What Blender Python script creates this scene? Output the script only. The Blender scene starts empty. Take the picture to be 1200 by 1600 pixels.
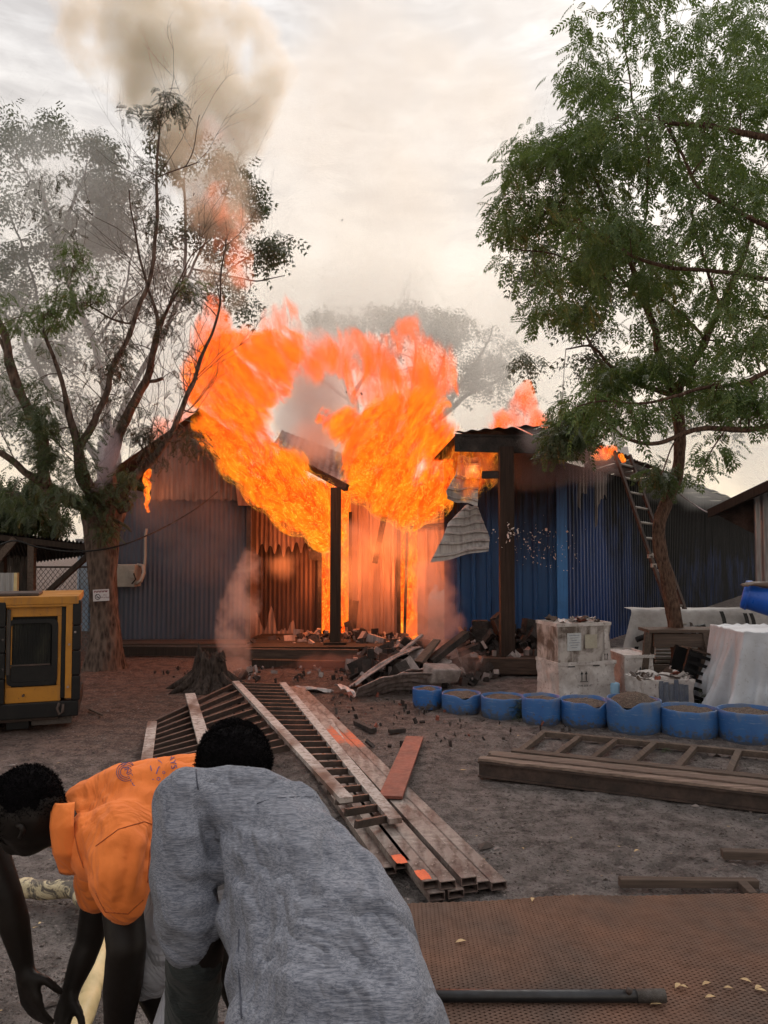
import bpy, bmesh, math, random
import numpy as np
from mathutils import Vector, Matrix, Euler, noise
PI = math.pi
R = math.radians
random.seed(7)
rng = np.random.default_rng(7)
S = bpy.context.scene
COL = S.collection

# ------------------------------------------------------------------ camera, world, sun, exposure
TH = R(2.62)
CAM = Vector((0, 0, 1.65))
cam_data = bpy.data.cameras.new('camera')
cam = bpy.data.objects.new('camera', cam_data)
COL.objects.link(cam)
cam_data.sensor_fit = 'VERTICAL'; cam_data.sensor_height = 36; cam_data.lens = 27
cam_data.clip_end = 900; cam_data.clip_start = 0.05
cam.location = CAM; cam.rotation_euler = (PI/2 + TH, 0, 0)
S.camera = cam

SUN_EL, SUN_AZ = R(46), R(18)          # veiled sun, behind the huts and a little to the right
sun_data = bpy.data.lights.new('sun', 'SUN'); sun_data.energy = 1.4; sun_data.angle = R(30); sun_data.color = (1, .95, .88)
sun = bpy.data.objects.new('sun', sun_data); COL.objects.link(sun)
sdir = Vector((math.sin(SUN_AZ)*math.cos(SUN_EL), math.cos(SUN_AZ)*math.cos(SUN_EL), math.sin(SUN_EL)))
sun.rotation_euler = (-sdir).to_track_quat('-Z', 'Y').to_euler()

S.view_settings.view_transform = 'Standard'; S.view_settings.look = 'None'
S.view_settings.exposure = 0.44; S.view_settings.gamma = 1.0; S.view_settings.use_curve_mapping = False
S.cycles.use_denoising = True
S.cycles.volume_bounces = 2
S.cycles.max_bounces = 5; S.cycles.transparent_max_bounces = 16; S.cycles.diffuse_bounces = 2
S.cycles.sample_clamp_indirect = 6.0
S.cycles.use_adaptive_sampling = True; S.cycles.adaptive_threshold = .03; S.cycles.adaptive_min_samples = 16

# ------------------------------------------------------------------ node helper
class NT:
    def __init__(s, name):
        s.m = bpy.data.materials.new(name); s.m.use_nodes = True
        s.t = s.m.node_tree; s.t.nodes.clear(); s.geo = None; s.tc = None
    def set_tree(s, t): s.t = t
    def n(s, typ, **k):
        nd = s.t.nodes.new(typ)
        for a, b in k.items(): setattr(nd, a, b)
        return nd
    def put(s, sock, v):
        if isinstance(v, bpy.types.NodeSocket): s.t.links.new(v, sock)
        elif v is not None:
            if isinstance(v, (tuple, list)) and sock.type == 'RGBA' and len(v) == 3: v = (*v, 1)
            sock.default_value = v
    def pos(s):
        if not s.geo: s.geo = s.n('ShaderNodeNewGeometry')
        return s.geo.outputs['Position']
    def obj(s):
        if not s.tc: s.tc = s.n('ShaderNodeTexCoord')
        return s.tc.outputs['Object']
    def gen(s):
        if not s.tc: s.tc = s.n('ShaderNodeTexCoord')
        return s.tc.outputs['Generated']
    def xyz(s, v):
        q = s.n('ShaderNodeSeparateXYZ'); s.put(q.inputs[0], v); return q.outputs
    def map(s, v, scale=(1,1,1), rot=(0,0,0), loc=(0,0,0)):
        q = s.n('ShaderNodeMapping'); s.put(q.inputs[0], v)
        q.inputs['Scale'].default_value = scale; q.inputs['Rotation'].default_value = rot; q.inputs['Location'].default_value = loc
        return q.outputs[0]
    def noise(s, v, sc, det=3, ro=.55, dist=0, col=False):
        q = s.n('ShaderNodeTexNoise'); s.put(q.inputs['Vector'], v)
        s.put(q.inputs['Scale'], float(sc)); s.put(q.inputs['Detail'], float(det)); s.put(q.inputs['Roughness'], float(ro)); s.put(q.inputs['Distortion'], float(dist))
        return q.outputs['Color'] if col else q.outputs[0]
    def voro(s, v, sc, feat='F1'):
        q = s.n('ShaderNodeTexVoronoi', feature=feat); s.put(q.inputs['Vector'], v); s.put(q.inputs['Scale'], float(sc)); return q.outputs[0]
    def wave(s, v, sc, dist=0, axis='X', det=2):
        q = s.n('ShaderNodeTexWave', bands_direction=axis); s.put(q.inputs['Vector'], v); s.put(q.inputs['Scale'], float(sc)); s.put(q.inputs['Distortion'], float(dist)); s.put(q.inputs['Detail'], float(det)); return q.outputs[1]
    def mr(s, v, a, b, c=0., d=1., smooth=False):
        q = s.n('ShaderNodeMapRange'); s.put(q.inputs[0], v)
        if smooth: q.interpolation_type = 'SMOOTHSTEP'
        for i, x in enumerate((a, b, c, d)): s.put(q.inputs[i+1], x)
        return q.outputs[0]
    def math(s, op, a, b=None, clamp=False):
        q = s.n('ShaderNodeMath', operation=op, use_clamp=clamp); s.put(q.inputs[0], a)
        if b is not None: s.put(q.inputs[1], b)
        return q.outputs[0]
    def vadd(s, v, w, k):
        q = s.n('ShaderNodeVectorMath', operation='MULTIPLY_ADD'); s.put(q.inputs[0], w); s.put(q.inputs[1], (k, k, k)); s.put(q.inputs[2], v); return q.outputs[0]
    def mix(s, f, a, b, bt='MIX'):
        q = s.n('ShaderNodeMix', data_type='RGBA', blend_type=bt); s.put(q.inputs[0], f); s.put(q.inputs[6], a); s.put(q.inputs[7], b); return q.outputs[2]
    def ramp(s, v, stops):
        q = s.n('ShaderNodeValToRGB'); s.put(q.inputs[0], v); e = q.color_ramp.elements
        while len(e) < len(stops): e.new(.5)
        for el, (p, c) in zip(e, stops): el.position = p; el.color = (*c, 1) if len(c) == 3 else c
        return q.outputs[0]
    def bump(s, h, st=.5, d=.02, nrm=None):
        q = s.n('ShaderNodeBump'); s.put(q.inputs['Height'], h); q.inputs['Strength'].default_value = st; q.inputs['Distance'].default_value = d
        if nrm is not None: s.put(q.inputs['Normal'], nrm)
        return q.outputs[0]
    def bsdf(s, col, rough=.8, metal=0, nrm=None, spec=.5, **k):
        q = s.n('ShaderNodeBsdfPrincipled'); s.put(q.inputs['Base Color'], col); s.put(q.inputs['Roughness'], rough); s.put(q.inputs['Metallic'], metal)
        s.put(q.inputs['Specular IOR Level'], spec)
        if nrm is not None: s.put(q.inputs['Normal'], nrm)
        for a, b in k.items(): s.put(q.inputs[a.replace('_', ' ')], b)
        return q.outputs[0]
    def out(s, surf=None, vol=None):
        o = s.n('ShaderNodeOutputMaterial')
        if surf is not None: s.put(o.inputs['Surface'], surf)
        if vol is not None: s.put(o.inputs['Volume'], vol)
        return s.m

# ------------------------------------------------------------------ world
W = bpy.data.worlds.new('World'); S.world = W; W.use_nodes = True
wt = NT.__new__(NT); wt.t = W.node_tree; wt.geo = None; wt.tc = None; wt.t.nodes.clear()
sky = wt.n('ShaderNodeTexSky', sky_type='NISHITA', sun_disc=False); sky.sun_elevation = SUN_EL; sky.sun_rotation = SUN_AZ
sky.dust_density = 4; sky.air_density = 1.2
g = wt.gen()
c1 = wt.noise(wt.map(g, (1, 1, 1.6)), 3.4, 5, .6, .4)
c2 = wt.noise(wt.map(g, (1.6, 1, 6.0), rot=(0, R(12), 0)), 11.0, 4, .6, .6)
c3 = wt.noise(wt.map(g, (1, 1, 1.6)), 1.5, 3, .5)
z = wt.xyz(g)[2]
cloud = wt.math('ADD', wt.math('MULTIPLY', c1, .5), wt.math('ADD', wt.math('MULTIPLY', c2, .28), wt.math('MULTIPLY', c3, .45)))
warm = wt.mr(z, .05, .55)
lit = wt.mix(warm, (.94, .78, .58), (.75, .73, .715))
drk = wt.mix(warm, (.58, .51, .44), (.50, .475, .46))
ccol = wt.mix(wt.mr(cloud, .50, .74, 0., 1., True), drk, lit)
skyc = wt.n('ShaderNodeVectorMath', operation='SCALE'); wt.put(skyc.inputs[0], sky.outputs[0]); skyc.inputs[3].default_value = .10
allsky = wt.mix(.93, skyc.outputs[0], ccol)
bg = wt.n('ShaderNodeBackground'); wt.put(bg.inputs[0], allsky); bg.inputs[1].default_value = 1.0
wo = wt.n('ShaderNodeOutputWorld'); wt.t.links.new(bg.outputs[0], wo.inputs[0])

# ------------------------------------------------------------------ placing helpers
def ray(px, py):
    x = (px-600)/1200; z = (800-py)/1200
    return Vector((x, math.cos(TH) - z*math.sin(TH), math.sin(TH) + z*math.cos(TH)))
def P(px, py, Y):
    d = ray(px, py); return CAM + d*(Y/d.y)
def G(px, py, z=0.0):
    d = ray(px, py); return CAM + d*((z-1.65)/d.z)
def lerp(a, b, t): return a + (b-a)*t
def U(a, b): return random.uniform(a, b)

def wloc(o):
    v = Vector((0, 0, 0))
    while o is not None: v = v + Vector(o.location); o = o.parent
    return v
def tag(o, label=None, cat=None, group=None, kind=None):
    if label: o['label'] = label
    if cat: o['category'] = cat
    if group: o['group'] = group
    if kind: o['kind'] = kind
    return o
def empty(name, loc, label, cat, group=None):
    o = bpy.data.objects.new(name, None); COL.objects.link(o); o.location = loc; o.empty_display_size = .2
    return tag(o, label, cat, group)
def link_mesh(name, me, mat=None, parent=None, smooth=False):
    ob = bpy.data.objects.new(name, me); COL.objects.link(ob)
    if mat:
        for m_ in (mat if isinstance(mat, (list, tuple)) else [mat]): me.materials.append(m_)
    if parent is not None: ob.parent = parent
    if smooth:
        me.polygons.foreach_set('use_smooth', np.ones(len(me.polygons), dtype=bool))
    return ob
class MB:
    def __init__(s): s.v = []; s.f = []
    def add(s, vs, fs):
        k = len(s.v); s.v += [Vector(q) for q in vs]; s.f += [tuple(i+k for i in q) for q in fs]; return s
    def box(s, c, d, rot=None, jit=0):
        """c centre, d full dims, rot a Matrix 3x3 or Euler tuple"""
        M = rot if isinstance(rot, Matrix) else (Euler(rot).to_matrix() if rot else Matrix.Identity(3))
        vs = [Vector(c) + M @ Vector((x*d[0]/2, y*d[1]/2, z*d[2]/2)) + Vector((U(-jit, jit), U(-jit, jit), U(-jit, jit))) for x in (-1, 1) for y in (-1, 1) for z in (-1, 1)]
        return s.add(vs, [(0,1,3,2),(4,6,7,5),(0,4,5,1),(2,3,7,6),(0,2,6,4),(1,5,7,3)])
    def bb(s, a, b):
        return s.box([(a[i]+b[i])/2 for i in range(3)], [abs(b[i]-a[i]) for i in range(3)])
    def beam(s, a, b, w, h, up=(0,0,1), jit=0):
        a, b = Vector(a), Vector(b); d = b-a; L = d.length; d.normalize(); up = Vector(up)
        x = d.cross(up); x = x.normalized() if x.length > 1e-5 else Vector((1,0,0)); u = x.cross(d)
        return s.box((a+b)/2, (w, L, h), Matrix((x, d, u)).transposed(), jit)
    def tube(s, pts, rad, n=10, cap=True, nz=0, seed=0):
        pts = [Vector(p) for p in pts]; k = len(s.v); m = len(pts)
        if not isinstance(rad, (list, tuple)): rad = [rad]*m
        t0 = (pts[1]-pts[0]).normalized(); a = t0.orthogonal().normalized()
        for i, p in enumerate(pts):
            t = ((pts[min(i+1, m-1)] - pts[max(i-1, 0)])).normalized()
            a = (a - t*a.dot(t)).normalized(); b = t.cross(a)
            for j in range(n):
                an = 2*PI*j/n; dv = a*math.cos(an) + b*math.sin(an); r = rad[i]
                if nz: r *= 1 + nz*noise.noise(p*3/max(rad[0]*6, .05) + dv*1.2 + Vector((seed, 0, 0)))
                s.v.append(p + dv*r)
        for i in range(m-1):
            for j in range(n):
                s.f.append((k+i*n+j, k+i*n+(j+1) % n, k+(i+1)*n+(j+1) % n, k+(i+1)*n+j))
        if cap:
            s.f.append(tuple(k+j for j in range(n))[::-1]); s.f.append(tuple(k+(m-1)*n+j for j in range(n)))
        return s
    def lathe(s, c, prof, n=28, fn=None):
        k = len(s.v); m = len(prof)
        for i, (r, z_) in enumerate(prof):
            for j in range(n):
                a = 2*PI*j/n; rr, zz = (r, z_) if not fn else fn(r, z_, a, i)
                s.v.append(Vector(c) + Vector((rr*math.cos(a), rr*math.sin(a), zz)))
        for i in range(m-1):
            for j in range(n):
                s.f.append((k+i*n+j, k+i*n+(j+1) % n, k+(i+1)*n+(j+1) % n, k+(i+1)*n+j))
        return s
    def disc(s, c, r, n=24):
        k = len(s.v); s.v += [Vector(c)+Vector((r*math.cos(2*PI*j/n), r*math.sin(2*PI*j/n), 0)) for j in range(n)]; s.f.append(tuple(range(k, k+n))); return s
    def poly(s, pts): k = len(s.v); s.v += [Vector(p) for p in pts]; s.f.append(tuple(range(k, k+len(pts)))); return s
    def prism(s, pts, off):
        n = len(pts); off = Vector(off); pts = [Vector(p) for p in pts]
        return s.add(pts + [p+off for p in pts], [tuple(range(n))[::-1], tuple(range(n, 2*n))] + [(i, (i+1) % n, (i+1) % n+n, i+n) for i in range(n)])
    def grid(s, fn, nu, nv):
        k = len(s.v)
        for i in range(nu+1):
            for j in range(nv+1): s.v.append(Vector(fn(i/nu, j/nv)))
        for i in range(nu):
            for j in range(nv):
                a = k+i*(nv+1)+j; s.f.append((a, a+nv+1, a+nv+2, a+1))
        return s
    def build(s, name, mat, parent=None, smooth=False, bevel=0, solid=0):
        off = wloc(parent)
        me = bpy.data.meshes.new(name); me.from_pydata([tuple(v-off) for v in s.v], [], s.f); me.update()
        if not smooth or bevel:
            pass
        ob = link_mesh(name, me, mat, parent, smooth)
        bm = bmesh.new(); bm.from_mesh(me); bmesh.ops.recalc_face_normals(bm, faces=bm.faces); bm.to_mesh(me); bm.free()
        if solid:
            md = ob.modifiers.new('solid', 'SOLIDIFY'); md.thickness = solid; md.offset = 0
        if bevel:
            md = ob.modifiers.new('bevel', 'BEVEL'); md.width = bevel; md.segments = 2; md.limit_method = 'ANGLE'; md.angle_limit = R(40)
        return ob
def copy_thing(root, loc, rotz=0, scale=1, label=None):
    r = root.copy(); COL.objects.link(r); r.location = loc; r.rotation_euler = (0, 0, rotz); r.scale = (scale,)*3
    if label: r['label'] = label
    for ch in root.children:
        c = ch.copy(); COL.objects.link(c); c.parent = r
        for g_ in ch.children:
            d = g_.copy(); COL.objects.link(d); d.parent = c
    return r

# ------------------------------------------------------------------ materials
def simple(name, a, b, sc=8, rough=.8, metal=0, bump=.3, bsc=None, bd=.01, spec=.4, stretch=(1,1,1), det=4, world=False):
    t = NT(name); v = t.map(t.pos() if world else t.obj(), stretch)
    n1 = t.noise(v, sc, det, .6); n2 = t.noise(v, bsc or sc*5, 4, .65)
    col = t.mix(t.mr(n1, .35, .68), a, b)
    col = t.mix(t.mr(n2, .45, .8, 0, .35), col, tuple(x*.45 for x in a))
    return t.out(t.bsdf(col, t.mr(n2, .3, .7, max(rough-.12, .05), min(rough+.1, 1)), metal, t.bump(n2, bump, bd), spec))
def wood(name, a, b, rough=.85, axis='Y', paint=None, pf=.5):
    st = {'X': (.6, 14, 14), 'Y': (14, .6, 14), 'Z': (14, 14, .6)}[axis]
    t = NT(name); v = t.map(t.obj(), st)
    n1 = t.noise(v, 3, 6, .65); n2 = t.noise(t.obj(), 2.5, 4, .6); n3 = t.noise(t.obj(), 9, 5, .7)
    col = t.mix(t.mr(n1, .32, .7), a, b); col = t.mix(t.mr(n2, .4, .75, 0, .6), col, tuple(x*.4 for x in a))
    if paint: col = t.mix(t.math('MULTIPLY', t.mr(n3, pf-.08, pf+.08), 1.0), col, paint)
    return t.out(t.bsdf(col, rough, 0, t.bump(t.math('ADD', n1, n3), .5, .006), .25))
M_WOOD = wood('weathered_wood', (.13, .095, .075), (.055, .04, .034))
M_WOODX = wood('weathered_wood_x', (.14, .10, .08), (.06, .045, .038), axis='X')
M_DARKWOOD = wood('dark_timber', (.05, .034, .026), (.016, .011, .009), axis='Z')
M_DECK = wood('deck_timber', (.10, .065, .05), (.035, .024, .02), axis='X')
M_CHAR = simple('charred_wood', (.02, .017, .016), (.055, .04, .036), 6, .9, 0, .8, bd=.02)
M_POST = wood('post_timber', (.06, .035, .026), (.02, .013, .011), axis='Z')
def steel_mat():
    t = NT('rusty_steel'); v = t.obj(); st = t.map(v, (5, .8, 5))
    n1 = t.noise(st, 1.8, 5, .65, .3); n2 = t.noise(v, 16, 5, .7); n3 = t.noise(t.map(v, (1, .35, 1), loc=(3, 1, 0)), 1.6, 3, .5)
    col = t.mix(t.mr(n1, .38, .62), (.10, .06, .05), (.26, .22, .20))
    col = t.mix(t.mr(n2, .5, .72, 0, .8), col, (.055, .03, .022))
    col = t.mix(t.math('MULTIPLY', t.mr(n3, .53, .60), t.mr(n2, .36, .48)), col, (.48, .10, .04))
    col = t.mix(t.mr(t.noise(v, 30, 3, .7), .62, .7, 0, .7), col, (.36, .31, .28))
    return t.out(t.bsdf(col, t.mr(n2, .3, .7, .55, .85), .1, t.bump(n2, .12, .002), .4))
M_STEEL = steel_mat()
def steel_pale():
    t = NT('whitewashed_steel'); v = t.obj()
    n1 = t.noise(t.map(v, (2, 1, 2)), 1.3, 3, .5); n2 = t.noise(v, 22, 5, .75)
    col = t.mix(t.mr(n1, .38, .52), (.14, .08, .06), (.42, .37, .345))
    col = t.mix(t.mr(n2, .46, .62, 0, .75), col, (.10, .055, .042))
    return t.out(t.bsdf(col, .8, .05, t.bump(n2, .35, .004), .3))
M_STEELP = steel_pale()
M_RUSTRED = simple('red_oxide_plate', (.26, .075, .05), (.15, .05, .036), 5, .75, 0, .4, bsc=26, bd=.004)
M_DARKSTEEL = simple('dark_steel', (.045, .034, .03), (.09, .06, .05), 7, .6, .3, .3, bsc=40, bd=.003)
M_BLACK = simple('black_plastic', (.007, .007, .008), (.012, .011, .011), 10, .5, 0, .15, bsc=60, bd=.002, spec=.25)
def geny():
    t = NT('yellow_paint'); v = t.obj(); n1 = t.noise(v, 3, 5, .65); n2 = t.noise(t.map(v, (7, 7, .8)), 3, 4, .6); n3 = t.noise(v, 40, 4, .7)
    col = t.mix(t.mr(n1, .35, .65), (.42, .18, .018), (.31, .13, .016)); col = t.mix(t.mr(n2, .54, .72, 0, .55), col, (.14, .085, .05)); col = t.mix(t.mr(n3, .64, .70, 0, .8), col, (.05, .035, .03))
    return t.out(t.bsdf(col, t.mr(n1, .3, .7, .4, .7), 0, t.bump(n3, .1, .002), .4))
M_GENY = geny()
M_GENY_ = simple('yellow_paint', (.40, .17, .018), (.30, .125, .015), 3, .5, 0, .12, bsc=26, bd=.002)
M_WHITEP = simple('white_board', (.52, .48, .45), (.40, .35, .32), 6, .7, 0, .25, bsc=30)
M_PAPER = simple('paper_label', (.50, .53, .56), (.42, .42, .42), 30, .8, 0, .1)
M_CREAM = simple('cream_plastic', (.33, .31, .27), (.26, .235, .21), 4, .5, 0, .1)
M_INK = simple('black_ink', (.015, .015, .018), (.02, .02, .02), 10, .7, 0, .0)
M_REDINK = simple('red_ink', (.16, .02, .03), (.10, .02, .03), 10, .7, 0, .0)
M_PEEL = simple('peeled_log', (.62, .50, .27), (.50, .38, .18), 5, .55, 0, .4, bsc=18, bd=.006)
M_ASH = simple('ash', (.33, .28, .27), (.16, .13, .12), 12, .95, 0, .6)
M_LEAFPALE = simple('dry_leaf', (.55, .40, .22), (.42, .28, .15), 12, .8, 0, .1)

def metal_sheet(name, base, base2, soot=(.02, .018, .018), sx=(0, 1, 0, 0), sz=(0, 1, 0, 0), bias=0, rough=.5, metal=.25, streak=.5, rust=None):
    """painted corrugated sheet; sx, sz = (from, to, amount at from, amount at to): soot deposit along world X and height"""
    t = NT(name); p = t.pos(); q = t.xyz(p)
    n1 = t.noise(t.map(p, (1, 1, .55)), 1.1, 5, .62, .4); n2 = t.noise(t.map(p, (9, 9, .7)), 2.0, 4, .6); n3 = t.noise(p, 24, 4, .7)
    f = t.math('ADD', t.mr(q[0], *sx), t.mr(q[2], *sz))
    f = t.math('ADD', f, t.mr(n1, .3, .7, -.38, .38)); f = t.math('ADD', f, t.mr(n2, .3, .7, -streak*.3, streak*.3)); f = t.math('ADD', f, float(bias), True)
    col = t.mix(t.mr(n2, .35, .7), base, base2)
    if rust: col = t.mix(t.mr(n3, .5, .75, 0, .6), col, rust)
    col = t.mix(f, col, soot)
    return t.out(t.bsdf(col, t.mr(f, 0, 1, rough, .85), metal, t.bump(n3, .12, .004), .4))
M_WALL_L = metal_sheet('left_hut_sheet', (.055, .068, .105), (.08, .09, .12), (.03, .027, .03), (-5, -3, .15, .25), (1.4, 3.2, .0, .42), 0, .45, .1)
M_WALL_LU = metal_sheet('scorched_upper_sheet', (.17, .145, .145), (.11, .092, .092), (.04, .032, .031), (0, 1, .2, .2), (2.4, 3.9, .0, .25), 0, .5, .3, .9)
M_WALL_B = metal_sheet('burnt_back_sheet', (.34, .22, .17), (.20, .125, .10), (.05, .03, .022), (0, 1, .0, .0), (.3, 2.6, .0, .1), 0, .6, .15, .9)
M_WALL_BD = metal_sheet('charred_back_sheet', (.10, .05, .035), (.06, .032, .024), (.016, .01, .009), (0, 1, .2, .2), (.3, 2.6, .1, .3), 0, .7, .1, .8)
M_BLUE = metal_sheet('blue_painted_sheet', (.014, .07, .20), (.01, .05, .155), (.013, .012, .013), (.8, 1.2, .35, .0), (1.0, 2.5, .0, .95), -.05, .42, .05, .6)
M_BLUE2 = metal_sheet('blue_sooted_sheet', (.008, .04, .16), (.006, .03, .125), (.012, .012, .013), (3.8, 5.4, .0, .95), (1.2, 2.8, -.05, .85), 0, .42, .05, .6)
M_BLUETRIM = metal_sheet('light_blue_trim', (.05, .20, .50), (.04, .16, .42), (.02, .02, .022), (0, 1, 0, 0), (1.7, 2.7, .0, .9), 0, .45, .0, .5)
M_GALV = metal_sheet('galvanised_sheet', (.30, .30, .31), (.19, .19, .20), (.08, .06, .05), (0, 1, 0, 0), (0, 1, 0, 0), -.05, .4, .6, .9)
M_ROOF = metal_sheet('sooted_roof_sheet', (.04, .035, .035), (.026, .023, .024), (.014, .012, .013), (0, 1, .2, .2), (0, 1, 0, 0), 0, .8, .0, .8)
M_HANG = metal_sheet('scorched_white_sheet', (.46, .42, .41), (.30, .265, .26), (.05, .04, .04), (0, 1, 0, 0), (1.2, 3.0, .0, .12), .02, .5, .25, .9)

def bark(name, a, b, sc=1.0):
    t = NT(name); v = t.map(t.obj(), (1, 1, .35))
    n1 = t.noise(v, 14*sc, 6, .7, .5); n2 = t.noise(t.obj(), 3*sc, 3); vo = t.voro(v, 22*sc)
    h = t.math('ADD', n1, t.math('MULTIPLY', vo, .6))
    col = t.mix(t.mr(h, .5, 1.05), a, b); col = t.mix(t.mr(n2, .4, .7, 0, .5), col, tuple(x*.6 for x in b))
    return t.out(t.bsdf(col, .92, 0, t.bump(h, .9, .025), .15))
M_BARK = bark('bark', (.018, .012, .010), (.15, .105, .085))
M_BARKR = bark('bark_reddish', (.03, .017, .013), (.14, .085, .062), 2)
M_BARKF = bark('bark_far', (.04, .035, .033), (.09, .078, .07), .6)
def leaf_mat(name, a, b, c, tr=.35):
    t = NT(name); v = t.obj()
    n1 = t.noise(v, 1.3, 3); n2 = t.noise(v, 40, 1)
    col = t.mix(t.mr(n1, .38, .62), a, b); col = t.mix(t.mr(n2, .5, .72), col, c)
    d = t.bsdf(col, .5, 0, None, .35)
    q = t.n('ShaderNodeBsdfTranslucent'); t.put(q.inputs[0], t.mix(.5, col, (.10, .16, .02)))
    mx = t.n('ShaderNodeMixShader'); mx.inputs[0].default_value = tr; t.put(mx.inputs[1], d); t.put(mx.inputs[2], q.outputs[0])
    return t.out(mx.outputs[0])
M_LEAF = leaf_mat('neem_leaf', (.055, .092, .032), (.095, .145, .045), (.16, .21, .06))
M_LEAFL = leaf_mat('dusty_leaf', (.05, .07, .035), (.08, .10, .05), (.04, .045, .035))
M_LEAFD = leaf_mat('scorched_leaf', (.035, .03, .025), (.06, .05, .04), (.045, .055, .03), .15)
M_LEAFF = leaf_mat('far_leaf', (.045, .055, .04), (.065, .075, .05), (.045, .05, .04), .25)

# ------------------------------------------------------------------ ground
def gh(x, y):
    n = noise.fractal(Vector((x*1.1, y*1.1, 0)), 1, 2, 4)*.022 + noise.noise(Vector((x*7, y*7, 3)))*.015 + noise.noise(Vector((x*19, y*19, 9)))*.010
    return n*min(1, 14/max(y, 1)) - .012
def make_ground():
    ys = list(np.geomspace(1.2, 16, 300)) + list(np.geomspace(16.6, 260, 22)); ys = [-40, -10, -3, 0, .7] + ys
    us = np.linspace(-1, 1, 281)
    vs = []; fs = []
    for y in ys:
        w_ = 2.2 + max(y, 0)*.95 if y >= 0 else 40
        if y > 20: w_ = 22 + (y-20)*3
        for u in us:
            x = u*w_
            vs.append((x, y, gh(x, y) if .7 < y < 30 else -.02))
    n = len(us)
    for i in range(len(ys)-1):
        for j in range(n-1):
            a = i*n+j; fs.append((a, a+1, a+n+1, a+n))
    me = bpy.data.meshes.new('ground'); me.from_pydata(vs, [], fs); me.update()
    t = NT('bare_earth'); p = t.pos(); q = t.xyz(p)
    n1 = t.noise(p, .9, 4, .6); n2 = t.noise(p, 7, 6, .7); n3 = t.noise(p, 45, 5, .75); vo = t.voro(t.vadd(p, t.noise(p, 30, 2, col=True), .02), 60)
    near = (.30, .268, .258); red = (.20, .12, .095)
    fr = t.math('MULTIPLY', t.mr(q[1], 4.0, 8.0, 0, 1, True), t.mr(t.math('ADD', q[0], t.math('MULTIPLY', n1, 1.5)), 2.0, .2, .25, 1))  # redder towards the huts: real red soil plus firelight put into the colour
    col = t.mix(fr, near, red)
    col = t.mix(t.mr(n2, .40, .60), t.mix(.62, col, (.035, .029, .027)), col)
    col = t.mix(t.mr(n1, .5, .7, 0, .45), col, (.17, .14, .13))
    col = t.mix(t.mr(n3, .56, .68, 0, .85), col, (.36, .32, .30))
    col = t.mix(t.mr(n3, .45, .36, 0, .8), col, (.03, .025, .023))
    h = t.math('ADD', t.math('MULTIPLY', n2, 1.4), t.math('ADD', t.math('MULTIPLY', n3, .8), t.math('MULTIPLY', vo, .35)))
    m = t.out(t.bsdf(col, .95, 0, t.bump(h, 1.0, .055), .12))
    ob = link_mesh('ground', me, m, None, True); tag(ob, kind='structure')
make_ground()

def scatter(name, n, fpos, size, mats, label, flat=.4):
    """one joined mesh of tiny lumps lying on the earth"""
    V = []; F = []; MI = []
    base = [(1,0,0),(-.6,.8,0),(-.7,-.7,0),(.1,.1,1),(0,0,-.8)]
    fb = [(0,1,3),(1,2,3),(2,0,3),(1,0,4),(2,1,4),(0,2,4)]
    for i in range(n):
        x, y = fpos(); s_ = size*random.lognormvariate(0, .5); a = U(0, 6.28); e = U(.4, 1); k = len(V); zz = gh(x, y)
        for b in base:
            bx, by, bz = b[0]*s_*U(.7, 1.2), b[1]*s_*e, b[2]*s_*flat*U(.6, 1.3)
            V.append((x+bx*math.cos(a)-by*math.sin(a), y+bx*math.sin(a)+by*math.cos(a), zz+bz+s_*.1))
        F += [tuple(q+k for q in f) for f in fb]; MI += [random.randrange(len(mats))]*6
    me = bpy.data.meshes.new(name); me.from_pydata(V, [], F); me.update()
    ob = link_mesh(name, me, mats); me.polygons.foreach_set('material_index', MI)
    tag(ob, label, name.replace('_', ' '), kind='stuff'); return ob
M_PEB = simple('pebble', (.24, .2, .185), (.13, .10, .09), 30, .9, 0, .3)
M_CLOD = simple('earth_clod', (.10, .08, .073), (.06, .047, .042), 20, .95, 0, .4)
def fp(y0, y1, spread=.62):
    def f():
        y = math.exp(U(math.log(y0), math.log(y1))); return U(-spread, spread)*y, y
    return f
scatter('gravel', 14000, fp(2.3, 10.5), .0075, [M_PEB, M_CLOD, M_CLOD, M_ASH], 'small loose stones and clods scattered over the bare yard')
scatter('leaf_litter', 1100, fp(2.5, 10), .008, [M_LEAFPALE, M_CLOD, M_ASH], 'dry leaf bits and pale chips strewn over the bare earth', .08)

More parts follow.
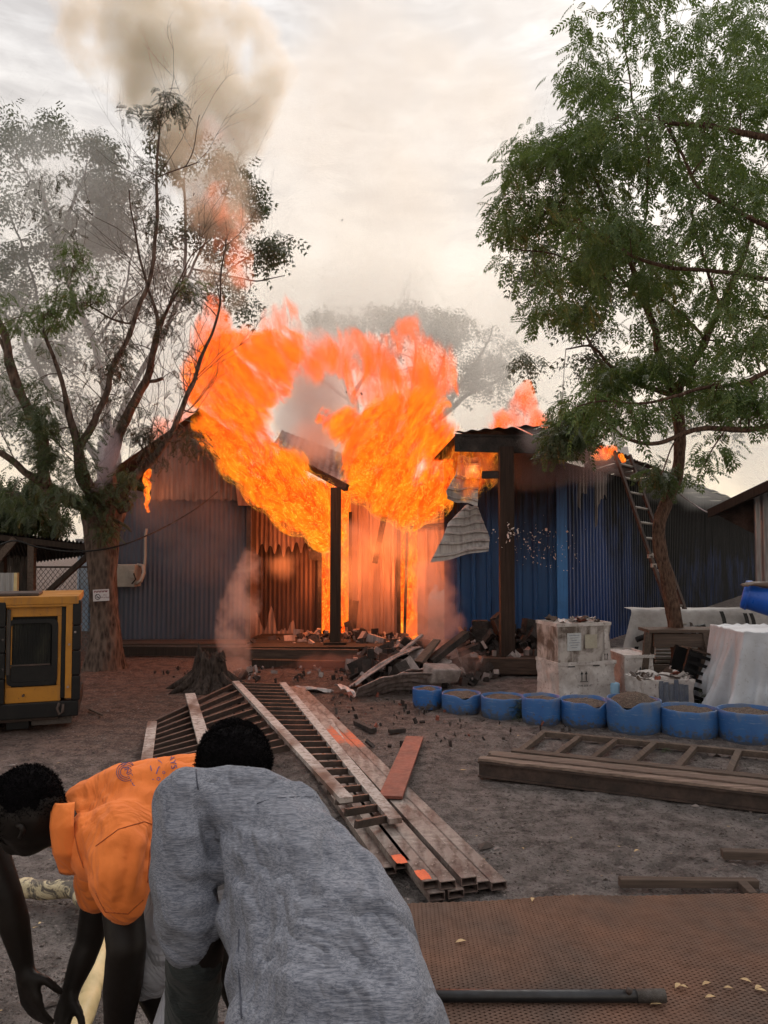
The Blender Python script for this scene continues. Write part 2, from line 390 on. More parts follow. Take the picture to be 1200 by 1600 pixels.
# ------------------------------------------------------------------ corrugated sheets
def corr(name, mat, parent, o, d, x0, x1, zb, zt, pitch=.076, amp=.009, prof='sine', wob=.006, rows=5, off=0.0, solid=0, lean=0):
    """one corrugated sheet in the vertical plane through o along d; zb, zt functions of the distance x along d"""
    d = Vector(d).normalized(); nrm = Vector((d.y, -d.x, 0)); o = Vector(o); mb = MB()
    if prof == 'sine': offs = [(i/6, math.sin(2*PI*i/6)) for i in range(6)]
    else: offs = [(0, -1), (.62, -1), (.70, 1), (.92, 1)]
    xs = []
    k0 = math.floor(x0/pitch)-1
    while k0*pitch < x1+pitch:
        for u, h in offs:
            x = (k0+u)*pitch
            if x0 <= x <= x1: xs.append((x, h))
        k0 += 1
    if prof != 'sine':
        xs = [(x0, -1)] + [q for q in xs if x0+.003 < q[0] < x1-.003] + [(x1, -1)]
    sd = U(0, 99)
    def pt(x, h, r):
        a, b = zb(x), zt(x); z_ = lerp(a, b, r)
        w_ = noise.noise(Vector((x*1.4, z_*1.1, sd)))*wob*2
        return o + d*x + nrm*(h*amp + w_ + off + lean*r) + Vector((0, 0, z_-o.z))
    n = len(xs)
    for r in range(rows+1):
        for x, h in xs: mb.v.append(pt(x, h, r/rows))
    for r in range(rows):
        for i in range(n-1):
            a = r*n+i; mb.f.append((a, a+1, a+n+1, a+n))
    ob = mb.build(name, mat, parent, smooth=(prof == 'sine'), solid=solid)
    return ob
def sheets(parent, mat, o, d, X0, X1, zb, zt, width, **k):
    x = X0; i = 0; out = []
    while x < X1-.02:
        x1 = min(x+width, X1); out.append(corr('sheet', mat, parent, o, d, x, x1+(.03 if x1 < X1 else 0), zb, zt, off=.004*(i % 2), **k)); x = x1; i += 1
    return out
def jag(base, amp, fr, sd=0, sharp=1.6):
    return lambda x: base(x) + amp*abs(noise.noise(Vector((x*fr, sd, 0)))*2)**sharp*(1 if math.sin(x*fr*7+sd) > -.4 else .3)
cst = lambda v: (lambda x: v)
def interp(pts):
    xs = [p[0] for p in pts]; zs = [p[1] for p in pts]
    return lambda x: float(np.interp(x, xs, zs))

# ------------------------------------------------------------------ left hut (gable wall towards the yard)
YL = 12.4
def X_(px, Y): return P(px, 800, Y).x
def Z_(py, Y): return P(600, py, Y).z
hutL = empty('metal_hut', (X_(290, YL), YL, 0), 'grey blue corrugated hut with scorched gable behind the big forked tree', 'hut')
xa, xb = X_(178, YL), X_(388, YL)
xp = X_(316, YL)
prof_top = interp([(xa-1, Z_(770, YL)), (xa, Z_(752, YL)), (xp, Z_(645, YL)), (X_(345, YL), Z_(690, YL)), (X_(372, YL), Z_(745, YL)), (xb, Z_(775, YL))])
seam = Z_(778, YL)
low_top = lambda x: min(prof_top(x)-.02, seam + .10*noise.noise(Vector((x*3, 1, 0))) + (.28 if x > X_(345, YL) else 0))
sheets(hutL, M_WALL_L, (0, YL, 0), (1, 0, 0), xa, xb, cst(.16), low_top, .76)
up_bot = lambda x: min(prof_top(x)-.05, seam - .02 - .10*abs(noise.noise(Vector((x*9, 5, 0)))))
sheets(hutL, M_WALL_LU, (0, YL-.03, 0), (1, 0, 0), X_(236, YL), X_(372, YL), up_bot, prof_top, .76)
# corner post and side wall going back, roof slopes
MB().bb((xb-.02, YL-.05, .1), (xb+.05, YL+.05, prof_top(xb)+.05)).build('corner_trim', M_DARKSTEEL, hutL)
corr('side_wall', M_WALL_BD, hutL, (xb+.01, YL, 0), (0, 1, 0), 0, 1.0, cst(.15), jag(cst(2.3), .3, 3))
MB().grid(lambda u, v: (lerp(xp, xa-.35, u), lerp(YL-.18, YL+4, v), lerp(prof_top(xp), prof_top(xa)-.12, u)+.03+.012*math.sin(v*340)), 2, 220).build('roof', M_ROOF, hutL)
MB().bb((xa+.02, YL+.05, .1), (xa+.08, YL+4, Z_(760, YL))).build('side_wall', M_WALL_L, hutL)
# further pale blue hut side behind the tree trunk
hutF = empty('metal_hut', (X_(130, 15), 15.2, 0), 'pale blue panel hut glimpsed between shed roof and tree trunk', 'hut')
corr('sheet', simple('pale_blue_panel', (.22, .31, .42), (.18, .25, .34), 2, .6), hutF, (0, 15.2, 0), (1, 0, 0), X_(122, 15.2), X_(182, 15.2), cst(0), cst(Z_(846, 15.2)), .2, .015, 'trap')
MB().bb((X_(120, 15.2), 15.15, Z_(846, 15.2)), (X_(184, 15.2), 17, Z_(842, 15.2))).build('roof', M_ROOF, hutF)

# deck along the huts
deck = empty('timber_deck', (X_(420, 12), 12.0, 0), 'low timber walkway of grey planks with dark edge beams before the burning huts', 'deck')
zd = .17
def deckrow(x0, x1, y0, y1, n, mat):
    for i in range(n):
        a = lerp(y0, y1, i/n); b = lerp(y0, y1, (i+1)/n)-.012
        MB().box(((x0+x1)/2+U(-.1, .1), (a+b)/2, zd+U(-.006, .006)), (x1-x0, b-a, .03), (0, 0, U(-.006, .006)), .003).build('plank', mat, deck)
deckrow(X_(178, 12), X_(392, 12), 11.72, YL-.06, 5, M_DECK)
deckrow(X_(392, 12), X_(640, 12), 11.35, 13.1, 9, M_DARKWOOD)
deckrow(X_(640, 11), X_(865, 11), 10.15, 12.0, 9, M_DARKWOOD)
MB().beam((X_(178, 11.7), 11.68, .09), (X_(400, 11.6), 11.5, .09), .07, .13).build('edge_beam', M_DARKWOOD, deck)
MB().beam((X_(385, 11.2), 11.22, .10), (X_(560, 11.1), 11.1, .10), .09, .16).build('edge_beam', M_DECK, deck)
MB().beam((X_(395, 10.6), 10.7, .05), (X_(590, 10.5), 10.5, .05), .10, .10).build('step_beam', M_DARKWOOD, deck)
MB().beam((X_(640, 10), 10.1, .12), (X_(860, 10), 9.95, .12), .10, .2).build('edge_beam', M_DECK, deck)
MB().bb((X_(790, 10)-.08, 9.98, 0), (X_(790, 10)+.5, 10.6, .10)).build('support_block', M_DARKWOOD, deck)

# ------------------------------------------------------------------ middle hut: the burning back wall with two openings
YB = 13.2
hutM = empty('metal_hut', (X_(540, YB), YB, 0), 'burning middle hut with scorched back wall and two fire filled openings', 'hut')
x0, x1 = X_(388, YB), X_(498, YB)
zj = Z_(850, YB)
jb = lambda x: zj + .16*noise.noise(Vector((x*5, 2, 0))) - .16*abs(math.sin(x*21))**3 + (.25 if x < x0+.1 else 0)
sheets(hutM, M_WALL_B, (0, YB-.04, 0), (1, 0, 0), x0, x1, jb, cst(Z_(770, YB)), .42)
sheets(hutM, M_WALL_BD, (0, YB, 0), (1, 0, 0), x0, x1, cst(.15), cst(Z_(780, YB)), .62)
jt = lambda x: .22 + .34*max(0, noise.noise(Vector((x*6, 8, 0))))*2 + .3*abs(noise.noise(Vector((x*14, 4, 0)))) + .25*max(0, 1-abs(x-X_(425, YB))/.1) + .3*max(0, 1-abs(x-X_(402, YB))/.14)
sheets(hutM, M_WALL_B, (0, YB-.05, 0), (1, 0, 0), X_(396, YB), X_(470, YB), cst(.15), jt, .42)
sheets(hutM, M_WALL_B, (0, YB, 0), (1, 0, 0), X_(548, YB), X_(622, YB), cst(.15), jag(cst(Z_(775, YB)), .15, 4), .5, pitch=.19, prof='trap', amp=.012)
sheets(hutM, M_WALL_B, (0, YB, 0), (1, 0, 0), X_(652, YB), X_(712, YB), lambda x: .15 if x < X_(668, YB) else .9+.12*math.sin(x*30), cst(Z_(790, YB)), .5, pitch=.19, prof='trap', amp=.012)
MB().bb((X_(497, YB), YB-.05, .1), (X_(503, YB), YB+.05, Z_(800, YB))).build('door_post', M_CHAR, hutM)
MB().bb((X_(545, YB), YB-.05, .1), (X_(550, YB), YB+.05, Z_(800, YB))).build('door_post', M_CHAR, hutM)
MB().bb((X_(620, YB), YB-.05, .1), (X_(626, YB), YB+.05, Z_(820, YB))).build('door_post', M_CHAR, hutM)
MB().beam((X_(632, YB), YB-.03, .15), (X_(636, YB), YB-.03, Z_(830, YB)), .05, .05, (0, 1, 0)).build('door_post', M_CHAR, hutM)
MB().beam((X_(552, 12.9), 12.9, .2), (X_(556, 12.9), 12.95, .75), .10, .10, (0, 1, 0), .01).build('stud', M_CHAR, hutM)
MB().beam((X_(640, YB), YB-.06, Z_(825, YB)), (X_(705, YB), YB-.06, Z_(818, YB)), .06, .06).build('lintel', M_CHAR, hutM)
MB().beam((X_(604, 12.6), 12.5, Z_(790, 12.5)), (X_(586, 12.6), 12.7, Z_(880, 12.5)), .09, .05, (0, 1, 0), .01).build('fallen_rafter', M_CHAR, hutM)
for q in ((503, 868), (503, 850)):
    MB().box((X_(492, YB-.1), YB-.12, Z_(q[1], YB)), (.2, .05, .14), (0, 0, .1), .02).build('charred_block', M_CHAR, hutM)
# collapsed veranda roof of the middle hut, tipped down towards the post
a, b = P(415, 690, 12.6), P(548, 760, 11.75); c = P(545, 712, 13.2); e = P(440, 672, 13.9)
MB().grid(lambda u, v: lerp(lerp(a, b, u), lerp(e, c, u), v) + Vector((0, 0, .010*math.sin(u*75)-.12*math.sin(PI*v))), 90, 6).build('collapsed_roof', M_WALL_LU, hutM, True)
MB().beam(P(440, 708, 12.7), P(542, 762, 11.8), .07, .12, jit=.012).build('veranda_beam', M_CHAR, hutM)
MB().prism([P(366, 742, 12.3), P(388, 742, 12.3), P(398, 790, 12.3), P(372, 790, 12.3)], (0, .02, 0)).build('flashing', M_WALL_B, hutM)
pM = P(524, 1022, 11.75)
MB().box((pM.x, 11.75, (zd+Z_(762, 11.75))/2), (.155, .14, Z_(762, 11.75)-zd), None, .004).build('veranda_post', M_DARKWOOD, hutM)
MB().box((pM.x, 11.75, zd+.03), (.34, .3, .05), None, .01).build('post_foot', M_DARKWOOD, hutM)

# ------------------------------------------------------------------ right hut: blue walls
YR = 12.0
hutR = empty('metal_hut', (X_(880, YR), YR, 0), 'deep blue corrugated hut with soot blackened walls and fire on its roof edge', 'hut')
xl, xc = X_(694, YR), X_(876, YR)
sheets(hutR, M_BLUE, (0, YR, 0), (1, 0, 0), xl, xc, cst(.16), cst(3.05), .96, pitch=.24, prof='trap', amp=.018)
# receding wall
dR = Vector((6.45, 9.9, 0)).normalized(); oR = Vector((xc+.08, YR, 0))
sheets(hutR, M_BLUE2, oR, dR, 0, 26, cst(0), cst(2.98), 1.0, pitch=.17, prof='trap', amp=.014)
MB().bb((xc-.07, YR-.035, .1), (xc+.09, YR+.05, 3.05)).build('corner_trim', M_BLUETRIM, hutR)
# scorched skirt hanging from the eaves
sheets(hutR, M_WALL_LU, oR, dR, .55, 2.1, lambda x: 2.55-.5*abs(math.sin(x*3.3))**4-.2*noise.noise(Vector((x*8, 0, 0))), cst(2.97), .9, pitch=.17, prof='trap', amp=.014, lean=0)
hutR.children[-1].location.y -= .04
# roof: veranda slab + receding eaves, curved (barrel) sheets
def eave(s_):  # front edge polyline
    pts = [P(711, 674, 10.3), P(760, 669, 10.25), P(830, 668, 10.2), P(885, 679, 10.2), P(910, 684, 10.7), oR + dR*1.6 + Vector((-dR.y*-.0, 0, 0))]
    return pts
edge = [P(711, 675, 10.35), P(770, 669, 10.25), P(830, 667, 10.2), P(888, 679, 10.25)]
nR = Vector((dR.y, -dR.x, 0))
for k in range(0, 22):
    edge.append(oR + dR*(k*.9+.1) + nR*(.62) + Vector((0, 0, 3.17-.012*k)))
cum = [0]
for i in range(1, len(edge)): cum.append(cum[-1] + (edge[i]-edge[i-1]).length)
def epos(s_):
    i = min(max(int(np.searchsorted(cum, s_))-1, 0), len(edge)-2); return edge[i].lerp(edge[i+1], (s_-cum[i])/(cum[i+1]-cum[i]))
def roof_piece(s0, s1, i):
    mid = Vector((8.5, 19, 4.0))
    def f(u, v):
        s_ = lerp(s0, s1, u); p = epos(s_)
        inw = (Vector((p.x*.35+3.2, p.y+5.5, 0)) - Vector((p.x, p.y, 0)))
        q = p + inw*v*.75; q.z = p.z + .16*math.sin(v*PI/2) + .012*math.sin(s_*2*PI/.18) + .02*(i % 2)
        return q
    return MB().grid(f, max(6, int((s1-s0)/.03)), 6).build('roof_sheet', M_ROOF, hutR, True)
s_ = 0; i = 0
while s_ < cum[-1]-.1:
    roof_piece(s_, min(s_+.82, cum[-1]), i); s_ += .8; i += 1
# soffit, fascia and rafters under the veranda roof
MB().poly([edge[0]-Vector((0, 0, .05)), edge[3]-Vector((0, 0, .05)), Vector((xc+.5, YR, 3.0)), Vector((xl-.2, YR, 3.0))]).build('soffit', M_CHAR, hutR)
MB().beam(edge[0]-Vector((0, -.04, .14)), edge[3]-Vector((0, -.04, .14)), .05, .24).build('fascia_board', M_CHAR, hutR)
MB().beam(edge[3]-Vector((0, -.04, .10)), edge[-1]-Vector((0, 0, .10)), .04, .10).build('fascia_board', M_CHAR, hutR)
for px in (722, 790, 860):
    MB().beam(P(px, 690, 10.4), Vector((X_(px, YR), YR, 2.95)), .06, .12).build('rafter', M_CHAR, hutR)
pR = X_(791, 10.35)
MB().box((pR, 10.35, (zd+3.0)/2), (.185, .17, 3.0-zd), None, .004).build('veranda_post', M_POST, hutR)
MB().beam((X_(748, 11), 10.5, Z_(742, 10.5)), (pR, 10.35, Z_(742, 10.4)), .08, .1, jit=.01).build('bracket', M_CHAR, hutR)
# hanging torn roof sheets
def hang(pts_l, pts_r, Yl, nseg, label, name='torn_roof_sheet'):
    """ribbed sheet between a left and a right edge polyline (pixels, depth)"""
    L_ = [P(*q) for q in pts_l]; R_ = [P(*q) for q in pts_r]
    def pl(A, t):
        t *= len(A)-1; i_ = min(int(t), len(A)-2); return A[i_].lerp(A[i_+1], t-i_)
    def f(u, v):
        p = pl(L_, v).lerp(pl(R_, v), u)
        rb = abs(((v*nseg) % 1)-.5); h = .0 if rb > .14 else .035
        return p + Vector((0, -h - .03*math.sin(u*4+v*3), 0.012*math.sin(u*9+v*2)))
    ob = MB().grid(f, 26, nseg*14).build(name, M_HANG, None, False, solid=.004)
    o_ = ob.data.vertices[0].co.copy()
    tag(ob, label, 'metal sheet', 'torn sheets hanging from the veranda roof')
hang([(716, 712, 11.0), (712, 742, 10.9), (697, 768, 10.8), (699, 781, 10.8)], [(752, 716, 10.9), (750, 745, 10.9), (747, 765, 10.8), (746, 790, 10.8)], 11, 4, 'smaller scorched ribbed sheet dangling beside veranda post, above the twisted one')
hang([(727, 790, 10.8), (700, 818, 10.7), (692, 840, 10.6), (672, 880, 10.5)], [(746, 790, 10.8), (753, 808, 10.8), (765, 838, 10.7), (763, 860, 10.6)], 11, 6, 'larger twisted pale ribbed sheet hanging lowest, pointed to the left')
# air conditioner on the left hut
ac = empty('air_conditioner', (X_(205, 12.2), 12.2, Z_(917, 12.2)), 'cream wall mounted air conditioner beside the forked tree trunk', 'air conditioner')
MB().bb((X_(150, 12.1), 12.02, Z_(917, 12.1)), (X_(215, 12.1), 12.34, Z_(882, 12.1))).build('casing', M_CREAM, ac, bevel=.015)
MB().bb((X_(206, 12.1), 12.0, Z_(903, 12.1)), (X_(214, 12.1), 12.02, Z_(891, 12.1))).build('valve_cover', M_CREAM, ac, bevel=.005)
MB().tube([P(212, 912, 12.0), P(220, 908, 12.0), P(225, 895, 12.1), P(223, 884, 12.2), P(214, 883, 12.2)], .03, 8).build('pipe', M_CREAM, ac, True)
MB().tube([P(209, 896, 11.98), P(212, 905, 11.95), P(206, 912, 11.98)], .012, 6).build('cable', M_BLACK, ac, True)
MB().tube([P(225, 895, 12.15), P(227, 870, 12.3), P(227, 840, 12.3), P(229, 826, 12.3)], .022, 8).build('conduit', M_CREAM, ac, True)

# neighbouring shed at the right edge
shR = empty('metal_shed', (X_(1190, 10.5), 10.5, 0), 'bare galvanised shed cut by the right edge with low sloping roof', 'shed')
oS = Vector((X_(1178, 10.6), 10.6, 0)); dS = Vector((.55, -1, 0)).normalized()
sheets(shR, M_GALV, oS, dS, 0, 2.4, cst(0), lambda x: Z_(775, 10.6)+x*.16, .8, pitch=.12, amp=.016)
ra, rb = P(1108, 795, 11.3), P(1260, 722, 9.0)
for k in range(5):
    f = lambda u, v, k=k: lerp(lerp(ra, rb, (k+u)/5), lerp(ra, rb, (k+u)/5)+Vector((1.6, 1.4, .25)), v)+Vector((0, 0, .012*math.sin((k+u)*50)))
    MB().grid(f, 40, 2).build('roof_sheet', M_ROOF, shR, True)
MB().beam(ra-Vector((0, 0, .07)), rb-Vector((0, 0, .07)), .05, .12).build('fascia_board', M_DARKWOOD, shR)
MB().prism([P(1112, 800, 11.3), P(1185, 838, 10.7), P(1190, 770, 10.7)], (.02, .02, 0)).build('gable_board', M_CHAR, shR)

# ------------------------------------------------------------------ left open shed
shL = empty('open_shed', (X_(60, 11.3), 11.3, 0), 'low open shed with rusty corrugated roof on poles behind the generator', 'shed')
def shroof(k):
    fa, fb = P(-90, 822, 11.0), P(138, 848, 11.0); ba, bb_ = P(-60, 893, 12.6), P(140, 868, 12.6)
    f = lambda u, v: lerp(lerp(fa, fb, (k+u)/4), lerp(ba, bb_, (k+u)/4), v)+Vector((0, 0, .016*math.sin((k+u)*60)))
    return MB().grid(f, 60, 3).build('roof_sheet', M_ROOF, shL, True)
for k in range(4): shroof(k)
MB().beam(P(-90, 829, 11.05), P(137, 856, 11.05), .05, .08).build('purlin', M_DARKWOOD, shL)
MB().beam(P(50, 845, 11.1), P(50, 950, 11.1)+Vector((0, 0, -.7)), .09, .09, (0, 1, 0)).build('pole', M_WOOD, shL)
MB().beam(P(24, 842, 11.0), P(-8, 880, 11.0), .10, .06, (0, 1, 0)).build('brace', M_WOOD, shL)
MB().beam(P(138, 868, 11.0), P(72, 928, 11.0), .07, .09, (0, 1, 0)).build('brace', M_DARKWOOD, shL)
MB().beam(P(3, 850, 11.2), P(3, 905, 11.2), .1, .1, (0, 1, 0)).build('pole', M_DARKWOOD, shL)
reed = empty('reed_screen', P(25, 935, 11.8), 'brown upright reed screen under the open shed roof', 'screen')
for k in range(34):
    x = lerp(X_(4, 11.8), X_(49, 11.8), k/33); MB().tube([(x, 11.8+U(-.02, .02), Z_(960, 11.8)), (x+U(-.01, .01), 11.8, Z_(872+U(-4, 4), 11.8))], .009, 5).build('reed', M_BARKF, reed)
cs = empty('metal_screen', P(14, 930, 10.9), 'small upright galvanised sheet leaning inside the open shed', 'metal sheet')
corr('panel', M_GALV, cs, (0, 10.9, 0), (1, 0, 0), X_(-40, 10.9), X_(26, 10.9), cst(.6), cst(Z_(895, 10.9)), .076, .01)
MB().bb((X_(26, 10.9), 10.86, .6), (X_(31, 10.9), 10.92, Z_(895, 10.9))).build('edge_post', M_PEEL, cs)
# chain link fence
fen = empty('chain_link_fence', P(100, 940, 11.9), 'diamond chain link fence between the open shed and tree trunk', 'fence')
mb = MB(); Yf = 11.9; fx0, fx1, fz0, fz1 = X_(52, Yf), X_(148, Yf), .05, Z_(886, Yf)
pit = .075
def seg_clip(x, z0, sgn):
    pts = []; H = fz1-fz0; xx0, xx1 = x, x+sgn*H*.8
    a_, b_ = (xx0, fz0), (xx1, fz1)
    def cl(a_, b_, X, keep):
        if keep(a_[0]) and keep(b_[0]): return a_, b_
        if not keep(a_[0]) and not keep(b_[0]): return None
        t_ = (X-a_[0])/(b_[0]-a_[0]); m_ = (X, a_[1]+(b_[1]-a_[1])*t_)
        return (a_, m_) if keep(a_[0]) else (m_, b_)
    r_ = cl(a_, b_, fx0, lambda q: q >= fx0); r_ = r_ and cl(r_[0], r_[1], fx1, lambda q: q <= fx1)
    return r_
x = fx0-2
while x < fx1+2:
    for sg in (1, -1):
        r_ = seg_clip(x, fz0, sg)
        if r_: mb.tube([(r_[0][0], Yf+.004*sg, r_[0][1]), (r_[1][0], Yf+.004*sg, r_[1][1])], .0045, 4, False)
    x += pit
o = mb.build('wire_mesh', simple('galvanised_wire', (.16, .14, .13), (.10, .09, .085), 9, .6, .4), fen); tag(o, kind='stuff')
MB().tube([(fx0, Yf, fz1), (fx1, Yf, fz1)], .014, 6).build('top_rail', M_DARKSTEEL, fen)
# hanging cable across tree and left hut
def cable(name, pts, r, label, mat=None):
    n = len(pts); pp = []
    for i in range(n-1):
        p0 = P(*pts[max(i-1, 0)]); p1 = P(*pts[i]); p2 = P(*pts[i+1]); p3 = P(*pts[min(i+2, n-1)])
        for k in range(6):
            t_ = k/6; pp.append(.5*((2*p1)+(-p0+p2)*t_+(2*p0-5*p1+4*p2-p3)*t_*t_+(-p0+3*p1-3*p2+p3)*t_**3))
    pp.append(P(*pts[-1])); ob = MB().tube(pp, r, 6).build(name, mat or M_BLACK, None, True); tag(ob, label, 'cable')
cable('power_cable', [(-20, 862, 10.2), (20, 845, 10.2), (60, 855, 10.2), (120, 862, 10.2), (190, 852, 10.3), (260, 822, 11), (310, 792, 11.8), (340, 768, 12.2)], .011, 'black sagging cable strung from open shed past trunk to left hut gable')
cable('roof_wire', [(1060, 770, 13), (1080, 785, 13), (1110, 802, 12.2), (1150, 800, 11.5), (1190, 812, 10.5)], .012, 'pale slack wire under the eaves toward the right shed', M_ASH)

# ------------------------------------------------------------------ generator
YG = 7.1
gen = empty('generator', (X_(130, YG), YG, 0), 'yellow and black generator set with dark rounded radiator opening', 'generator')
def gx(px): return X_(px, YG)
def gz(py): return Z_(py, YG)
def gbox(name, px0, px1, py0, py1, y0, y1, mat, bev=.006):
    return MB().bb((gx(px0), YG+y0, gz(py1)), (gx(px1), YG+y1, gz(py0))).build(name, mat, gen, bevel=bev)
gbox('canopy_top', -150, 126, 931, 943, -.02, 1.9, M_GENY)
MB().bb((gx(0), YG+.2, gz(931)), (gx(70), YG+.9, gz(926))).build('lid', M_DARKSTEEL, gen, bevel=.01)
gbox('side_panel', -150, 8, 943, 1094, -.0, 1.0, M_GENY)
gbox('front_panel', 28, 103, 943, 962, .07, .10, M_GENY)
gbox('front_panel', 28, 36, 962, 1070, .07, .10, M_GENY)
gbox('front_panel', 97, 103, 962, 1070, .07, .10, M_GENY)
gbox('front_panel', 28, 103, 1070, 1094, .07, .10, M_GENY)
gbox('body', 28, 112, 944, 1092, .16, 1.7, M_BLACK)
for p0, p1, y0 in ((8, 28, -.03), (118, 130, -.01)):
    for k in range(4):
        gbox('corner_guard', p0, p1, lerp(938, 1094, k/4)+.4, lerp(938, 1094, (k+1)/4)-.4, y0, y0+.2, M_BLACK, .012)
gbox('edge_strip', 109, 118, 943, 1090, -.005, .1, M_GENY)
gbox('hinge_column', 102.5, 109, 944, 1090, .05, .12, M_BLACK)
gbox('top_lip', 28, 112, 943, 947, -.01, .1, M_GENY)
gbox('door_strip', 29, 34, 950, 1050, .03, .06, M_BARKF, .003)
# rounded dark opening frame (thick ring) and radiator
def rrect(cx, cz, w_, h_, r, n=6):
    out = []
    for sx, sz, a0 in ((1, 1, 0), (-1, 1, 90), (-1, -1, 180), (1, -1, 270)):
        for k in range(n+1):
            a_ = R(a0+90*k/n); out.append((cx+sx*(w_/2-r)+r*math.cos(a_), cz+sz*(h_/2-r)+r*math.sin(a_)))
    return out
cx, cz = (gx(30)+gx(98))/2, (gz(966)+gz(1068))/2
ow, oh = gx(98)-gx(30), gz(966)-gz(1068)
o_ = rrect(cx, cz, ow, oh, .05); i_ = rrect(cx-.01, cz+.0, ow-.075, oh-.07, .04)
mb = MB(); n = len(o_)
mb.v = [Vector((p[0], YG+.045, p[1])) for p in o_]+[Vector((p[0], YG+.045, p[1])) for p in i_]+[Vector((p[0], YG+.11, p[1])) for p in i_]+[Vector((p[0], YG+.1, p[1])) for p in o_]
for k in range(n):
    k2 = (k+1) % n; mb.f += [(k, k2, n+k2, n+k), (n+k, n+k2, 2*n+k2, 2*n+k), (k, k2, 3*n+k2, 3*n+k)]
mb.build('opening_seal', M_BLACK, gen)
t = NT('radiator_fins'); v = t.obj(); wv = t.wave(v, 60, 0, 'X'); nn = t.noise(t.map(v, (1, 1, .4)), 7, 4, .7)
M_RAD = t.out(t.bsdf(t.mix(t.mr(nn, .45, .65), (.012, .013, .012), (.05, .048, .035)), .7, 0, t.bump(wv, .6, .01)))
MB().bb((gx(34), YG+.09, gz(1036)), (gx(88), YG+.12, gz(970))).build('radiator', M_RAD, gen)
for k in range(16):
    x = lerp(gx(35), gx(87), k/15); MB().bb((x-.002, YG+.075, gz(1036)), (x+.002, YG+.09, gz(970))).build('fin', M_BLACK, gen)
gbox('lower_guard', 32, 92, 1038, 1064, .07, .12, M_BLACK)
gbox('guard_lip', 33, 88, 1035, 1037.5, .05, .09, M_DARKSTEEL, .002)
gbox('base_frame', -150, 128, 1094, 1118, .0, 1.9, M_BLACK, .01)
gbox('skid', -150, 100, 1112, 1124, .1, 1.8, M_DARKSTEEL, .01)
gbox('skid_foot', 30, 60, 1122, 1136, .15, .5, M_BLACK)
gbox('concrete_block', 62, 118, 1120, 1134, .25, .6, simple('block_concrete', (.14, .12, .115), (.09, .075, .07), 9, .95, 0, .5), .01)
MB().tube([(gx(102), YG-.01, gz(1096)), (gx(99), YG-.02, gz(1104)), (gx(102), YG-.02, gz(1114)), (gx(107), YG-.02, gz(1110)), (gx(107), YG-.01, gz(1098))], .012, 8).build('lifting_eye', M_DARKSTEEL, gen, True)
for px, py in ((53, 1082), (114, 1006), (113, 1072), (25, 995), (25, 1040), (122, 987)):
    MB().tube([(gx(px), YG-.03, gz(py)), (gx(px), YG+.09, gz(py))], .01, 8).build('bolt', M_ASH if px != 53 else M_DARKSTEEL, gen)
gbox('notice_label', -8, 5, 965, 986, -.008, .0, M_PAPER, .001)
for k, py in enumerate((969, 973, 977, 981)):
    gbox('notice_line', -8, 3-k % 2, py, py+1.4, -.0095, -.008, simple('blue_ink', (.08, .2, .45), (.06, .15, .4), 9), .0)
def text(txt, size, mat, parent, M, name='lettering', ext=.0006, off=None):
    cu = bpy.data.curves.new('t', 'FONT'); cu.body = txt; cu.size = size; cu.align_x = 'CENTER'; cu.align_y = 'CENTER'; cu.extrude = ext
    tmp = bpy.data.objects.new('t', cu); COL.objects.link(tmp); dg = bpy.context.evaluated_depsgraph_get()
    me = bpy.data.meshes.new_from_object(tmp.evaluated_get(dg)); bpy.data.objects.remove(tmp)
    me.transform(Matrix.Translation(-wloc(parent)) @ M)
    me.materials.clear()
    return link_mesh(name, me, mat, parent)
text('9A', .045, M_DARKSTEEL, gen, Matrix.Translation((gx(2), YG-.003, gz(947.5))) @ Matrix.Rotation(PI/2, 4, 'X'))

gen.rotation_euler = (0, 0, R(19)); gen.scale = (1.04, .55, 1)

# ------------------------------------------------------------------ blue half drum planters
t = NT('blue_drum_plastic'); v = t.obj(); q = t.xyz(v); n1 = t.noise(t.map(v, (1, 1, .5)), 5, 5, .65); n2 = t.noise(v, 22, 4, .7)
col = t.mix(t.mr(n1, .35, .65), (.012, .085, .30), (.02, .12, .36)); col = t.mix(t.mr(t.math('ADD', n1, t.math('MULTIPLY', q[2], .9)), .70, .84, 0, .75), col, (.16, .15, .16))
col = t.mix(t.mr(t.math('ADD', n2, t.mr(q[2], 0, .12, .28, 0)), .62, .76), col, (.07, .06, .06))
oi = t.n('ShaderNodeObjectInfo'); col = t.mix(t.mr(oi.outputs['Random'], 0, 1, 0, .45), col, (.06, .13, .24)); col = t.mix(t.mr(t.noise(t.map(v, (3, 3, 30)), 3, 4, .7), .58, .70, 0, .5), col, (.22, .28, .36))
M_DRUM = t.out(t.bsdf(col, .5, 0, t.bump(n1, .25, .02)))
t = NT('planter_soil'); v = t.obj(); n1 = t.noise(v, 30, 6, .75); n2 = t.noise(v, 90, 3, .7)
M_SOIL = t.out(t.bsdf(t.mix(t.mr(n2, .55, .7), t.mix(t.mr(n1, .35, .6), (.06, .04, .032), (.14, .10, .08)), (.30, .25, .20)), .95, 0, t.bump(t.math('ADD', n1, n2), 1, .02)))
drums = [(668, 1107, 46, 32, 'leftmost blue half drum planter, smoke stained beneath the burnt sheets'), (721, 1115, 62, 34, 'second blue half drum planter from the left with charred scrap on its rim'),
         (786, 1123, 68, 36, 'third blue half drum planter with faded top and a small weed beside it'), (846, 1133, 60, 43, 'clean bright blue half drum planter just right of the small weed'),
         (913, 1137, 76, 44, 'blue half drum planter with a sagging rim and pale drip in front of white boxes'), (991, 1148, 84, 54, 'tallest blue half drum planter with notched rim and brown soil heap'),
         (1077, 1155, 88, 52, 'round blue half drum planter with greyish rim below the tree trunk'), (1168, 1163, 90, 54, 'rightmost blue half drum planter in front of the draped grey white tarp')]
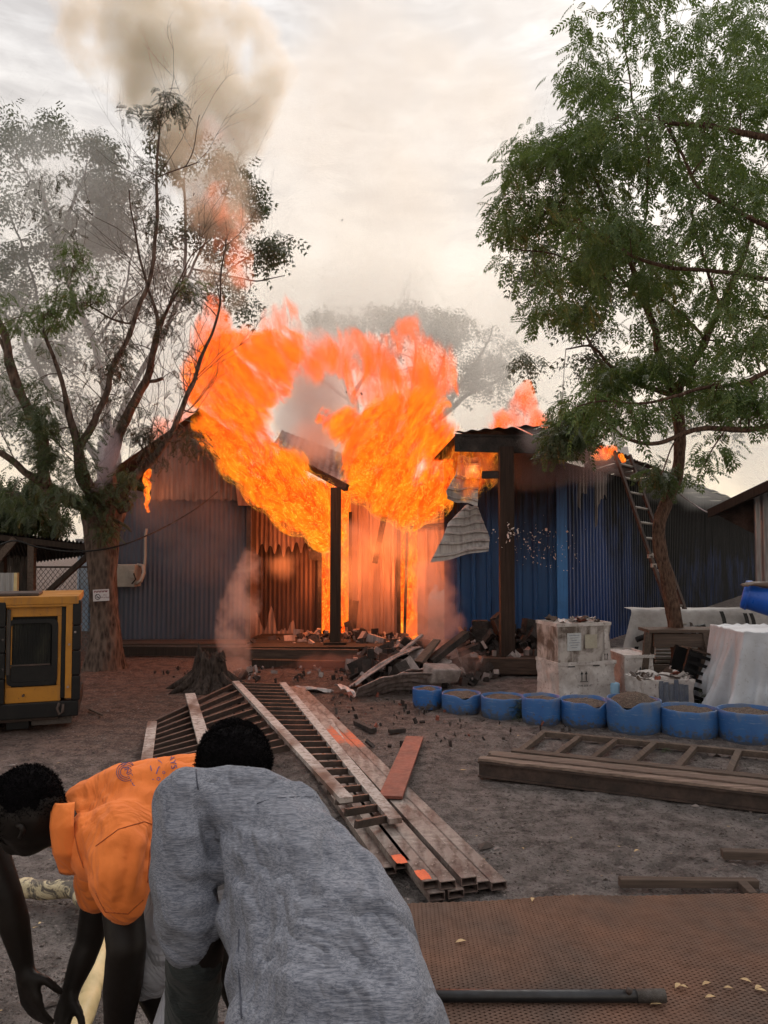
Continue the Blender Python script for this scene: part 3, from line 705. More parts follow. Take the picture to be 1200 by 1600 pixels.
for i, (px, py, w_, h_, lab) in enumerate(drums):
    g0 = G(px, py); rr = w_/2*g0.y/1200*1.02; c = Vector((px_x := (g0.x*(g0.y+rr)/g0.y), g0.y+rr, 0)); H = h_*g0.y/1200*(.86, .78, .8, .9, .82, .88, .76, .82)[i]
    d_ = empty('drum_planter', c, lab, 'planter', 'blue half drums planted in a row across the yard')
    notch = {4: 1.4, 5: -2.2, 1: .5}.get(i); sd = i*3.3
    def fn(r, z_, a, k, H=H, notch=notch, sd=sd):
        tt = z_/H
        if tt > .5:
            z_ = z_ + H*.05*noise.noise(Vector((math.cos(a)*2, math.sin(a)*2, sd)))*tt
            if notch is not None: z_ -= H*.22*math.exp(-((a-PI*1.5-notch*.25+PI) % (2*PI)-PI)**2/.12)*(tt-.5)*2
        r = r*(1+.035*noise.noise(Vector((math.cos(a)*1.3, math.sin(a)*1.3, sd+z_*2))))
        return r, z_
    MB().lathe(c, [(rr*.93, -.02), (rr*.985, H*.12), (rr, H*.3), (rr*.99, H*.5), (rr*1.0, H*.7), (rr*.985, H*.92), (rr*.975, H), (rr*.93, H), (rr*.93, H*.75)], 44, fn).build('shell', M_DRUM, d_, True)
    def sf(u, v, c=c, rr=rr, H=H, i=i):
        a = u*2*PI; r_ = v*rr*.945; x, y = r_*math.cos(a), r_*math.sin(a)
        hp = .10 if i == 5 else .03
        return c + Vector((x, y, H*.84 + hp*(1-v*v) + .018*noise.noise(Vector((x*14, y*14, i)))))
    MB().grid(sf, 30, 9).build('soil', M_SOIL, d_, True)

# ------------------------------------------------------------------ cardboard / polystyrene boxes
def arrows(parent, c, s_, dx, dz=Vector((0, 0, 1)), nrm=Vector((0, -1, 0)), mat=None):
    mb = MB(); dx = Vector(dx).normalized()
    for k in (-1, 1):
        o_ = Vector(c) + dx*k*s_*.22 + nrm*.003
        mb.prism([o_+dx*(-.04*s_), o_+dx*(.04*s_), o_+dx*(.04*s_)+dz*s_*.6, o_+dx*(-.04*s_)+dz*s_*.6], nrm*.001)
        mb.prism([o_+dx*(-.14*s_)+dz*s_*.6, o_+dx*(.14*s_)+dz*s_*.6, o_+dz*s_*.9], nrm*.001)
    o_ = Vector(c)+nrm*.003; mb.prism([o_+dx*(-.4*s_)-dz*s_*.08, o_+dx*(.4*s_)-dz*s_*.08, o_+dx*(.4*s_)-dz*s_*.02, o_+dx*(-.4*s_)-dz*s_*.02], nrm*.001)
    return mb.build('arrow_print', mat or M_INK, parent)
t = NT('scuffed_white_box'); v = t.obj(); n1 = t.noise(v, 5, 5, .65, .5); n2 = t.noise(v, 24, 5, .7)
M_BOXW = t.out(t.bsdf(t.mix(t.mr(n2, .56, .68, 0, .8), t.mix(t.mr(n1, .35, .6), (.60, .57, .56), (.40, .36, .345)), (.14, .10, .085)), .7, 0, t.bump(t.math('ADD', n1, n2), .5, .012)))
t = NT('stained_box'); v = t.obj(); n1 = t.noise(v, 3.2, 5, .65, .5); n2 = t.noise(v, 22, 5, .7); n3 = t.noise(t.map(v, (6, 6, .7)), 3, 3)
M_BOXD = t.out(t.bsdf(t.mix(t.mr(t.math('ADD', n1, t.math('MULTIPLY', n3, .4)), .60, .78), (.10, .075, .062), (.42, .38, .36)), .6, 0, t.bump(n2, .4, .008)))
def boxy(name, a, b, depth, ang, label, mat, tops=True, crumple=.012, group='boxes heaped beside the blue wall'):
    """front bottom-left a and bottom-right b as ground-plane points, ht = (z0,z1)"""
    pass
def make_box(label, x, y, z0, w_, d_, h_, rot, mat, lid=None, crum=.01, rubbish=False):
    o = empty('storage_box', (x, y, z0), label, 'box', 'boxes heaped before the blue hut')
    M = Matrix.Rotation(rot, 3, 'Z'); c = Vector((x, y, z0))
    def side(p0, p1, nm):
        def f(u, v):
            p = lerp(Vector(p0), Vector(p1), u); p.z = v*h_
            nr = Vector((p.x, p.y, 0)).normalized()
            p += nr*crum*(noise.noise(Vector((p.x*8, p.y*8, p.z*8+x)))*1.6 - .5*math.sin(v*PI))
            return c + M @ p
        return MB().grid(f, 22, 16).build(nm, mat, o, True)
    hw, hd = w_/2, d_/2
    side((-hw, -hd, 0), (hw, -hd, 0), 'front_side'); side((hw, -hd, 0), (hw, hd, 0), 'end_side'); side((hw, hd, 0), (-hw, hd, 0), 'rear_side'); side((-hw, hd, 0), (-hw, -hd, 0), 'end_side')
    MB().grid(lambda u, v: c + M @ Vector((lerp(-hw, hw, u)*1.02, lerp(-hd, hd, v)*1.02, h_+.012*noise.noise(Vector((u*5, v*5, x*3))))), 14, 14).build('top', mat, o, True)
    for s_ in (-1, 1):
        MB().box(c + M @ Vector((0, s_*hd*1.0, h_-.0)), (w_*1.03, .012, .035), M).build('rim', M_BOXW, o)
        MB().box(c + M @ Vector((s_*hw*1.0, 0, h_-.0)), (.012, d_*1.03, .035), M).build('rim', M_BOXW, o)
    if rubbish:
        for k in range(rubbish):
            p = c + M @ Vector((U(-hw, hw)*.85, U(-hd, hd)*.85, h_+U(.01, .05))); s_ = U(.04, .12); e = Euler((U(-.5, .5), U(-.5, .5), U(0, 3)))
            MB().grid(lambda u, v: p + e.to_matrix() @ Vector(((u-.5)*s_*2, (v-.5)*s_, .02*math.sin(u*5+k)+.01*math.sin(v*7))), 5, 4).build('scrap', random.choice([M_BOXW, M_ASH, M_DECK, M_RUSTRED, M_ASH]), o, solid=.002)
    return o, c, M
Yb = 8.35
def place_on(pxl, pxr, Y): return X_(pxl, Y), X_(pxr, Y)
xl_, xr_ = X_(852, Yb), X_(944, Yb)
hb = Z_(1036, Yb)-0
b1, c1_, M1 = make_box('large white carton with two black up arrows under the stained box', (X_(855, Yb)+X_(955, Yb))/2+.02, Yb+.32, .0, .70, .50, Z_(1038, Yb), .28, M_BOXW, crum=.016)
arrows(b1, c1_ + M1 @ Vector((-.05, -.262, .2)), .12, M1 @ Vector((1, 0, 0)), nrm=M1 @ Vector((0, -1, 0)))
arrows(b1, c1_ + M1 @ Vector((.365, -.02, .2)), .12, M1 @ Vector((0, 1, 0)), nrm=M1 @ Vector((1, 0, 0)))
text('THIS SIDE UP', .028, M_INK, b1, Matrix.Translation(c1_ + M1 @ Vector((-.04, -.268, .15))) @ M1.to_4x4() @ Matrix.Rotation(PI/2, 4, 'X'))
for dx in (-.2, .1):
    MB().box(c1_ + M1 @ Vector((dx, -.266, .36)), (.08, .004, .012), M1).build('hand_slot', M_INK, b1)
z1 = Z_(1038, Yb)
b2, c2_, M2 = make_box('brown stained white box with paper labels and rubbish on top, stacked highest', c1_.x-.02, Yb+.33, z1+.005, .66, .46, Z_(978, Yb)-z1, .30, M_BOXD, crum=.008, rubbish=14)
h2 = Z_(978, Yb)-z1
for u_, w_, h_, m_ in ((-.13, .17, .19, M_PAPER), (.08, .15, .15, M_PEEL)):
    MB().box(c2_ + M2 @ Vector((u_, -.237, h2*.55)), (w_, .003, h_), M2).build('paper_label', m_ if m_ is M_PAPER else simple('yellowed_paper', (.42, .39, .31), (.36, .33, .27), 12), b2)
for r_ in range(6):
    MB().box(c2_ + M2 @ Vector((-.13, -.2395, h2*.55+.07-.026*r_)), (.13-.03*(r_ % 3), .001, .006), M2).build('print_line', simple('grey_ink', (.2, .22, .26), (.2, .22, .26), 5), b2)
MB().box(c2_ + M2 @ Vector((.336, -.03, h2*.62)), (.003, .17, .18), M2).build('paper_label', M_PAPER, b2)
MB().box(c2_ + M2 @ Vector((.27, -.24, h2*.45)), (.05, .004, h2*.8), M2).build('tape_strip', M_BOXW, b2)
MB().box(c2_ + M2 @ Vector((.26, -.243, h2*.13)), (.09, .003, .09), M2).build('paper_label', M_BOXW, b2)
arrows(b2, c2_ + M2 @ Vector((.26, -.243, h2*.07)), .07, M2 @ Vector((1, 0, 0)), nrm=M2 @ Vector((0, -1, 0)))
b3, c3_, M3 = make_box('plain white carton with one arrow mark set behind the stacked pair', X_(978, 9.0), 9.0, 0, .34, .6, Z_(1020, 9.0), .1, M_BOXW)
arrows(b3, c3_ + M3 @ Vector((.03, -.312, .22)), .10, (1, 0, 0))
b4, c4_, M4 = make_box('low white tub with blue grey stains heaped with scrap below the tree', (X_(993, 8.0)+X_(1085, 8.0))/2, 8.25, 0, .56, .42, Z_(1066, 8.0), .14, M_BOXW, rubbish=22)
for k in range(6):
    MB().box(c4_ + M4 @ Vector((-.09+.055*k, -.216, .13+U(-.03, .05))), (.05, .003, .2+U(-.06, .06)), M4).build('stain_patch', simple('blue_grey_stain', (.09, .11, .16), (.16, .17, .2), 14), b4)
can = MB().lathe(G(964, 1092)+Vector((0, .1, 0)), [(.0, 0), (.055, .0), (.06, .02), (.06, .15), (.045, .16), (.0, .16)], 20).build('plastic_pot', simple('pale_blue_plastic', (.28, .45, .62), (.22, .38, .55), 6), None, True)
tag(can, 'small pale blue plastic pot leaning at the corner of the white carton', 'pot')

# ------------------------------------------------------------------ tarps
t = NT('grey_white_tarp'); v = t.obj(); n1 = t.noise(v, 2.5, 5, .6, .6); n2 = t.noise(v, 30, 4, .7); wv = t.wave(v, 90, .5, 'DIAGONAL')
M_TARP = t.out(t.bsdf(t.mix(t.mr(n2, .6, .72, 0, .6), t.mix(t.mr(n1, .35, .65), (.58, .61, .67), (.42, .43, .47)), (.2, .17, .15)), .55, 0, t.bump(t.math('ADD', n1, t.math('MULTIPLY', wv, .1)), .6, .02)))
def drape(c, topw, topd, H, flare, seed, nu=120, nv=40, foldn=9, fold=.05):
    """cloth thrown over a box: flat top, folded sides that flare to the ground"""
    mb = MB(); c = Vector(c)
    def rim(a):
        ca, sa = math.cos(a), math.sin(a); m_ = max(abs(ca)/(topw/2), abs(sa)/(topd/2)); return ca/m_, sa/m_
    def f(u, v):
        a = u*2*PI; x, y = rim(a); s0 = noise.noise(Vector((math.cos(a)*2, math.sin(a)*2, seed)))
        if v < .3:
            q = v/.3; return c+Vector((x*q, y*q, H+.012*noise.noise(Vector((x*q*6, y*q*6, seed)))))
        q = (v-.3)/.7
        fo = fold*q*(math.sin(a*foldn+s0*4+seed)+.6*math.sin(a*foldn*2.3+seed*2+q*2)+1.5*noise.noise(Vector((a*3, q*3, seed))))
        out = flare*q**1.3*(1+.9*s0)+fo
        l_ = math.hypot(x, y); zz = H*(1-q)+.012+.02*noise.noise(Vector((a*9, q*4, seed)))*(1-q)
        if q > .93: zz += .01*math.sin(a*30)
        return c+Vector((x+x/l_*out, y+y/l_*out, max(zz, .012)))
    return mb.grid(f, nu, nv)
c_ = Vector((X_(1215, 7.9), 8.0, 0))
o = drape(c_, 1.02, .8, Z_(990, 7.6), .20, 3.1, 200, 60, 13, .075).build('tarpaulin', M_TARP, None, True); tag(o, 'bluish white woven tarp draped to the ground over a stack at right', 'tarpaulin')
yy = 9.7
def t2(u, v):
    x = lerp(X_(985, yy), X_(1215, yy), u); top = Z_(955, yy)
    if v < .25: q = v/.25; return Vector((x, yy+.35*(1-q), top+.02+.01*noise.noise(Vector((u*9, q, 0)))))
    q = (v-.25)/.75; z_ = lerp(top, max(.02, .05+.25*max(0, math.sin(u*7))), q)
    return Vector((x - .25*q*max(0, 1-u*5), yy - .12*q - .05*q*math.sin(u*34+2*noise.noise(Vector((u*5, 0, 0)))) , z_))
tp = MB().grid(t2, 90, 26).build('tarpaulin', simple('dull_white_tarp', (.38, .365, .36), (.27, .25, .245), 3, .6, 0, .5, bsc=12, bd=.02), None, True)
tag(tp, 'dull white tarp with black stripes spread over things against the blue wall', 'tarpaulin')
for (p0, p1) in (((1126, 955), (1134, 1005)), ((1163, 958), (1168, 1005)), ((1172, 958), (1180, 1005)), ((985, 1045), (997, 1010))):
    a_, b_ = P(*p0, yy-.09), P(*p1, yy-.17)
    MB().grid(lambda u, v: lerp(a_, b_, v)+Vector(((u-.5)*.05+.02*math.sin(v*5), -.015, 0)), 1, 8).build('stripe', M_BLACK, tp)
a_, b_, c0 = P(994, 1000, yy-.14), P(1070, 985, yy-.14), P(1100, 978, yy-.16)
MB().tube([a_, lerp(a_, b_, .4)+Vector((0, -.02, .05)), b_, c0, P(1104, 1000, yy-.2)], .035, 8).build('stripe', M_BLACK, tp)
MB().bb((X_(1000, 9.9), 9.85, 0), (X_(1230, 9.9), 10.3, Z_(962, 9.9))).build('covered_crate', M_WOODX, None)
tag(bpy.data.objects['covered_crate'], 'wooden crate mostly hidden under the dull white tarp', 'crate')

# wooden trestle table by the tree trunk
tb = empty('trestle_table', (X_(1050, 8.9), 8.9, 0), 'weathered wooden trestle with splayed legs behind the small tree', 'table')
yt = 8.9; zt = Z_(984, yt)
MB().box(((X_(1002, yt)+X_(1114, yt))/2, yt, zt), (X_(1114, yt)-X_(1002, yt), .34, .035), (0, 0, .02)).build('table_top', M_WOODX, tb)
MB().bb((X_(1012, yt), yt-.15, zt-.18), (X_(1100, yt), yt-.11, zt-.03)).build('apron', M_WOODX, tb)
for a_, b_ in (((1013, 988), (1003, 1068)), ((1098, 988), (1093, 1042)), ((1102, 988), (1122, 1085)), ((1018, 990), (1010, 1050))):
    q = .0 if a_[0] in (1013, 1102) else .25
    A_, B_ = P(a_[0], a_[1], yt-.14+q), P(b_[0], b_[1], yt-.2+q*1.2); B_.z = 0; MB().beam(A_, B_, .075, .05, (0, 1, 0), .003).build('leg', M_WOOD, tb)
MB().bb((X_(1012, yt), yt-.12, Z_(1046, yt)), (X_(1098, yt), yt-.08, Z_(1036, yt))).build('stretcher', M_WOODX, tb)
for k in range(7):
    z_ = Z_(1001+k*5.4, yt+.3); MB().bb((X_(1020, yt+.3), yt+.28, z_-.012), (X_(1092, yt+.3), yt+.32, z_+.012)).build('slat', M_CREAM, tb)
# black crate leaning
kr = empty('plastic_crate', G(1102, 1105)+Vector((0, .3, 0)), 'black slatted crate tipped over beside the low white tub', 'crate')
ck = Vector(kr.location)+Vector((0, .1, .28)); Mk = Euler((0, R(18), R(8))).to_matrix()
for k in range(6): MB().box(ck+Mk @ Vector((0, -.15, -.22+.085*k)), (.30, .02, .035), Mk).build('slat', M_BLACK, kr)
for sx in (-1, 1):
    for sy in (-1, 1): MB().box(ck+Mk @ Vector((sx*.15, sy*.14, 0)), (.03, .03, .52), Mk).build('corner_post', M_BLACK, kr)
MB().box(ck+Mk @ Vector((0, .14, 0)), (.28, .015, .5), Mk).build('back_panel', M_BLACK, kr)
MB().box(ck+Mk @ Vector((0, -.01, .26)), (.24, .22, .02), Mk).build('lid', M_WOODX, kr)

# ------------------------------------------------------------------ ladder leaning on the receding blue wall
lad = empty('ladder', G(1095, 1075), 'long metal ladder leaning on the sooty blue wall up to the burning eaves', 'ladder')
bl, br_ = P(1085, 1078, 9.25), P(1112, 1078, 9.25); tl, tr_ = P(960, 706, 11.15), P(984, 712, 11.25)
bl.z = br_.z = .02
for a_, b_ in ((bl, tl), (br_, tr_)): MB().beam(a_, b_, .03, .07, (0, -1, .5)).build('rail', M_DARKSTEEL, lad)
M_RUNG = simple('pale_rung', (.36, .33, .30), (.25, .22, .2), 9, .5, .3)
for k in range(1, 14):
    t_ = k/14+.01; a_, b_ = bl.lerp(tl, t_), br_.lerp(tr_, t_); MB().tube([a_, b_], .017, 8).build('rung', M_RUNG, lad, True)
for t_ in (.46, .50):
    a_, b_ = bl.lerp(tl, t_), br_.lerp(tr_, t_); MB().box(a_, (.06, .07, .05)).build('clamp', M_RUNG, lad)

# ------------------------------------------------------------------ steel: rectangular tubes in the foreground
tdir = (G(500, 1105)-G(785, 1387)); tdir.z = 0; tdir.normalize()
side = Vector((tdir.y, -tdir.x, 0))
def rtube(front, z0, w_, h_, L_, label, dd=tdir, mat=None, wall=.004, zend=None):
    front = Vector((front.x, front.y, z0+h_/2)); o = empty('steel_tube', Vector((front.x, front.y, z0)), label, 'steel tube', 'rusty rectangular steel tubes piled together')
    back = front+dd*L_
    if zend is not None: back.z = zend
    d = (back-front).normalized(); x = d.cross(Vector((0, 0, 1))).normalized(); u = x.cross(d)
    def ring(p, a, b): return [p+x*a+u*b, p-x*a+u*b, p-x*a-u*b, p+x*a-u*b]
    mb = MB(); ow, ih = w_/2, h_/2
    o0, o1, i0, i1 = ring(front, ow, ih), ring(back, ow, ih), ring(front, ow-wall, ih-wall), ring(front+d*.6, ow-wall, ih-wall)
    mb.v = o0+o1+i0+i1
    for k in range(4):
        k2 = (k+1) % 4; mb.f += [(k, k2, 4+k2, 4+k), (k, k2, 8+k2, 8+k), (8+k, 8+k2, 12+k2, 12+k)]
    mb.f += [(4, 5, 6, 7), (12, 13, 14, 15)]
    ob = mb.build('tube_wall', mat or M_STEEL, o); return o
W_, H_ = .079, .038
ends = [((780, 1392), 0, 'rusty steel tube lying furthest to the right in the pile, plain brown end'),
        ((754, 1391), 0, 'rusty steel tube second from the right in the floor row'),
        ((735, 1396), 0, 'short reaching steel tube lying under the tube with the tall red patch'),
        ((713, 1405), 0, 'lower steel tube poking out beneath the paler middle tubes'),
        ((683, 1409), 0, 'lowest nearest steel tube jutting out toward the wire mesh')]
for (px, py), z_, lab in ends: rtube(G(px, py), .004, W_, H_, 5.4, lab)
top = [((733, 1384), 'upper steel tube with long red oxide patch, right of centre'), ((700, 1390), 'upper brown steel tube with pale streaks in the middle of the pile'),
       ((673, 1389), 'upper steel tube tipped with bright orange paint at its near end')]
for (px, py), lab in top:
    p = G(px, py, .044); rtube(p, .046, W_, H_, 5.2, lab)
p = G(629, 1358, .044); rtube(p, .046, W_, H_, 4.6, 'leftmost upper steel tube with an orange painted end and red wear')
p = G(608, 1368, .0); rtube(p, .004, W_, H_, 4.6, 'stub of dark steel tube under the leftmost orange tipped tube')
M_ORANGE = simple('bright_orange_paint', (.75, .13, .03), (.6, .09, .03), 20, .6, 0, .2)
for (px, py) in ((664, 1371), (627, 1346)):
    q = G(px, py, .0855); oo = MB().grid(lambda u, v: q + side*(u-.5)*.062*(1-.3*abs(v-.5)) + tdir*((v-.2)*.11+.015*noise.noise(Vector((u*4, v*4, px)))), 6, 6).build('paint_mark', M_ORANGE, None)
    par = min((o for o in S.objects if o.name.startswith('steel_tube') and abs(o.location.z-.046) < .01), key=lambda o: (Vector(o.location)-q).length)
    for v in oo.data.vertices: v.co -= Vector(par.location)
    oo.parent = par
# red oxide plate lying across the tubes
pl0, pl1 = G(610, 1246, .10), G(648, 1152, .03)
o = MB().beam(pl0, pl1, .15, .02).build('steel_plate', M_RUSTRED, None, bevel=.003); tag(o, 'flat red oxide plank propped across the steel tubes', 'plank')
a_, b_ = G(596, 1278, .05), G(505, 1125, .05)
o = MB().beam(a_, b_, .16, .008).build('steel_plate', M_STEELP, None); tag(o, 'wide pale rusty plate seen beneath the rungs of the lattice frame', 'steel plate')
# lattice frames (welded gates of flat bars)
def lattice(label, ra0, ra1, rb0, rb1, n, matr, matg, w_=.075, h_=.035, t0=.02, t1=.985, bw=.022, bh=.04, extra=None):
    o = empty('lattice_frame', Vector(((ra0.x+rb0.x)/2, (ra0.y+rb0.y)/2, 0)), label, 'metal frame', 'welded steel lattice frames laid on the ground')
    MB().beam(ra0, ra1, w_, h_).build('rail', matr, o); MB().beam(rb0, rb1, w_, h_).build('rail', matr, o)
    for k in range(n):
        t_ = lerp(t0, t1, k/(n-1)); A_, B_ = (extra or ra0).lerp(ra1, t_), rb0.lerp(rb1, t_); dd_ = (B_-A_).normalized()
        MB().beam(A_+dd_*w_*.4-Vector((0, 0, .012)), B_-dd_*w_*.4-Vector((0, 0, .012)), bw, bh).build('rung', matg, o)
    return o
r1a, r1b = G(618, 1283, .13), G(441, 1068, .10)
r2a, r2b, r2x = G(541, 1250, .26), G(368, 1066, .12), G(558, 1296, .18)
latA = lattice('long welded steel lattice with whitewashed rails lying on the tubes', r2a, r2b, r1a, r1b, 24, M_STEELP, M_DARKSTEEL, .075, .03, extra=r2x)
r4a, r4b = G(226, 1200, .06), G(238, 1131, .06)
r2c = G(470, 1190, .22)
bars = empty('lattice_frame', r4a, 'dark lattice panel of slanted bars at the left by the stump', 'metal frame', 'welded steel lattice frames laid on the ground')
for k in range(11):
    t_ = k/10; A_ = G(lerp(240, 223, t_), lerp(1130, 1213, t_), .06); B_ = G(lerp(362, 452, t_), lerp(1072, 1168, t_), .09+.07*t_)
    MB().beam(A_, B_, .03, .045).build('bar', M_DARKSTEEL, bars)
MB().beam(G(226, 1210, .09), G(238, 1129, .09), .08, .025).build('rail', M_STEELP, bars)
MB().beam(G(328, 1190, .13), G(297, 1085, .12), .10, .025).build('rail', M_STEELP, bars)
for k in range(6):
    A_ = G(lerp(385, 560, k/5), lerp(1078, 1215, k/5), .03); B_ = G(lerp(440, 575, k/5), lerp(1090, 1222, k/5)-18, .03)
    MB().beam(A_, B_, .03, .04).build('cross_bar', M_DARKSTEEL, bars)

# ------------------------------------------------------------------ expanded metal mesh sheet
M_EXP = simple('rusted_mesh_metal', (.21, .108, .072), (.125, .084, .068), 2.2, .85, .1, .3, bsc=18, bd=.003)
x0, x1, y0, y1 = -.12, 2.7, 2.25, 3.53
L_, Wd = .036, .0175
nx, ny = int((x1-x0)/L_), int((y1-y0)/(Wd/2))
V = []; F = []
def mz(x, y): return .034 + .018*noise.noise(Vector((x*1.9, y*1.9, 7))) + .02*max(0, (y-3.45))*0
def warp(x, y): return x + .03*noise.noise(Vector((x*.7, y*.7, 0))), y + (.10*math.sin(x*1.1-.2)+.03)*((y-y0)/(y1-y0))
sw = .0028
for j in range(ny):
    for i in range(nx):
        cx_ = x0+(i+(j % 2)*.5)*L_; cy_ = y0+j*Wd/2
        for sx in (-1, 1):
            ax, ay, bx, by = cx_, cy_, cx_+sx*L_/2, cy_+Wd/2
            ax, ay = warp(ax, ay); bx, by = warp(bx, by)
            k = len(V); z0_ = mz(ax, ay); z1_ = mz(bx, by)
            V += [(ax, ay-sw, z0_), (ax, ay+sw, z0_+.003), (bx, by+sw, z1_+.003), (bx, by-sw, z1_)]
            F += [(k, k+1, k+2, k+3)]
            V += [(ax, ay-sw, z0_-.004), (bx, by-sw, z1_-.004)]; F += [(k, k+3, k+5, k+4)]
me = bpy.data.meshes.new('mesh_sheet'); me.from_pydata(V, [], F); me.update()
exp_ = empty('mesh_sheet', (0, 3, 0), 'large sheet of rusty expanded metal mesh lying at the lower right', 'metal mesh')
for v in me.vertices: v.co -= Vector((0, 3, 0))
mm = link_mesh('strands', me, M_EXP, exp_); tag(mm, kind='stuff')
# rusty dust bed under the mesh, coloured darker to paint in the shade
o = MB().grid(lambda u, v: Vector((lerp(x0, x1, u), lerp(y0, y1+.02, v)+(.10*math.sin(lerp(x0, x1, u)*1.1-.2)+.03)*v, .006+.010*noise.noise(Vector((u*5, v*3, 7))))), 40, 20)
t = NT('shaded_rust_dust'); v = t.pos(); n1 = t.noise(v, 2.5, 4, .6); n2 = t.noise(v, 60, 4, .7)
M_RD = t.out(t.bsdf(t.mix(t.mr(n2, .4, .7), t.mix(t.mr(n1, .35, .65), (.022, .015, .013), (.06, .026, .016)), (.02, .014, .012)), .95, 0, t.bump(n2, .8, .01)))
ob = o.build('shaded_rust_earth', M_RD, None, True); tag(ob, kind='structure')
# dark pipe on the mesh
pp = empty('steel_pipe', P(870, 1556, 2.75), 'dark grey steel pipe lying across the rusty mesh', 'pipe')
pa, pb = G(640, 1556, .062), G(1038, 1556, .062)
MB().tube([pa, lerp(pa, pb, .33), lerp(pa, pb, .66), pb], .021, 20).build('barrel', simple('pipe_steel', (.05, .052, .058), (.035, .033, .034), 5, .4, .6, .1, bsc=40), pp, True)
MB().tube([pb-Vector((.10, 0, 0)), pb+Vector((.002, 0, 0))], .0225, 20).build('collar', simple('worn_collar', (.10, .09, .085), (.06, .05, .045), 30, .6, .4, .4), pp, True)
MB().tube([pb+Vector((-.13, -.006, .01)), pb+Vector((-.125, -.006, .028))], .012, 8).build('nub', M_DARKSTEEL, pp, True)
# pale dry leaves on the mesh
for i, (px, py, a_) in enumerate([(1059, 1541, .8), (1068, 1543, -.5), (1104, 1538, .4), (1138, 1545, -.2), (1110, 1559, .1), (1165, 1533, -.7), (1185, 1544, .5), (1190, 1549, -.4), (720, 1472, .3), (1025, 1570, 0), (832, 1406, 1.3), (995, 1330, .5)]):
    c = G(px, py, .043); L2 = U(.016, .024); Mz = Matrix.Rotation(a_, 3, 'Z')
    ob = MB().grid(lambda u, v: c + Mz @ Vector(((u-.5)*2*L2, (v-.5)*L2*.9*math.sin(PI*min(max(u, .02), .98)), .006*math.sin(u*3)+.004*abs(v-.5))), 8, 4).build('dry_leaf', M_LEAFPALE, None, True)
    tag(ob, ['leftmost of the dry leaves beyond the pipe end', 'dry leaf touching the leftmost one past the pipe end', 'broad dry leaf on the mesh between the pipe end and the right edge', 'two toned dry leaf in the middle of the mesh row', 'tiny dry crumb of leaf lying lower than the row', 'upper small dry leaf highest of the row on the mesh',
      'large dry leaf nearest to the right edge', 'dry leaf tucked under the one at the right edge', 'single pale chip of leaf on the mesh near the grey shirt', 'small dry leaf just past the end of the pipe', 'upright dry leaf on bare ground above the mesh', 'pale dry leaf on bare ground beside the board stack'][i], 'leaf', 'pale dry leaves on the mesh')

# ------------------------------------------------------------------ right: timber frame, stacked boards on a channel
fr = empty('timber_lattice', G(795, 1182), 'grey timber frame with six rungs lying flat before the blue drums', 'wooden frame')
A0, A1 = G(797, 1186, .03), G(1290, 1236, .03); B0, B1 = G(846, 1146, .03), G(1290, 1188, .03)
MB().beam(A0, A1, .058, .045, jit=.003).build('rail', M_WOOD, fr); MB().beam(B0, B1, .055, .045, jit=.003).build('rail', M_WOOD, fr)
for (a_, b_) in (((849, 1146), (801, 1184)), ((904, 1153), (862, 1186)), ((961, 1158), (920, 1191)), ((1023, 1163), (982, 1198)), ((1086, 1168), (1055, 1204)), ((1155, 1173), (1137, 1213)), ((1224, 1180), (1218, 1222))):
    MB().beam(G(*a_, .035), G(*b_, .035), .045, .035, jit=.003).build('rung', M_WOOD, fr)
c0_, c1_2 = G(747, 1214), G(1290, 1281)
dc = (c1_2-c0_).normalized(); nc = Vector((-dc.y, dc.x, 0))
ch = empty('steel_channel', c0_, 'long black steel channel on edge at the bottom of the board stack', 'steel beam')
MB().beam(c0_+nc*.03+Vector((0, 0, .055)), c1_2+nc*.03+Vector((0, 0, .055)), .012, .085).build('web', M_DARKSTEEL, ch)
MB().beam(c0_+nc*.03+Vector((0, 0, .008)), c1_2+nc*.03+Vector((0, 0, .008)), .08, .012).build('flange', M_DARKSTEEL, ch)
MB().beam(c0_+nc*.06+Vector((0, 0, .103)), c1_2+nc*.06+Vector((0, 0, .103)), .12, .012).build('flange', M_DARKSTEEL, ch)
labs = ['front weathered board of the stack over the black channel', 'splintered second board of the stack over the black channel', 'cracked third board of the stack over the black channel', 'rearmost thin board of the stack beside the timber frame']
for k in range(4):
    z_ = .121+(0, .010, -.004, .006)[k]; of = nc*(.045+.094*k); st_ = dc*(.0, .06, .02, .17)[k]
    M_PK = wood('board_wood_%d' % k, ((.30, .20, .26, .17)[k], (.22, .145, .195, .125)[k], (.18, .12, .16, .105)[k]), (.10, .07, .058), axis='X') if k < 3 else M_WOODX
    a_, b_ = c0_+of+st_+Vector((0, 0, z_)), c1_2+of+Vector((0, 0, z_))
    def f(u, v, a_=a_, b_=b_, k=k):
        p = a_.lerp(b_, u); w2 = .082*(1-.5*max(0, .04-u)*12*abs(math.sin(v*9+k)))
        return p + nc*((v-.5)*w2) + Vector((0, 0, .004*noise.noise(Vector((u*12, v*3, k))))) + nc*.003*noise.noise(Vector((u*60, 0, k)))
    ob = MB().grid(f, 120, 4).build('board', M_PK, None, False, solid=.018); tag(ob, labs[k], 'board', 'weathered boards stacked on the steel channel')
ob = MB().beam(c0_+nc*.2+Vector((0, 0, .05)), c1_2+nc*.2+Vector((0, 0, .05)), .14, .09).build('board', M_DARKWOOD, None); tag(ob, 'thick dark timber hidden under the board stack', 'board')
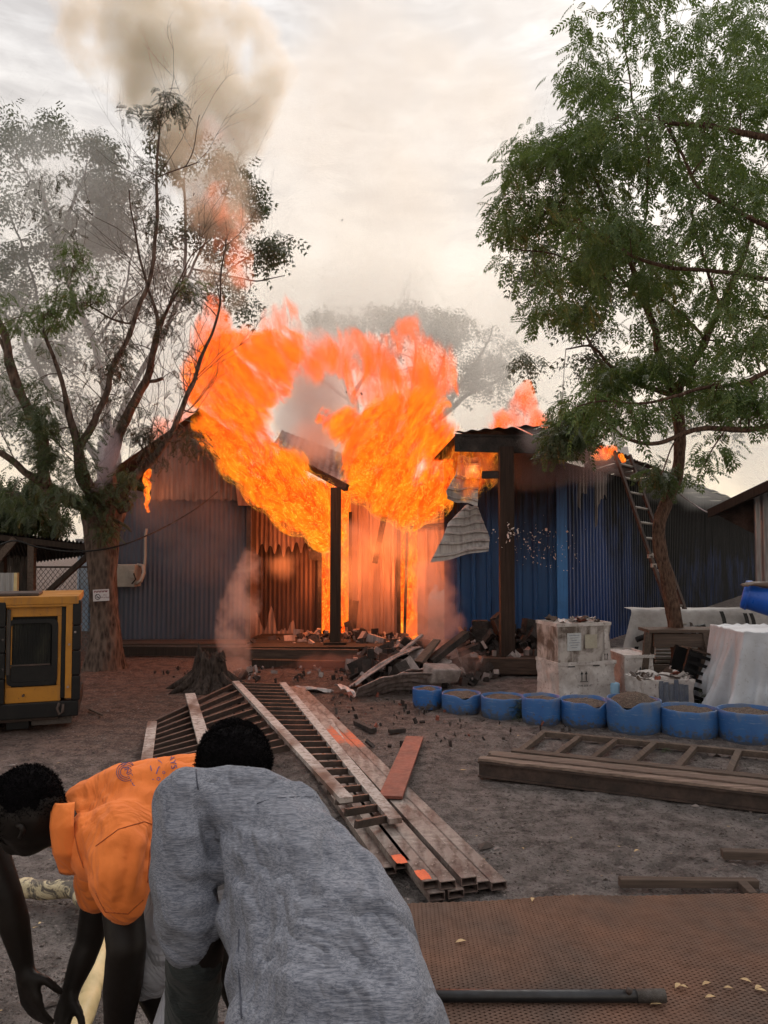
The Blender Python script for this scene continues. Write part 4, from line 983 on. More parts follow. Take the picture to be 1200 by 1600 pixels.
# loose timbers lower right
def timber(a_, b_, w_, h_, label, mat=M_WOODX):
    A_, B_ = G(*a_), G(*b_); A_.z = B_.z = h_/2+.004; ob = MB().beam(A_, B_, w_, h_, jit=.003).build('timber', mat, None, bevel=.004); tag(ob, label, 'timber', 'loose squared timbers near the mesh sheet')
timber((968, 1386), (1184, 1388), .045, .04, 'longer squared timber lying flat just above the mesh sheet')
timber((1128, 1341), (1290, 1345), .05, .04, 'squared timber cut by the right edge above the longer one')
timber((1156, 1386), (1178, 1408), .045, .035, 'short stub of timber touching the end of the longer timber')
timber((556, 1133), (584, 1146), .06, .04, 'small charred block of timber on reddish ground', M_CHAR)
timber((608, 1147), (632, 1144), .05, .035, 'stubby burnt stick right of the charred block', M_CHAR)
timber((140, 1110), (160, 1119), .02, .015, 'thin brown stick on the earth beside the generator', M_WOODX)
timber((548, 985+290), (545, 1262), .02, .01, 'tiny sliver of wood between the tubes', M_WOODX)

# ------------------------------------------------------------------ logs at lower left
def log(pts, rads, label, mat, name='log'):
    pp = []; rr = []; n = len(pts)
    V_ = [G(px, py, z_) for px, py, z_ in pts]
    for i in range(n-1):
        for k in range(5): pp.append(V_[i].lerp(V_[i+1], k/5)); rr.append(lerp(rads[i], rads[i+1], k/5)*(1+.08*math.sin(i*5+k*2)))
    pp.append(V_[-1]); rr.append(rads[-1])
    ob = MB().tube(pp, rr, 16, True, .35, len(label)).build(name, mat, None, True); tag(ob, label, 'log')
t = NT('half_peeled_bark'); v = t.obj(); n1 = t.noise(v, 9, 5, .7, 1.2)
M_HALF = t.out(t.bsdf(t.mix(t.mr(n1, .46, .54), (.10, .085, .07), (.50, .42, .27)), .8, 0, t.bump(n1, .8, .02)))
log([(-40, 1388, .05), (25, 1388, .05), (75, 1390, .05), (118, 1391, .05)], [.042, .042, .042, .040], 'cut log with half peeled patchy bark lying at lower left', M_HALF)
log([(118, 1391, .05), (135, 1412, .05), (150, 1440, .05), (166, 1500, .06)], [.040, .036, .034, .030], 'forked arm of the half peeled log bending behind the elbow', M_HALF)
log([(168, 1440, .09), (160, 1490, .09), (143, 1545, .08), (118, 1620, .06), (100, 1700, .05)], [.018, .036, .038, .042, .045], 'smooth yellow peeled log gripped by the person in orange', M_PEEL)

# ------------------------------------------------------------------ stump and debris pile
st = empty('tree_stump', G(318, 1082)+Vector((0, .25, 0)), 'old rotten stump with splayed roots and ragged top smoking lightly', 'stump')
cs_ = Vector(st.location)
def sfn(r, z_, a, i):
    n_ = noise.noise(Vector((math.cos(a)*2.2, math.sin(a)*2.2, 0))); rg = abs(math.sin(a*7+2*n_))
    return r*(1+.28*n_+.16*rg*(1-z_)), z_*(1+(.55*noise.noise(Vector((math.cos(a)*5, math.sin(a)*5, 3))) if i > 5 else 0))
M_STUMP = bark('stump_bark', (.012, .009, .008), (.075, .055, .047), 1.4)
MB().lathe(cs_, [(.34, -.03), (.28, .03), (.22, .10), (.18, .20), (.165, .29), (.155, .36), (.145, .39), (.08, .31), (.02, .28)], 70, sfn).build('bole', M_STUMP, st, True)
for k in range(7):
    a = k*.9+.3; p = [cs_+Vector((math.cos(a)*r_, math.sin(a)*r_*.8, z_)) for r_, z_ in ((.18, .16), (.3, .07), (.42, .02), (.52, -.02))]
    MB().tube(p, [.06, .055, .035, .015], 9, True, .3, k).build('root', M_STUMP, st, True)
for k in range(7):
    a = U(0, 6.28); p = cs_+Vector((math.cos(a)*.19, math.sin(a)*.19, .38)); MB().prism([p+Vector((-.04, 0, -.05)), p+Vector((.04, 0, -.05)), p+Vector((U(-.03, .03), 0, U(.01, .05)))], (0, .03, 0)).build('splinter', M_STUMP, st)

M_BURNT = metal_sheet('burnt_loose_sheet', (.33, .27, .26), (.18, .14, .13), (.035, .026, .024), (0, 1, 0, 0), (0, 1, .1, 0), -.05, .55, .2, .8)
def burnt(p0, p1, wv_, curl, label, Yd, ribs=5, mat=None, tilt=.4, seed=0):
    a_, b_ = P(p0[0], p0[1], Yd[0]), P(p1[0], p1[1], Yd[1]); d = (b_-a_); ln = d.length; d.normalize()
    s_ = d.cross(Vector((0, 0, 1))).normalized(); u_ = s_.cross(d)
    sv = (s_*math.cos(tilt)+u_*math.sin(tilt))
    def f(u, v):
        p = a_.lerp(b_, u)+Vector((0, 0, curl*math.sin(PI*u)))
        rb = .014*math.sin(v*ribs*2*PI) - .06*wv_*(v-.5)**2*4 + .03*noise.noise(Vector((u*4, v*3, seed)))
        w2 = wv_*(1+.15*noise.noise(Vector((u*6, 0, seed+3))))
        return p + sv*((v-.5)*w2) + Vector((0, 0, rb))
    ob = MB().grid(f, 30, ribs*6).build('burnt_sheet', mat or M_BURNT, None, True, solid=.004); tag(ob, label, 'metal sheet', 'burnt roof sheets heaped on the ground'); return ob
burnt((548, 1072), (650, 1012), .30, .05, 'long curved burnt sheet rising from left of the debris pile', (9.1, 9.7), 4, None, .35, 1)
burnt((556, 1086), (690, 1068), .34, .10, 'arched burnt sheet with a pale lower lip at the front of the pile', (8.6, 8.9), 4, None, .8, 2)
burnt((590, 1076), (700, 1050), .30, .08, 'green grey burnt sheet lying behind the arched one', (8.9, 9.2), 4, None, .6, 3)
burnt((455, 1076), (520, 1080), .22, .02, 'small flat pale burnt sheet on the ground left of the pile', (9.0, 8.9), 4, M_HANG, .2, 4)
burnt((528, 1070), (556, 1088), .10, .02, 'narrow pale strip of burnt sheet next to the small flat one', (8.9, 8.6), 1, M_HANG, .2, 5)
burnt((660, 1085), (738, 1092), .3, .03, 'charred ragged sheet resting above the leftmost drums', (8.3, 8.2), 4, M_CHAR, .3, 6)
burnt((700, 1042), (640, 1022), .22, .05, 'dull folded burnt sheet in the middle of the pile', (9.3, 9.6), 3, None, .8, 8)
def plank(p0, p1, Yd, w_, h_, label, mat):
    ob = MB().beam(P(*p0, Yd[0]), P(*p1, Yd[1]), w_, h_, jit=.01).build('burnt_timber', mat, None, bevel=.004); tag(ob, label, 'timber', 'burnt timbers heaped on the ground')
plank((655, 1035), (683, 1000), (9.2, 9.5), .11, .05, 'pale reddish timber standing up in the pile', M_WOODX)
plank((672, 1034), (728, 990), (9.3, 9.6), .13, .08, 'charred rafter slanting right up out of the pile', M_CHAR)
plank((600, 1040), (660, 992), (9.6, 10.0), .06, .03, 'thin pale lath slanting at the left of the pile', M_ASH)
plank((696, 1030), (745, 1010), (9.6, 10.), .10, .07, 'short charred rafter lying low behind the pile', M_CHAR)
ob = MB().box(P(690, 1052, 8.9), (.36, .22, .20), (.2, .1, .4), .03).build('charred_block', M_ASH, None, bevel=.02); tag(ob, 'grey cracked lump of charred board in the pile centre', 'block')
def rubble(name, n, f, size, mats, label):
    V = []; F = []; MI = []
    for i in range(n):
        c, k = f(), len(V); s_ = size*random.lognormvariate(0, .5); e = Euler((U(0, 3), U(0, 3), U(0, 3))).to_matrix(); dx = (s_*U(.5, 2.2), s_*U(.4, 1.2), s_*U(.15, .7))
        for x in (-1, 1):
            for y in (-1, 1):
                for z_ in (-1, 1): V.append(tuple(c + e @ Vector((x*dx[0], y*dx[1], z_*dx[2]*U(.6, 1)))))
        F += [tuple(q+k for q in f_) for f_ in [(0,1,3,2),(4,6,7,5),(0,4,5,1),(2,3,7,6),(0,2,6,4),(1,5,7,3)]]; MI += [random.choice(range(len(mats)))]*6
    me = bpy.data.meshes.new(name); me.from_pydata(V, [], F); me.update(); ob = link_mesh(name, me, mats); me.polygons.foreach_set('material_index', MI); tag(ob, label, name.replace('_', ' '), kind='stuff')
def heap(cx, cy, rx, ry, h_):
    def f():
        a = U(0, 6.28); r_ = math.sqrt(U(0, 1)); x, y = r_*math.cos(a), r_*math.sin(a); return Vector((cx+x*rx, cy+y*ry, max(.01, h_*(1-r_**1.5)*U(.3, 1))))
    return f
p = G(660, 1060); rubble('rubble', 500, heap(p.x, p.y+.6, 1.0, 1.3, .34), .05, [M_CHAR, M_CHAR, M_BURNT, M_BURNT, M_CHAR], 'heap of charred scraps beneath the burnt sheets')
p = P(780, 1000, 10.9); rubble('rubble', 420, heap(p.x, 11.0, 1.05, .8, .62), .045, [M_CHAR, M_CHAR, M_CHAR, M_CHAR, M_BURNT, M_WALL_BD], 'black charred rubble heaped on the deck before the blue wall')
p = P(540, 1010, 12.3); rubble('rubble', 520, heap(p.x, 12.3, 1.5, .75, .36), .04, [M_CHAR, M_CHAR, M_CHAR, M_WALL_B, M_BURNT], 'dark burnt rubble strewn along the middle hut wall')
p = G(600, 1120); rubble('charred_litter', 220, heap(p.x, p.y, 1.9, 1.3, .02), .011, [M_CHAR, M_CHAR, M_CHAR, M_CLOD, M_RUSTRED], 'charred flakes scattered over reddish ground in front of the pile')
p = G(420, 1060); rubble('charred_litter', 160, heap(p.x, p.y+.4, 1.6, .7, .04), .014, [M_CHAR, M_CHAR, M_ASH], 'small charred bits by the walkway steps near the stump')

# ------------------------------------------------------------------ sign nailed to the trunk
sg = empty('safety_sign', P(158, 930, 10.32), 'small white no smoking notice nailed to the forked tree trunk', 'sign')
cs2 = P(158, 930, 10.32); MS = Matrix.Rotation(R(-3), 3, 'Y')
MB().box(cs2, (.215, .006, .155), MS).build('board', simple('sign_white', (.50, .46, .47), (.44, .40, .41), 8, .6), sg)
for k in range(9):
    MB().box(cs2+MS @ Vector((-.085+.0205*k, -.004, .050)), (.013, .001, .026), MS @ Matrix.Rotation(.3*(-1)**k, 3, 'Y')).build('header_stroke', M_REDINK, sg)
mb = MB(); cc = cs2+MS @ Vector((-.045, -.0045, -.02))
def ringp(mb, c, r0, r1, n=28, seg=(0, 1)):
    k = len(mb.v)
    for j in range(n+1):
        a = 2*PI*lerp(seg[0], seg[1], j/n)
        for r_ in (r0, r1): mb.v.append(Vector(c)+Vector((r_*math.cos(a), 0, r_*math.sin(a))))
    for j in range(n): a = k+2*j; mb.f.append((a, a+1, a+3, a+2))
    return mb
ringp(mb, cc, .029, .038); mb.build('prohibition_ring', M_INK, sg)
MB().box(cc, (.062, .001, .007), Matrix.Rotation(R(45), 3, 'Y')).build('prohibition_bar', M_INK, sg)
MB().box(cc+Vector((0, .0005, -.004)), (.042, .001, .008)).build('cigarette', M_INK, sg)
for s_, tx in ((.004, 'NO'), (-.028, 'SMOKING')):
    text(tx, .026, M_REDINK, sg, Matrix.Translation(cs2+MS @ Vector((.052, -.0045, s_-.004))) @ MS.to_4x4() @ Matrix.Rotation(PI/2, 4, 'X'))

# blue bucket / drum swung in from the right
bk = empty('plastic_barrel', P(1185, 935, 6.2), 'bright blue barrel on its side held up at the right edge', 'barrel')
A_, B_ = P(1160, 928, 6.2), P(1262, 952, 6.0); dax = (B_-A_).normalized()
M_BB = simple('bright_blue_plastic', (.015, .10, .52), (.01, .08, .42), 4, .35, 0, .1)
pts = [A_+dax*q for q in (0, .006, .03, .06, .20, .34, .42, .50)]
MB().tube(pts, [.085, .112, .118, .112, .124, .122, .126, .11], 30).build('shell', M_BB, bk, True)
MB().tube([A_+dax*.035, A_+dax*.05], .121, 30).build('hoop', M_BB, bk, True)

# ------------------------------------------------------------------ trees
def frond_template(n=6, leaf=.30, wid=.085, droop=.5, detailed=True):
    """pinnate leaf along +X of unit length; returns verts (V,3), quads"""
    V = []; F = []
    def rach(t_): return np.array([t_, 0, -droop*t_*t_*.6])
    for i in range(n):
        t_ = .12+.85*i/(n-1)
        for s_ in (-1, 1):
            b = rach(t_); L_ = leaf*(1-.35*abs(t_-.45)); a = R(62-18*t_)
            d = np.array([math.cos(a), s_*math.sin(a), -.25]); d /= np.linalg.norm(d); side_ = np.array([-d[1], d[0], 0]); k = len(V)
            V += [b, b+d*L_*.42+side_*wid*s_*.9, b+d*L_+np.array([.03, 0, -.05]), b+d*L_*.45-side_*wid*s_*.5]; F.append((k, k+1, k+2, k+3))
    k = len(V); b = rach(1.); V += [b, b+np.array([.1, .06, -.03]), b+np.array([.24, 0, -.12]), b+np.array([.1, -.06, -.03])]; F.append((k, k+1, k+2, k+3))
    if detailed:
        for i in range(3):
            p, q = rach(i/3), rach((i+1)/3); k = len(V); V += [p+np.array([0, .006, 0]), q+np.array([0, .005, 0]), q-np.array([0, .005, 0]), p-np.array([0, .006, 0])]; F.append((k, k+1, k+2, k+3))
    return np.array(V), np.array(F)
def rotmats(yaw, pitch, roll):
    cy, sy, cp, sp, cr, sr = np.cos(yaw), np.sin(yaw), np.cos(pitch), np.sin(pitch), np.cos(roll), np.sin(roll)
    M = np.empty((len(yaw), 3, 3))
    M[:, 0, 0] = cy*cp; M[:, 0, 1] = cy*sp*sr-sy*cr; M[:, 0, 2] = cy*sp*cr+sy*sr
    M[:, 1, 0] = sy*cp; M[:, 1, 1] = sy*sp*sr+cy*cr; M[:, 1, 2] = sy*sp*cr-cy*sr
    M[:, 2, 0] = -sp; M[:, 2, 1] = cp*sr; M[:, 2, 2] = cp*cr
    return M
def inst_mesh(name, tv, tf, pos, M, sc, mat, parent):
    n = len(pos)
    V = np.einsum('nij,vj->nvi', M, tv)*sc[:, None, None]+pos[:, None, :]
    V = V.reshape(-1, 3)-np.array(wloc(parent)); F = (tf[None]+(np.arange(n)*len(tv))[:, None, None]).reshape(-1, 4)
    me = bpy.data.meshes.new(name); me.vertices.add(len(V)); me.vertices.foreach_set('co', V.astype(np.float32).ravel())
    me.loops.add(F.size); me.loops.foreach_set('vertex_index', F.astype(np.int32).ravel())
    me.polygons.add(len(F)); me.polygons.foreach_set('loop_start', np.arange(0, F.size, 4, dtype=np.int32)); me.update(calc_edges=True)
    return link_mesh(name, me, mat, parent)
FR = frond_template(); FRS = frond_template(3, .42, .13, .4, False)
def smoothpts(pts, k=5):
    out = []; n = len(pts)
    for i in range(n-1):
        p0, p1, p2, p3 = pts[max(i-1, 0)], pts[i], pts[i+1], pts[min(i+2, n-1)]
        for j in range(k):
            t_ = j/k; out.append(tuple(.5*((2*b)+(-a+c)*t_+(2*a-5*b+4*c-d)*t_*t_+(-a+3*b-3*c+d)*t_**3) for a, b, c, d in zip(p0, p1, p2, p3)))
    out.append(tuple(pts[-1])); return out
def in_poly(x, y, poly):
    c = False; n = len(poly); j = n-1
    for i in range(n):
        if (poly[i][1] > y) != (poly[j][1] > y) and x < (poly[j][0]-poly[i][0])*(y-poly[i][1])/(poly[j][1]-poly[i][1])+poly[i][0]: c = not c
        j = i
    return c
def tree(label, base, limbs, regions, bmat, lmat, frond, fsize, group='trees around the burning huts', per=6, crad=.25, trunk_i=1, twig_r=.006, droop=.5, dead=0, twigs=1, seed=1, bare=0, blen=1.0, up=.8, lr=1.0):
    """limbs: lists of (px,py,Y,rpx); regions: (polygon or ellipse, count, Y0, Y1[, leaf material])"""
    random.seed(seed); r_ = np.random.default_rng(seed)
    t_ = empty('tree', base, label, 'tree', group)
    nodes = []
    for i, L_ in enumerate(limbs):
        sp = smoothpts(L_, 5); pts = [P(a, b, c) for a, b, c, _ in sp]; rads = [max(.6, q[3]*(1 if i < trunk_i else lr))*q[2]/1200 for q in sp]
        if i >= trunk_i:
            pts = [p+Vector((noise.noise(p*2.2)*.05, 0, noise.noise(p*2.2+Vector((9, 0, 0)))*.05))*(k > 0) for k, p in enumerate(pts)]
        nn = 20 if rads[0] > .08 else (10 if rads[0] > .03 else 6)
        MB().tube(pts, rads, nn, True, .34 if rads[0] > .05 else .16, i).build('trunk' if i < trunk_i else 'limb', bmat, t_, True)
        if i >= trunk_i: nodes += list(zip(pts, rads))
        else: nodes += list(zip(pts[len(pts)//2:], rads[len(rads)//2:]))
    NP = np.array([n_[0] for n_ in nodes])
    tw = MB(); by = {}
    for reg in regions:
        shape, cnt, Y0, Y1 = reg[:4]; mt = reg[4] if len(reg) > 4 else lmat; cr_ = reg[5] if len(reg) > 5 else crad
        got = 0; tries = 0
        if isinstance(shape, tuple): xs = (shape[0]-shape[2], shape[0]+shape[2]); ysr = (shape[1]-shape[3], shape[1]+shape[3])
        else: xs = (min(p[0] for p in shape), max(p[0] for p in shape)); ysr = (min(p[1] for p in shape), max(p[1] for p in shape))
        while got < cnt and tries < cnt*20:
            tries += 1; x, y = U(*xs), U(*ysr)
            if isinstance(shape, tuple):
                if ((x-shape[0])/shape[2])**2+((y-shape[1])/shape[3])**2 > 1: continue
            elif not in_poly(x, y, shape): continue
            Y = U(Y0, Y1)
            if noise.noise(Vector((x*.020, y*.020, Y*.15+seed))) < .0 and random.random() < .92: continue
            got += 1; c = P(x, y, Y)
            d = np.linalg.norm(NP-np.array(c), axis=1)+.25*np.maximum(0, NP[:, 2]-c.z)*0; j = int(np.argmin(d)); a = Vector(NP[j]); L_ = (c-a).length
            if twigs and L_ > .05:
                mid = a.lerp(c, .5)+Vector((U(-.12, .12), U(-.12, .12), U(.0, .18)))*L_
                q = [a, a.lerp(mid, .6)+Vector((0, 0, .03*L_)), mid, mid.lerp(c, .55)+Vector((U(-.03, .03), 0, .02))*L_, c]
                r0 = min(nodes[j][1]*.6, twig_r*(1+.9*L_))
                tw.tube(q, [r0, r0*.85, r0*.65, r0*.5, r0*.3], 5, False)
                nodes_ = [(q[2], r0*.6), (q[3], r0*.5)]
                if L_ > .3: NP = np.vstack([NP, [tuple(n_[0]) for n_ in nodes_]]); nodes += nodes_
            by.setdefault(mt.name, (mt, []))[1].append((c, cr_))
    cand = [n_ for n_ in nodes[len(nodes)//8:] if n_[1] < .12]
    def bt(p, d, L_, r0, depth):
        pts = [p]; n_ = 4
        for k in range(n_): d = (d+Vector((U(-.28, .28), U(-.28, .28), U(-.12, .22)))).normalized(); pts.append(pts[-1]+d*L_/n_)
        tw.tube(pts, [r0*(1-.75*k/n_) for k in range(n_+1)], 4, False)
        if depth:
            for k in range(random.choice((2, 3, 3))):
                q = random.choice(pts[1:-1]); bt(q, (d+Vector((U(-1, 1), U(-.6, .6), U(-.3, .8)))*.8).normalized(), L_*U(.4, .65), r0*.55, depth-1)
    for k in range(bare):
        p_, r0 = random.choice(cand); bt(p_, Vector((U(-.8, .8), U(-.5, .5), U(.1, 1)*up+.2)).normalized(), blen*U(.5, 1.3), min(r0*.5, twig_r*1.3), 2)
    if tw.v: o_ = tw.build('twigs', bmat, t_, True); tag(o_, kind='stuff')
    for nm, (mt, cl) in by.items():
        n = len(cl)*per; cc = np.repeat(np.array([tuple(c) for c, _ in cl]), per, axis=0); rr = np.repeat(np.array([q for _, q in cl]), per)
        off = r_.normal(size=(n, 3)); off /= np.linalg.norm(off, axis=1)[:, None]; off *= (r_.random(n)**.6)[:, None]*rr[:, None]
        pos = cc+off*np.array([1, 1, .75]); yaw = np.arctan2(off[:, 1], off[:, 0])+r_.normal(0, .8, n); pitch = r_.normal(droop, .38, n); roll = r_.normal(0, .45, n)
        o_ = inst_mesh('crown', frond[0], frond[1], pos, rotmats(yaw, pitch, roll), fsize*r_.uniform(.65, 1.25, n), mt, t_); tag(o_, kind='stuff')
    return t_
# --- big forked tree, left, in front of the hut
T1 = [
 [(164, 1066, 10.6, 40), (163, 1042, 10.6, 30), (164, 1000, 10.6, 23), (161, 930, 10.6, 21.5), (160, 870, 10.6, 22), (158, 830, 10.6, 25), (160, 800, 10.6, 31), (163, 775, 10.6, 27)],
 [(156, 812, 10.6, 22), (128, 788, 10.4, 17), (95, 772, 10.3, 15), (72, 762, 10.3, 14), (66, 735, 10.3, 13), (68, 700, 10.4, 13), (52, 655, 10.4, 12), (30, 610, 10.3, 11), (14, 560, 10.2, 10), (6, 520, 10.2, 9), (-20, 470, 10, 8)],
 [(74, 762, 10.3, 12), (45, 745, 10.1, 9), (20, 720, 10, 8), (-30, 700, 9.8, 7)],
 [(160, 800, 10.6, 20), (140, 765, 10.4, 17), (128, 730, 10.3, 14), (122, 690, 10.3, 10), (105, 635, 10.2, 7), (88, 570, 10.1, 5), (70, 520, 10, 4)],
 [(122, 700, 10.3, 9), (146, 665, 10.3, 8), (165, 620, 10.3, 7), (175, 575, 10.3, 6), (198, 530, 10.3, 5.5), (222, 470, 10.3, 5), (240, 400, 10.3, 4.5), (244, 330, 10.3, 4), (245, 260, 10.3, 3), (247, 200, 10.3, 2)],
 [(165, 780, 10.8, 20), (172, 745, 10.9, 17), (178, 705, 11, 15), (192, 665, 11, 12), (214, 620, 11.1, 10), (232, 590, 11.1, 9), (240, 550, 11.1, 7), (246, 510, 11.2, 6), (262, 480, 11.2, 4), (280, 455, 11.2, 3)],
 [(244, 515, 11.1, 5), (240, 480, 11.1, 4), (228, 440, 11.1, 3), (212, 380, 11.1, 2.5), (205, 300, 11.1, 1.5)],
 [(228, 597, 11.1, 5), (244, 594, 11.1, 4.5), (256, 589, 11.1, 4)],
 [(168, 800, 10.6, 17), (185, 775, 10.6, 14), (212, 742, 10.7, 10), (245, 712, 10.8, 8), (264, 680, 10.9, 7), (282, 645, 11, 6), (293, 615, 11, 5.5), (305, 585, 11.1, 5), (320, 545, 11.1, 4), (338, 505, 11.1, 3), (347, 450, 11.1, 2.2), (351, 375, 11.1, 1.5)],
 [(187, 795, 10.5, 13), (200, 790, 10.4, 10), (196, 780, 10.4, 9)],
 [(176, 814, 10.5, 4), (195, 820, 10.4, 4), (203, 828, 10.3, 2)],
 [(245, 275, 10.3, 2), (265, 268, 10.3, 1.6), (290, 258, 10.3, 1.4), (312, 252, 10.3, 1)],
 [(288, 260, 10.3, 1.4), (300, 235, 10.3, 1.2), (308, 205, 10.3, 1), (313, 180, 10.3, .8)],
 [(205, 505, 10.3, 2.5), (175, 498, 10.3, 2.5), (140, 480, 10.2, 2)],
 [(283, 640, 11, 2), (300, 646, 11, 1.6), (312, 638, 11, 1.2)],
 [(216, 738, 10.7, 3), (232, 700, 10.6, 2.4), (240, 665, 10.6, 2)],
 [(262, 480, 11.2, 3), (280, 440, 11.2, 2), (296, 400, 11.2, 1.5), (330, 370, 11.2, 1)],
 [(14, 560, 10.2, 5), (-5, 520, 10.2, 4), (-20, 480, 10.2, 3)],
]
tree('big forked tree with thick dark limbs and sign on its trunk, leaves partly scorched', G(165, 1045), T1, [
 ((245, 165, 42, 22), 26, 10, 10.6, M_LEAFD), ((205, 172, 22, 12), 6, 10.2, 10.6, M_LEAFD), ((240, 345, 22, 70), 14, 10, 10.7, M_LEAFD), ((225, 250, 20, 20), 5, 10, 10.6, M_LEAFD),
 ((105, 400, 35, 28), 20, 9.8, 10.6, M_LEAF), ((135, 440, 45, 40), 26, 9.8, 10.7, M_LEAFL), ((115, 480, 45, 30), 30, 9.6, 10.4, M_LEAF), ((95, 510, 55, 35), 34, 9.6, 10.5, M_LEAF), ((170, 560, 40, 45), 22, 9.8, 10.5, M_LEAFD),
 ((15, 490, 35, 30), 18, 9.4, 10.2, M_LEAF), ((295, 470, 38, 30), 20, 10.5, 11.3, M_LEAFD), ((300, 440, 22, 14), 8, 10.8, 11.2, M_LEAF), ((235, 500, 22, 40), 12, 10.5, 11.2, M_LEAFD),
 ((255, 680, 45, 50), 34, 10.2, 11, M_LEAFD), ((300, 690, 28, 22), 14, 10.4, 11.2, M_LEAFD), ((60, 600, 70, 60), 44, 9.5, 10.6, M_LEAFL), ((30, 680, 60, 45), 46, 9.3, 10.4, M_LEAFL), ((100, 690, 55, 40), 30, 9.6, 10.5, M_LEAFL),
 ((60, 775, 60, 30), 40, 9.5, 10.3, M_LEAFL), ((155, 800, 28, 45), 52, 10.1, 10.35, M_LEAFL, .14), ((120, 720, 30, 40), 24, 9.9, 10.3, M_LEAFL, .16), ((190, 760, 26, 28), 24, 10.1, 10.5, M_LEAFL, .16), ((60, 720, 30, 22), 18, 9.9, 10.2, M_LEAFL, .16),
 ((160, 510, 60, 60), 14, 10, 11, M_LEAFD), ((190, 640, 40, 60), 16, 10, 11, M_LEAFD), ((275, 570, 25, 70), 8, 10.6, 11.2, M_LEAFD), ((90, 320, 45, 60), 10, 10, 10.6, M_LEAFD)],
 M_BARK, M_LEAF, FR, .115, per=7, crad=.15, twig_r=.006, droop=.45, seed=3, bare=150, blen=1.1, lr=.66)
# --- pale smoky tree behind it
T2 = [
 [(175, 1000, 16, 20), (172, 900, 16, 19), (170, 820, 16, 18), (172, 740, 16, 17), (168, 690, 16, 14)],
 [(170, 740, 16, 12), (120, 670, 16, 9), (82, 610, 16, 9), (50, 560, 16, 8), (30, 515, 16, 7), (-20, 470, 16, 5)],
 [(168, 700, 16, 11), (165, 620, 16, 9), (148, 540, 16, 8), (118, 470, 16, 7), (95, 400, 16, 6), (76, 330, 16, 5), (60, 280, 16, 3)],
 [(95, 400, 16, 4), (110, 330, 16, 4), (135, 270, 16, 3)], [(76, 330, 16, 3), (40, 270, 16, 2.5), (10, 230, 16, 2)],
 [(170, 690, 16, 9), (210, 600, 16.2, 7), (250, 530, 16.2, 6), (285, 450, 16.2, 5), (290, 380, 16.2, 4), (288, 280, 16.2, 3)],
 [(285, 450, 16.2, 4), (320, 380, 16.2, 3), (350, 310, 16.2, 2.5), (365, 260, 16.2, 1.6)], [(288, 300, 16.2, 2), (265, 240, 16.2, 1.5), (255, 210, 16.2, 1)],
 [(300, 420, 16.2, 3), (350, 430, 16.2, 2.4), (400, 440, 16.2, 1.8), (445, 430, 16.2, 1)], [(350, 430, 16.2, 2), (390, 400, 16.2, 1.6), (430, 385, 16.2, 1.2), (460, 372, 16.2, .9)],
 [(50, 560, 16, 4), (60, 480, 16, 3.4), (40, 400, 16, 2.6), (20, 350, 16, 2)], [(148, 540, 16, 4), (190, 470, 16, 3), (205, 400, 16, 2.4), (215, 330, 16, 2)],
]
tree('tall pale smoke veiled tree with airy crown behind the big forked tree', G(172, 960), T2, [
 ([(0, 150), (30, 190), (60, 200), (75, 160), (110, 200), (150, 190), (170, 260), (190, 310), (170, 380), (120, 400), (60, 380), (0, 420)], 190, 15, 17.2, M_LEAFF),
 ((150, 190+60, 35, 50), 40, 15, 17, M_LEAFF), ((180, 330, 70, 60), 90, 15, 17, M_LEAFF), ((200, 420, 90, 70), 70, 15, 17, M_LEAFF), ((40, 450, 70, 90), 90, 15, 17, M_LEAFF),
 ((290, 230, 40, 40), 44, 15.5, 17, M_LEAFF), ((345, 300, 40, 60), 60, 15.5, 17, M_LEAFF), ((300, 380, 60, 80), 60, 15.5, 17, M_LEAFF), ((385, 340, 22, 50), 28, 15.5, 17, M_LEAFF), ((400, 395, 30, 22), 22, 15.5, 17, M_LEAFF), ((432, 380, 26, 12), 12, 15.5, 17, M_LEAFF),
 ((370, 460, 30, 25), 18, 15.5, 17, M_LEAFF), ((60, 620, 90, 90), 110, 14.5, 17, M_LEAFF), ((120, 560, 90, 80), 60, 15, 17, M_LEAFF)],
 M_BARKF, M_LEAFF, FRS, .22, per=8, crad=.3, twig_r=.007, seed=5, bare=170, blen=1.6, lr=.6)
# --- hedge of drooping green behind the shed roof
tree('drooping green bushy tree above the open shed roof', G(30, 960), [[(30, 950, 13, 10), (32, 850, 13, 9), (36, 780, 13, 7)]] + [[(36, 800, 13, 4), (36+dx*.5, 770, 12.8, 3), (36+dx, 790, 12.6, 2)] for dx in (-40, -15, 25, 45)],
 [((30, 780, 60, 45), 170, 12.2, 13.6, M_LEAFL), ((70, 795, 30, 35), 50, 12.2, 13.6, M_LEAFL), ((15, 820, 40, 18), 40, 12.2, 13.4, M_LEAFL)], M_BARKF, M_LEAFL, FR, .24, per=7, crad=.2, droop=1.1, seed=8)
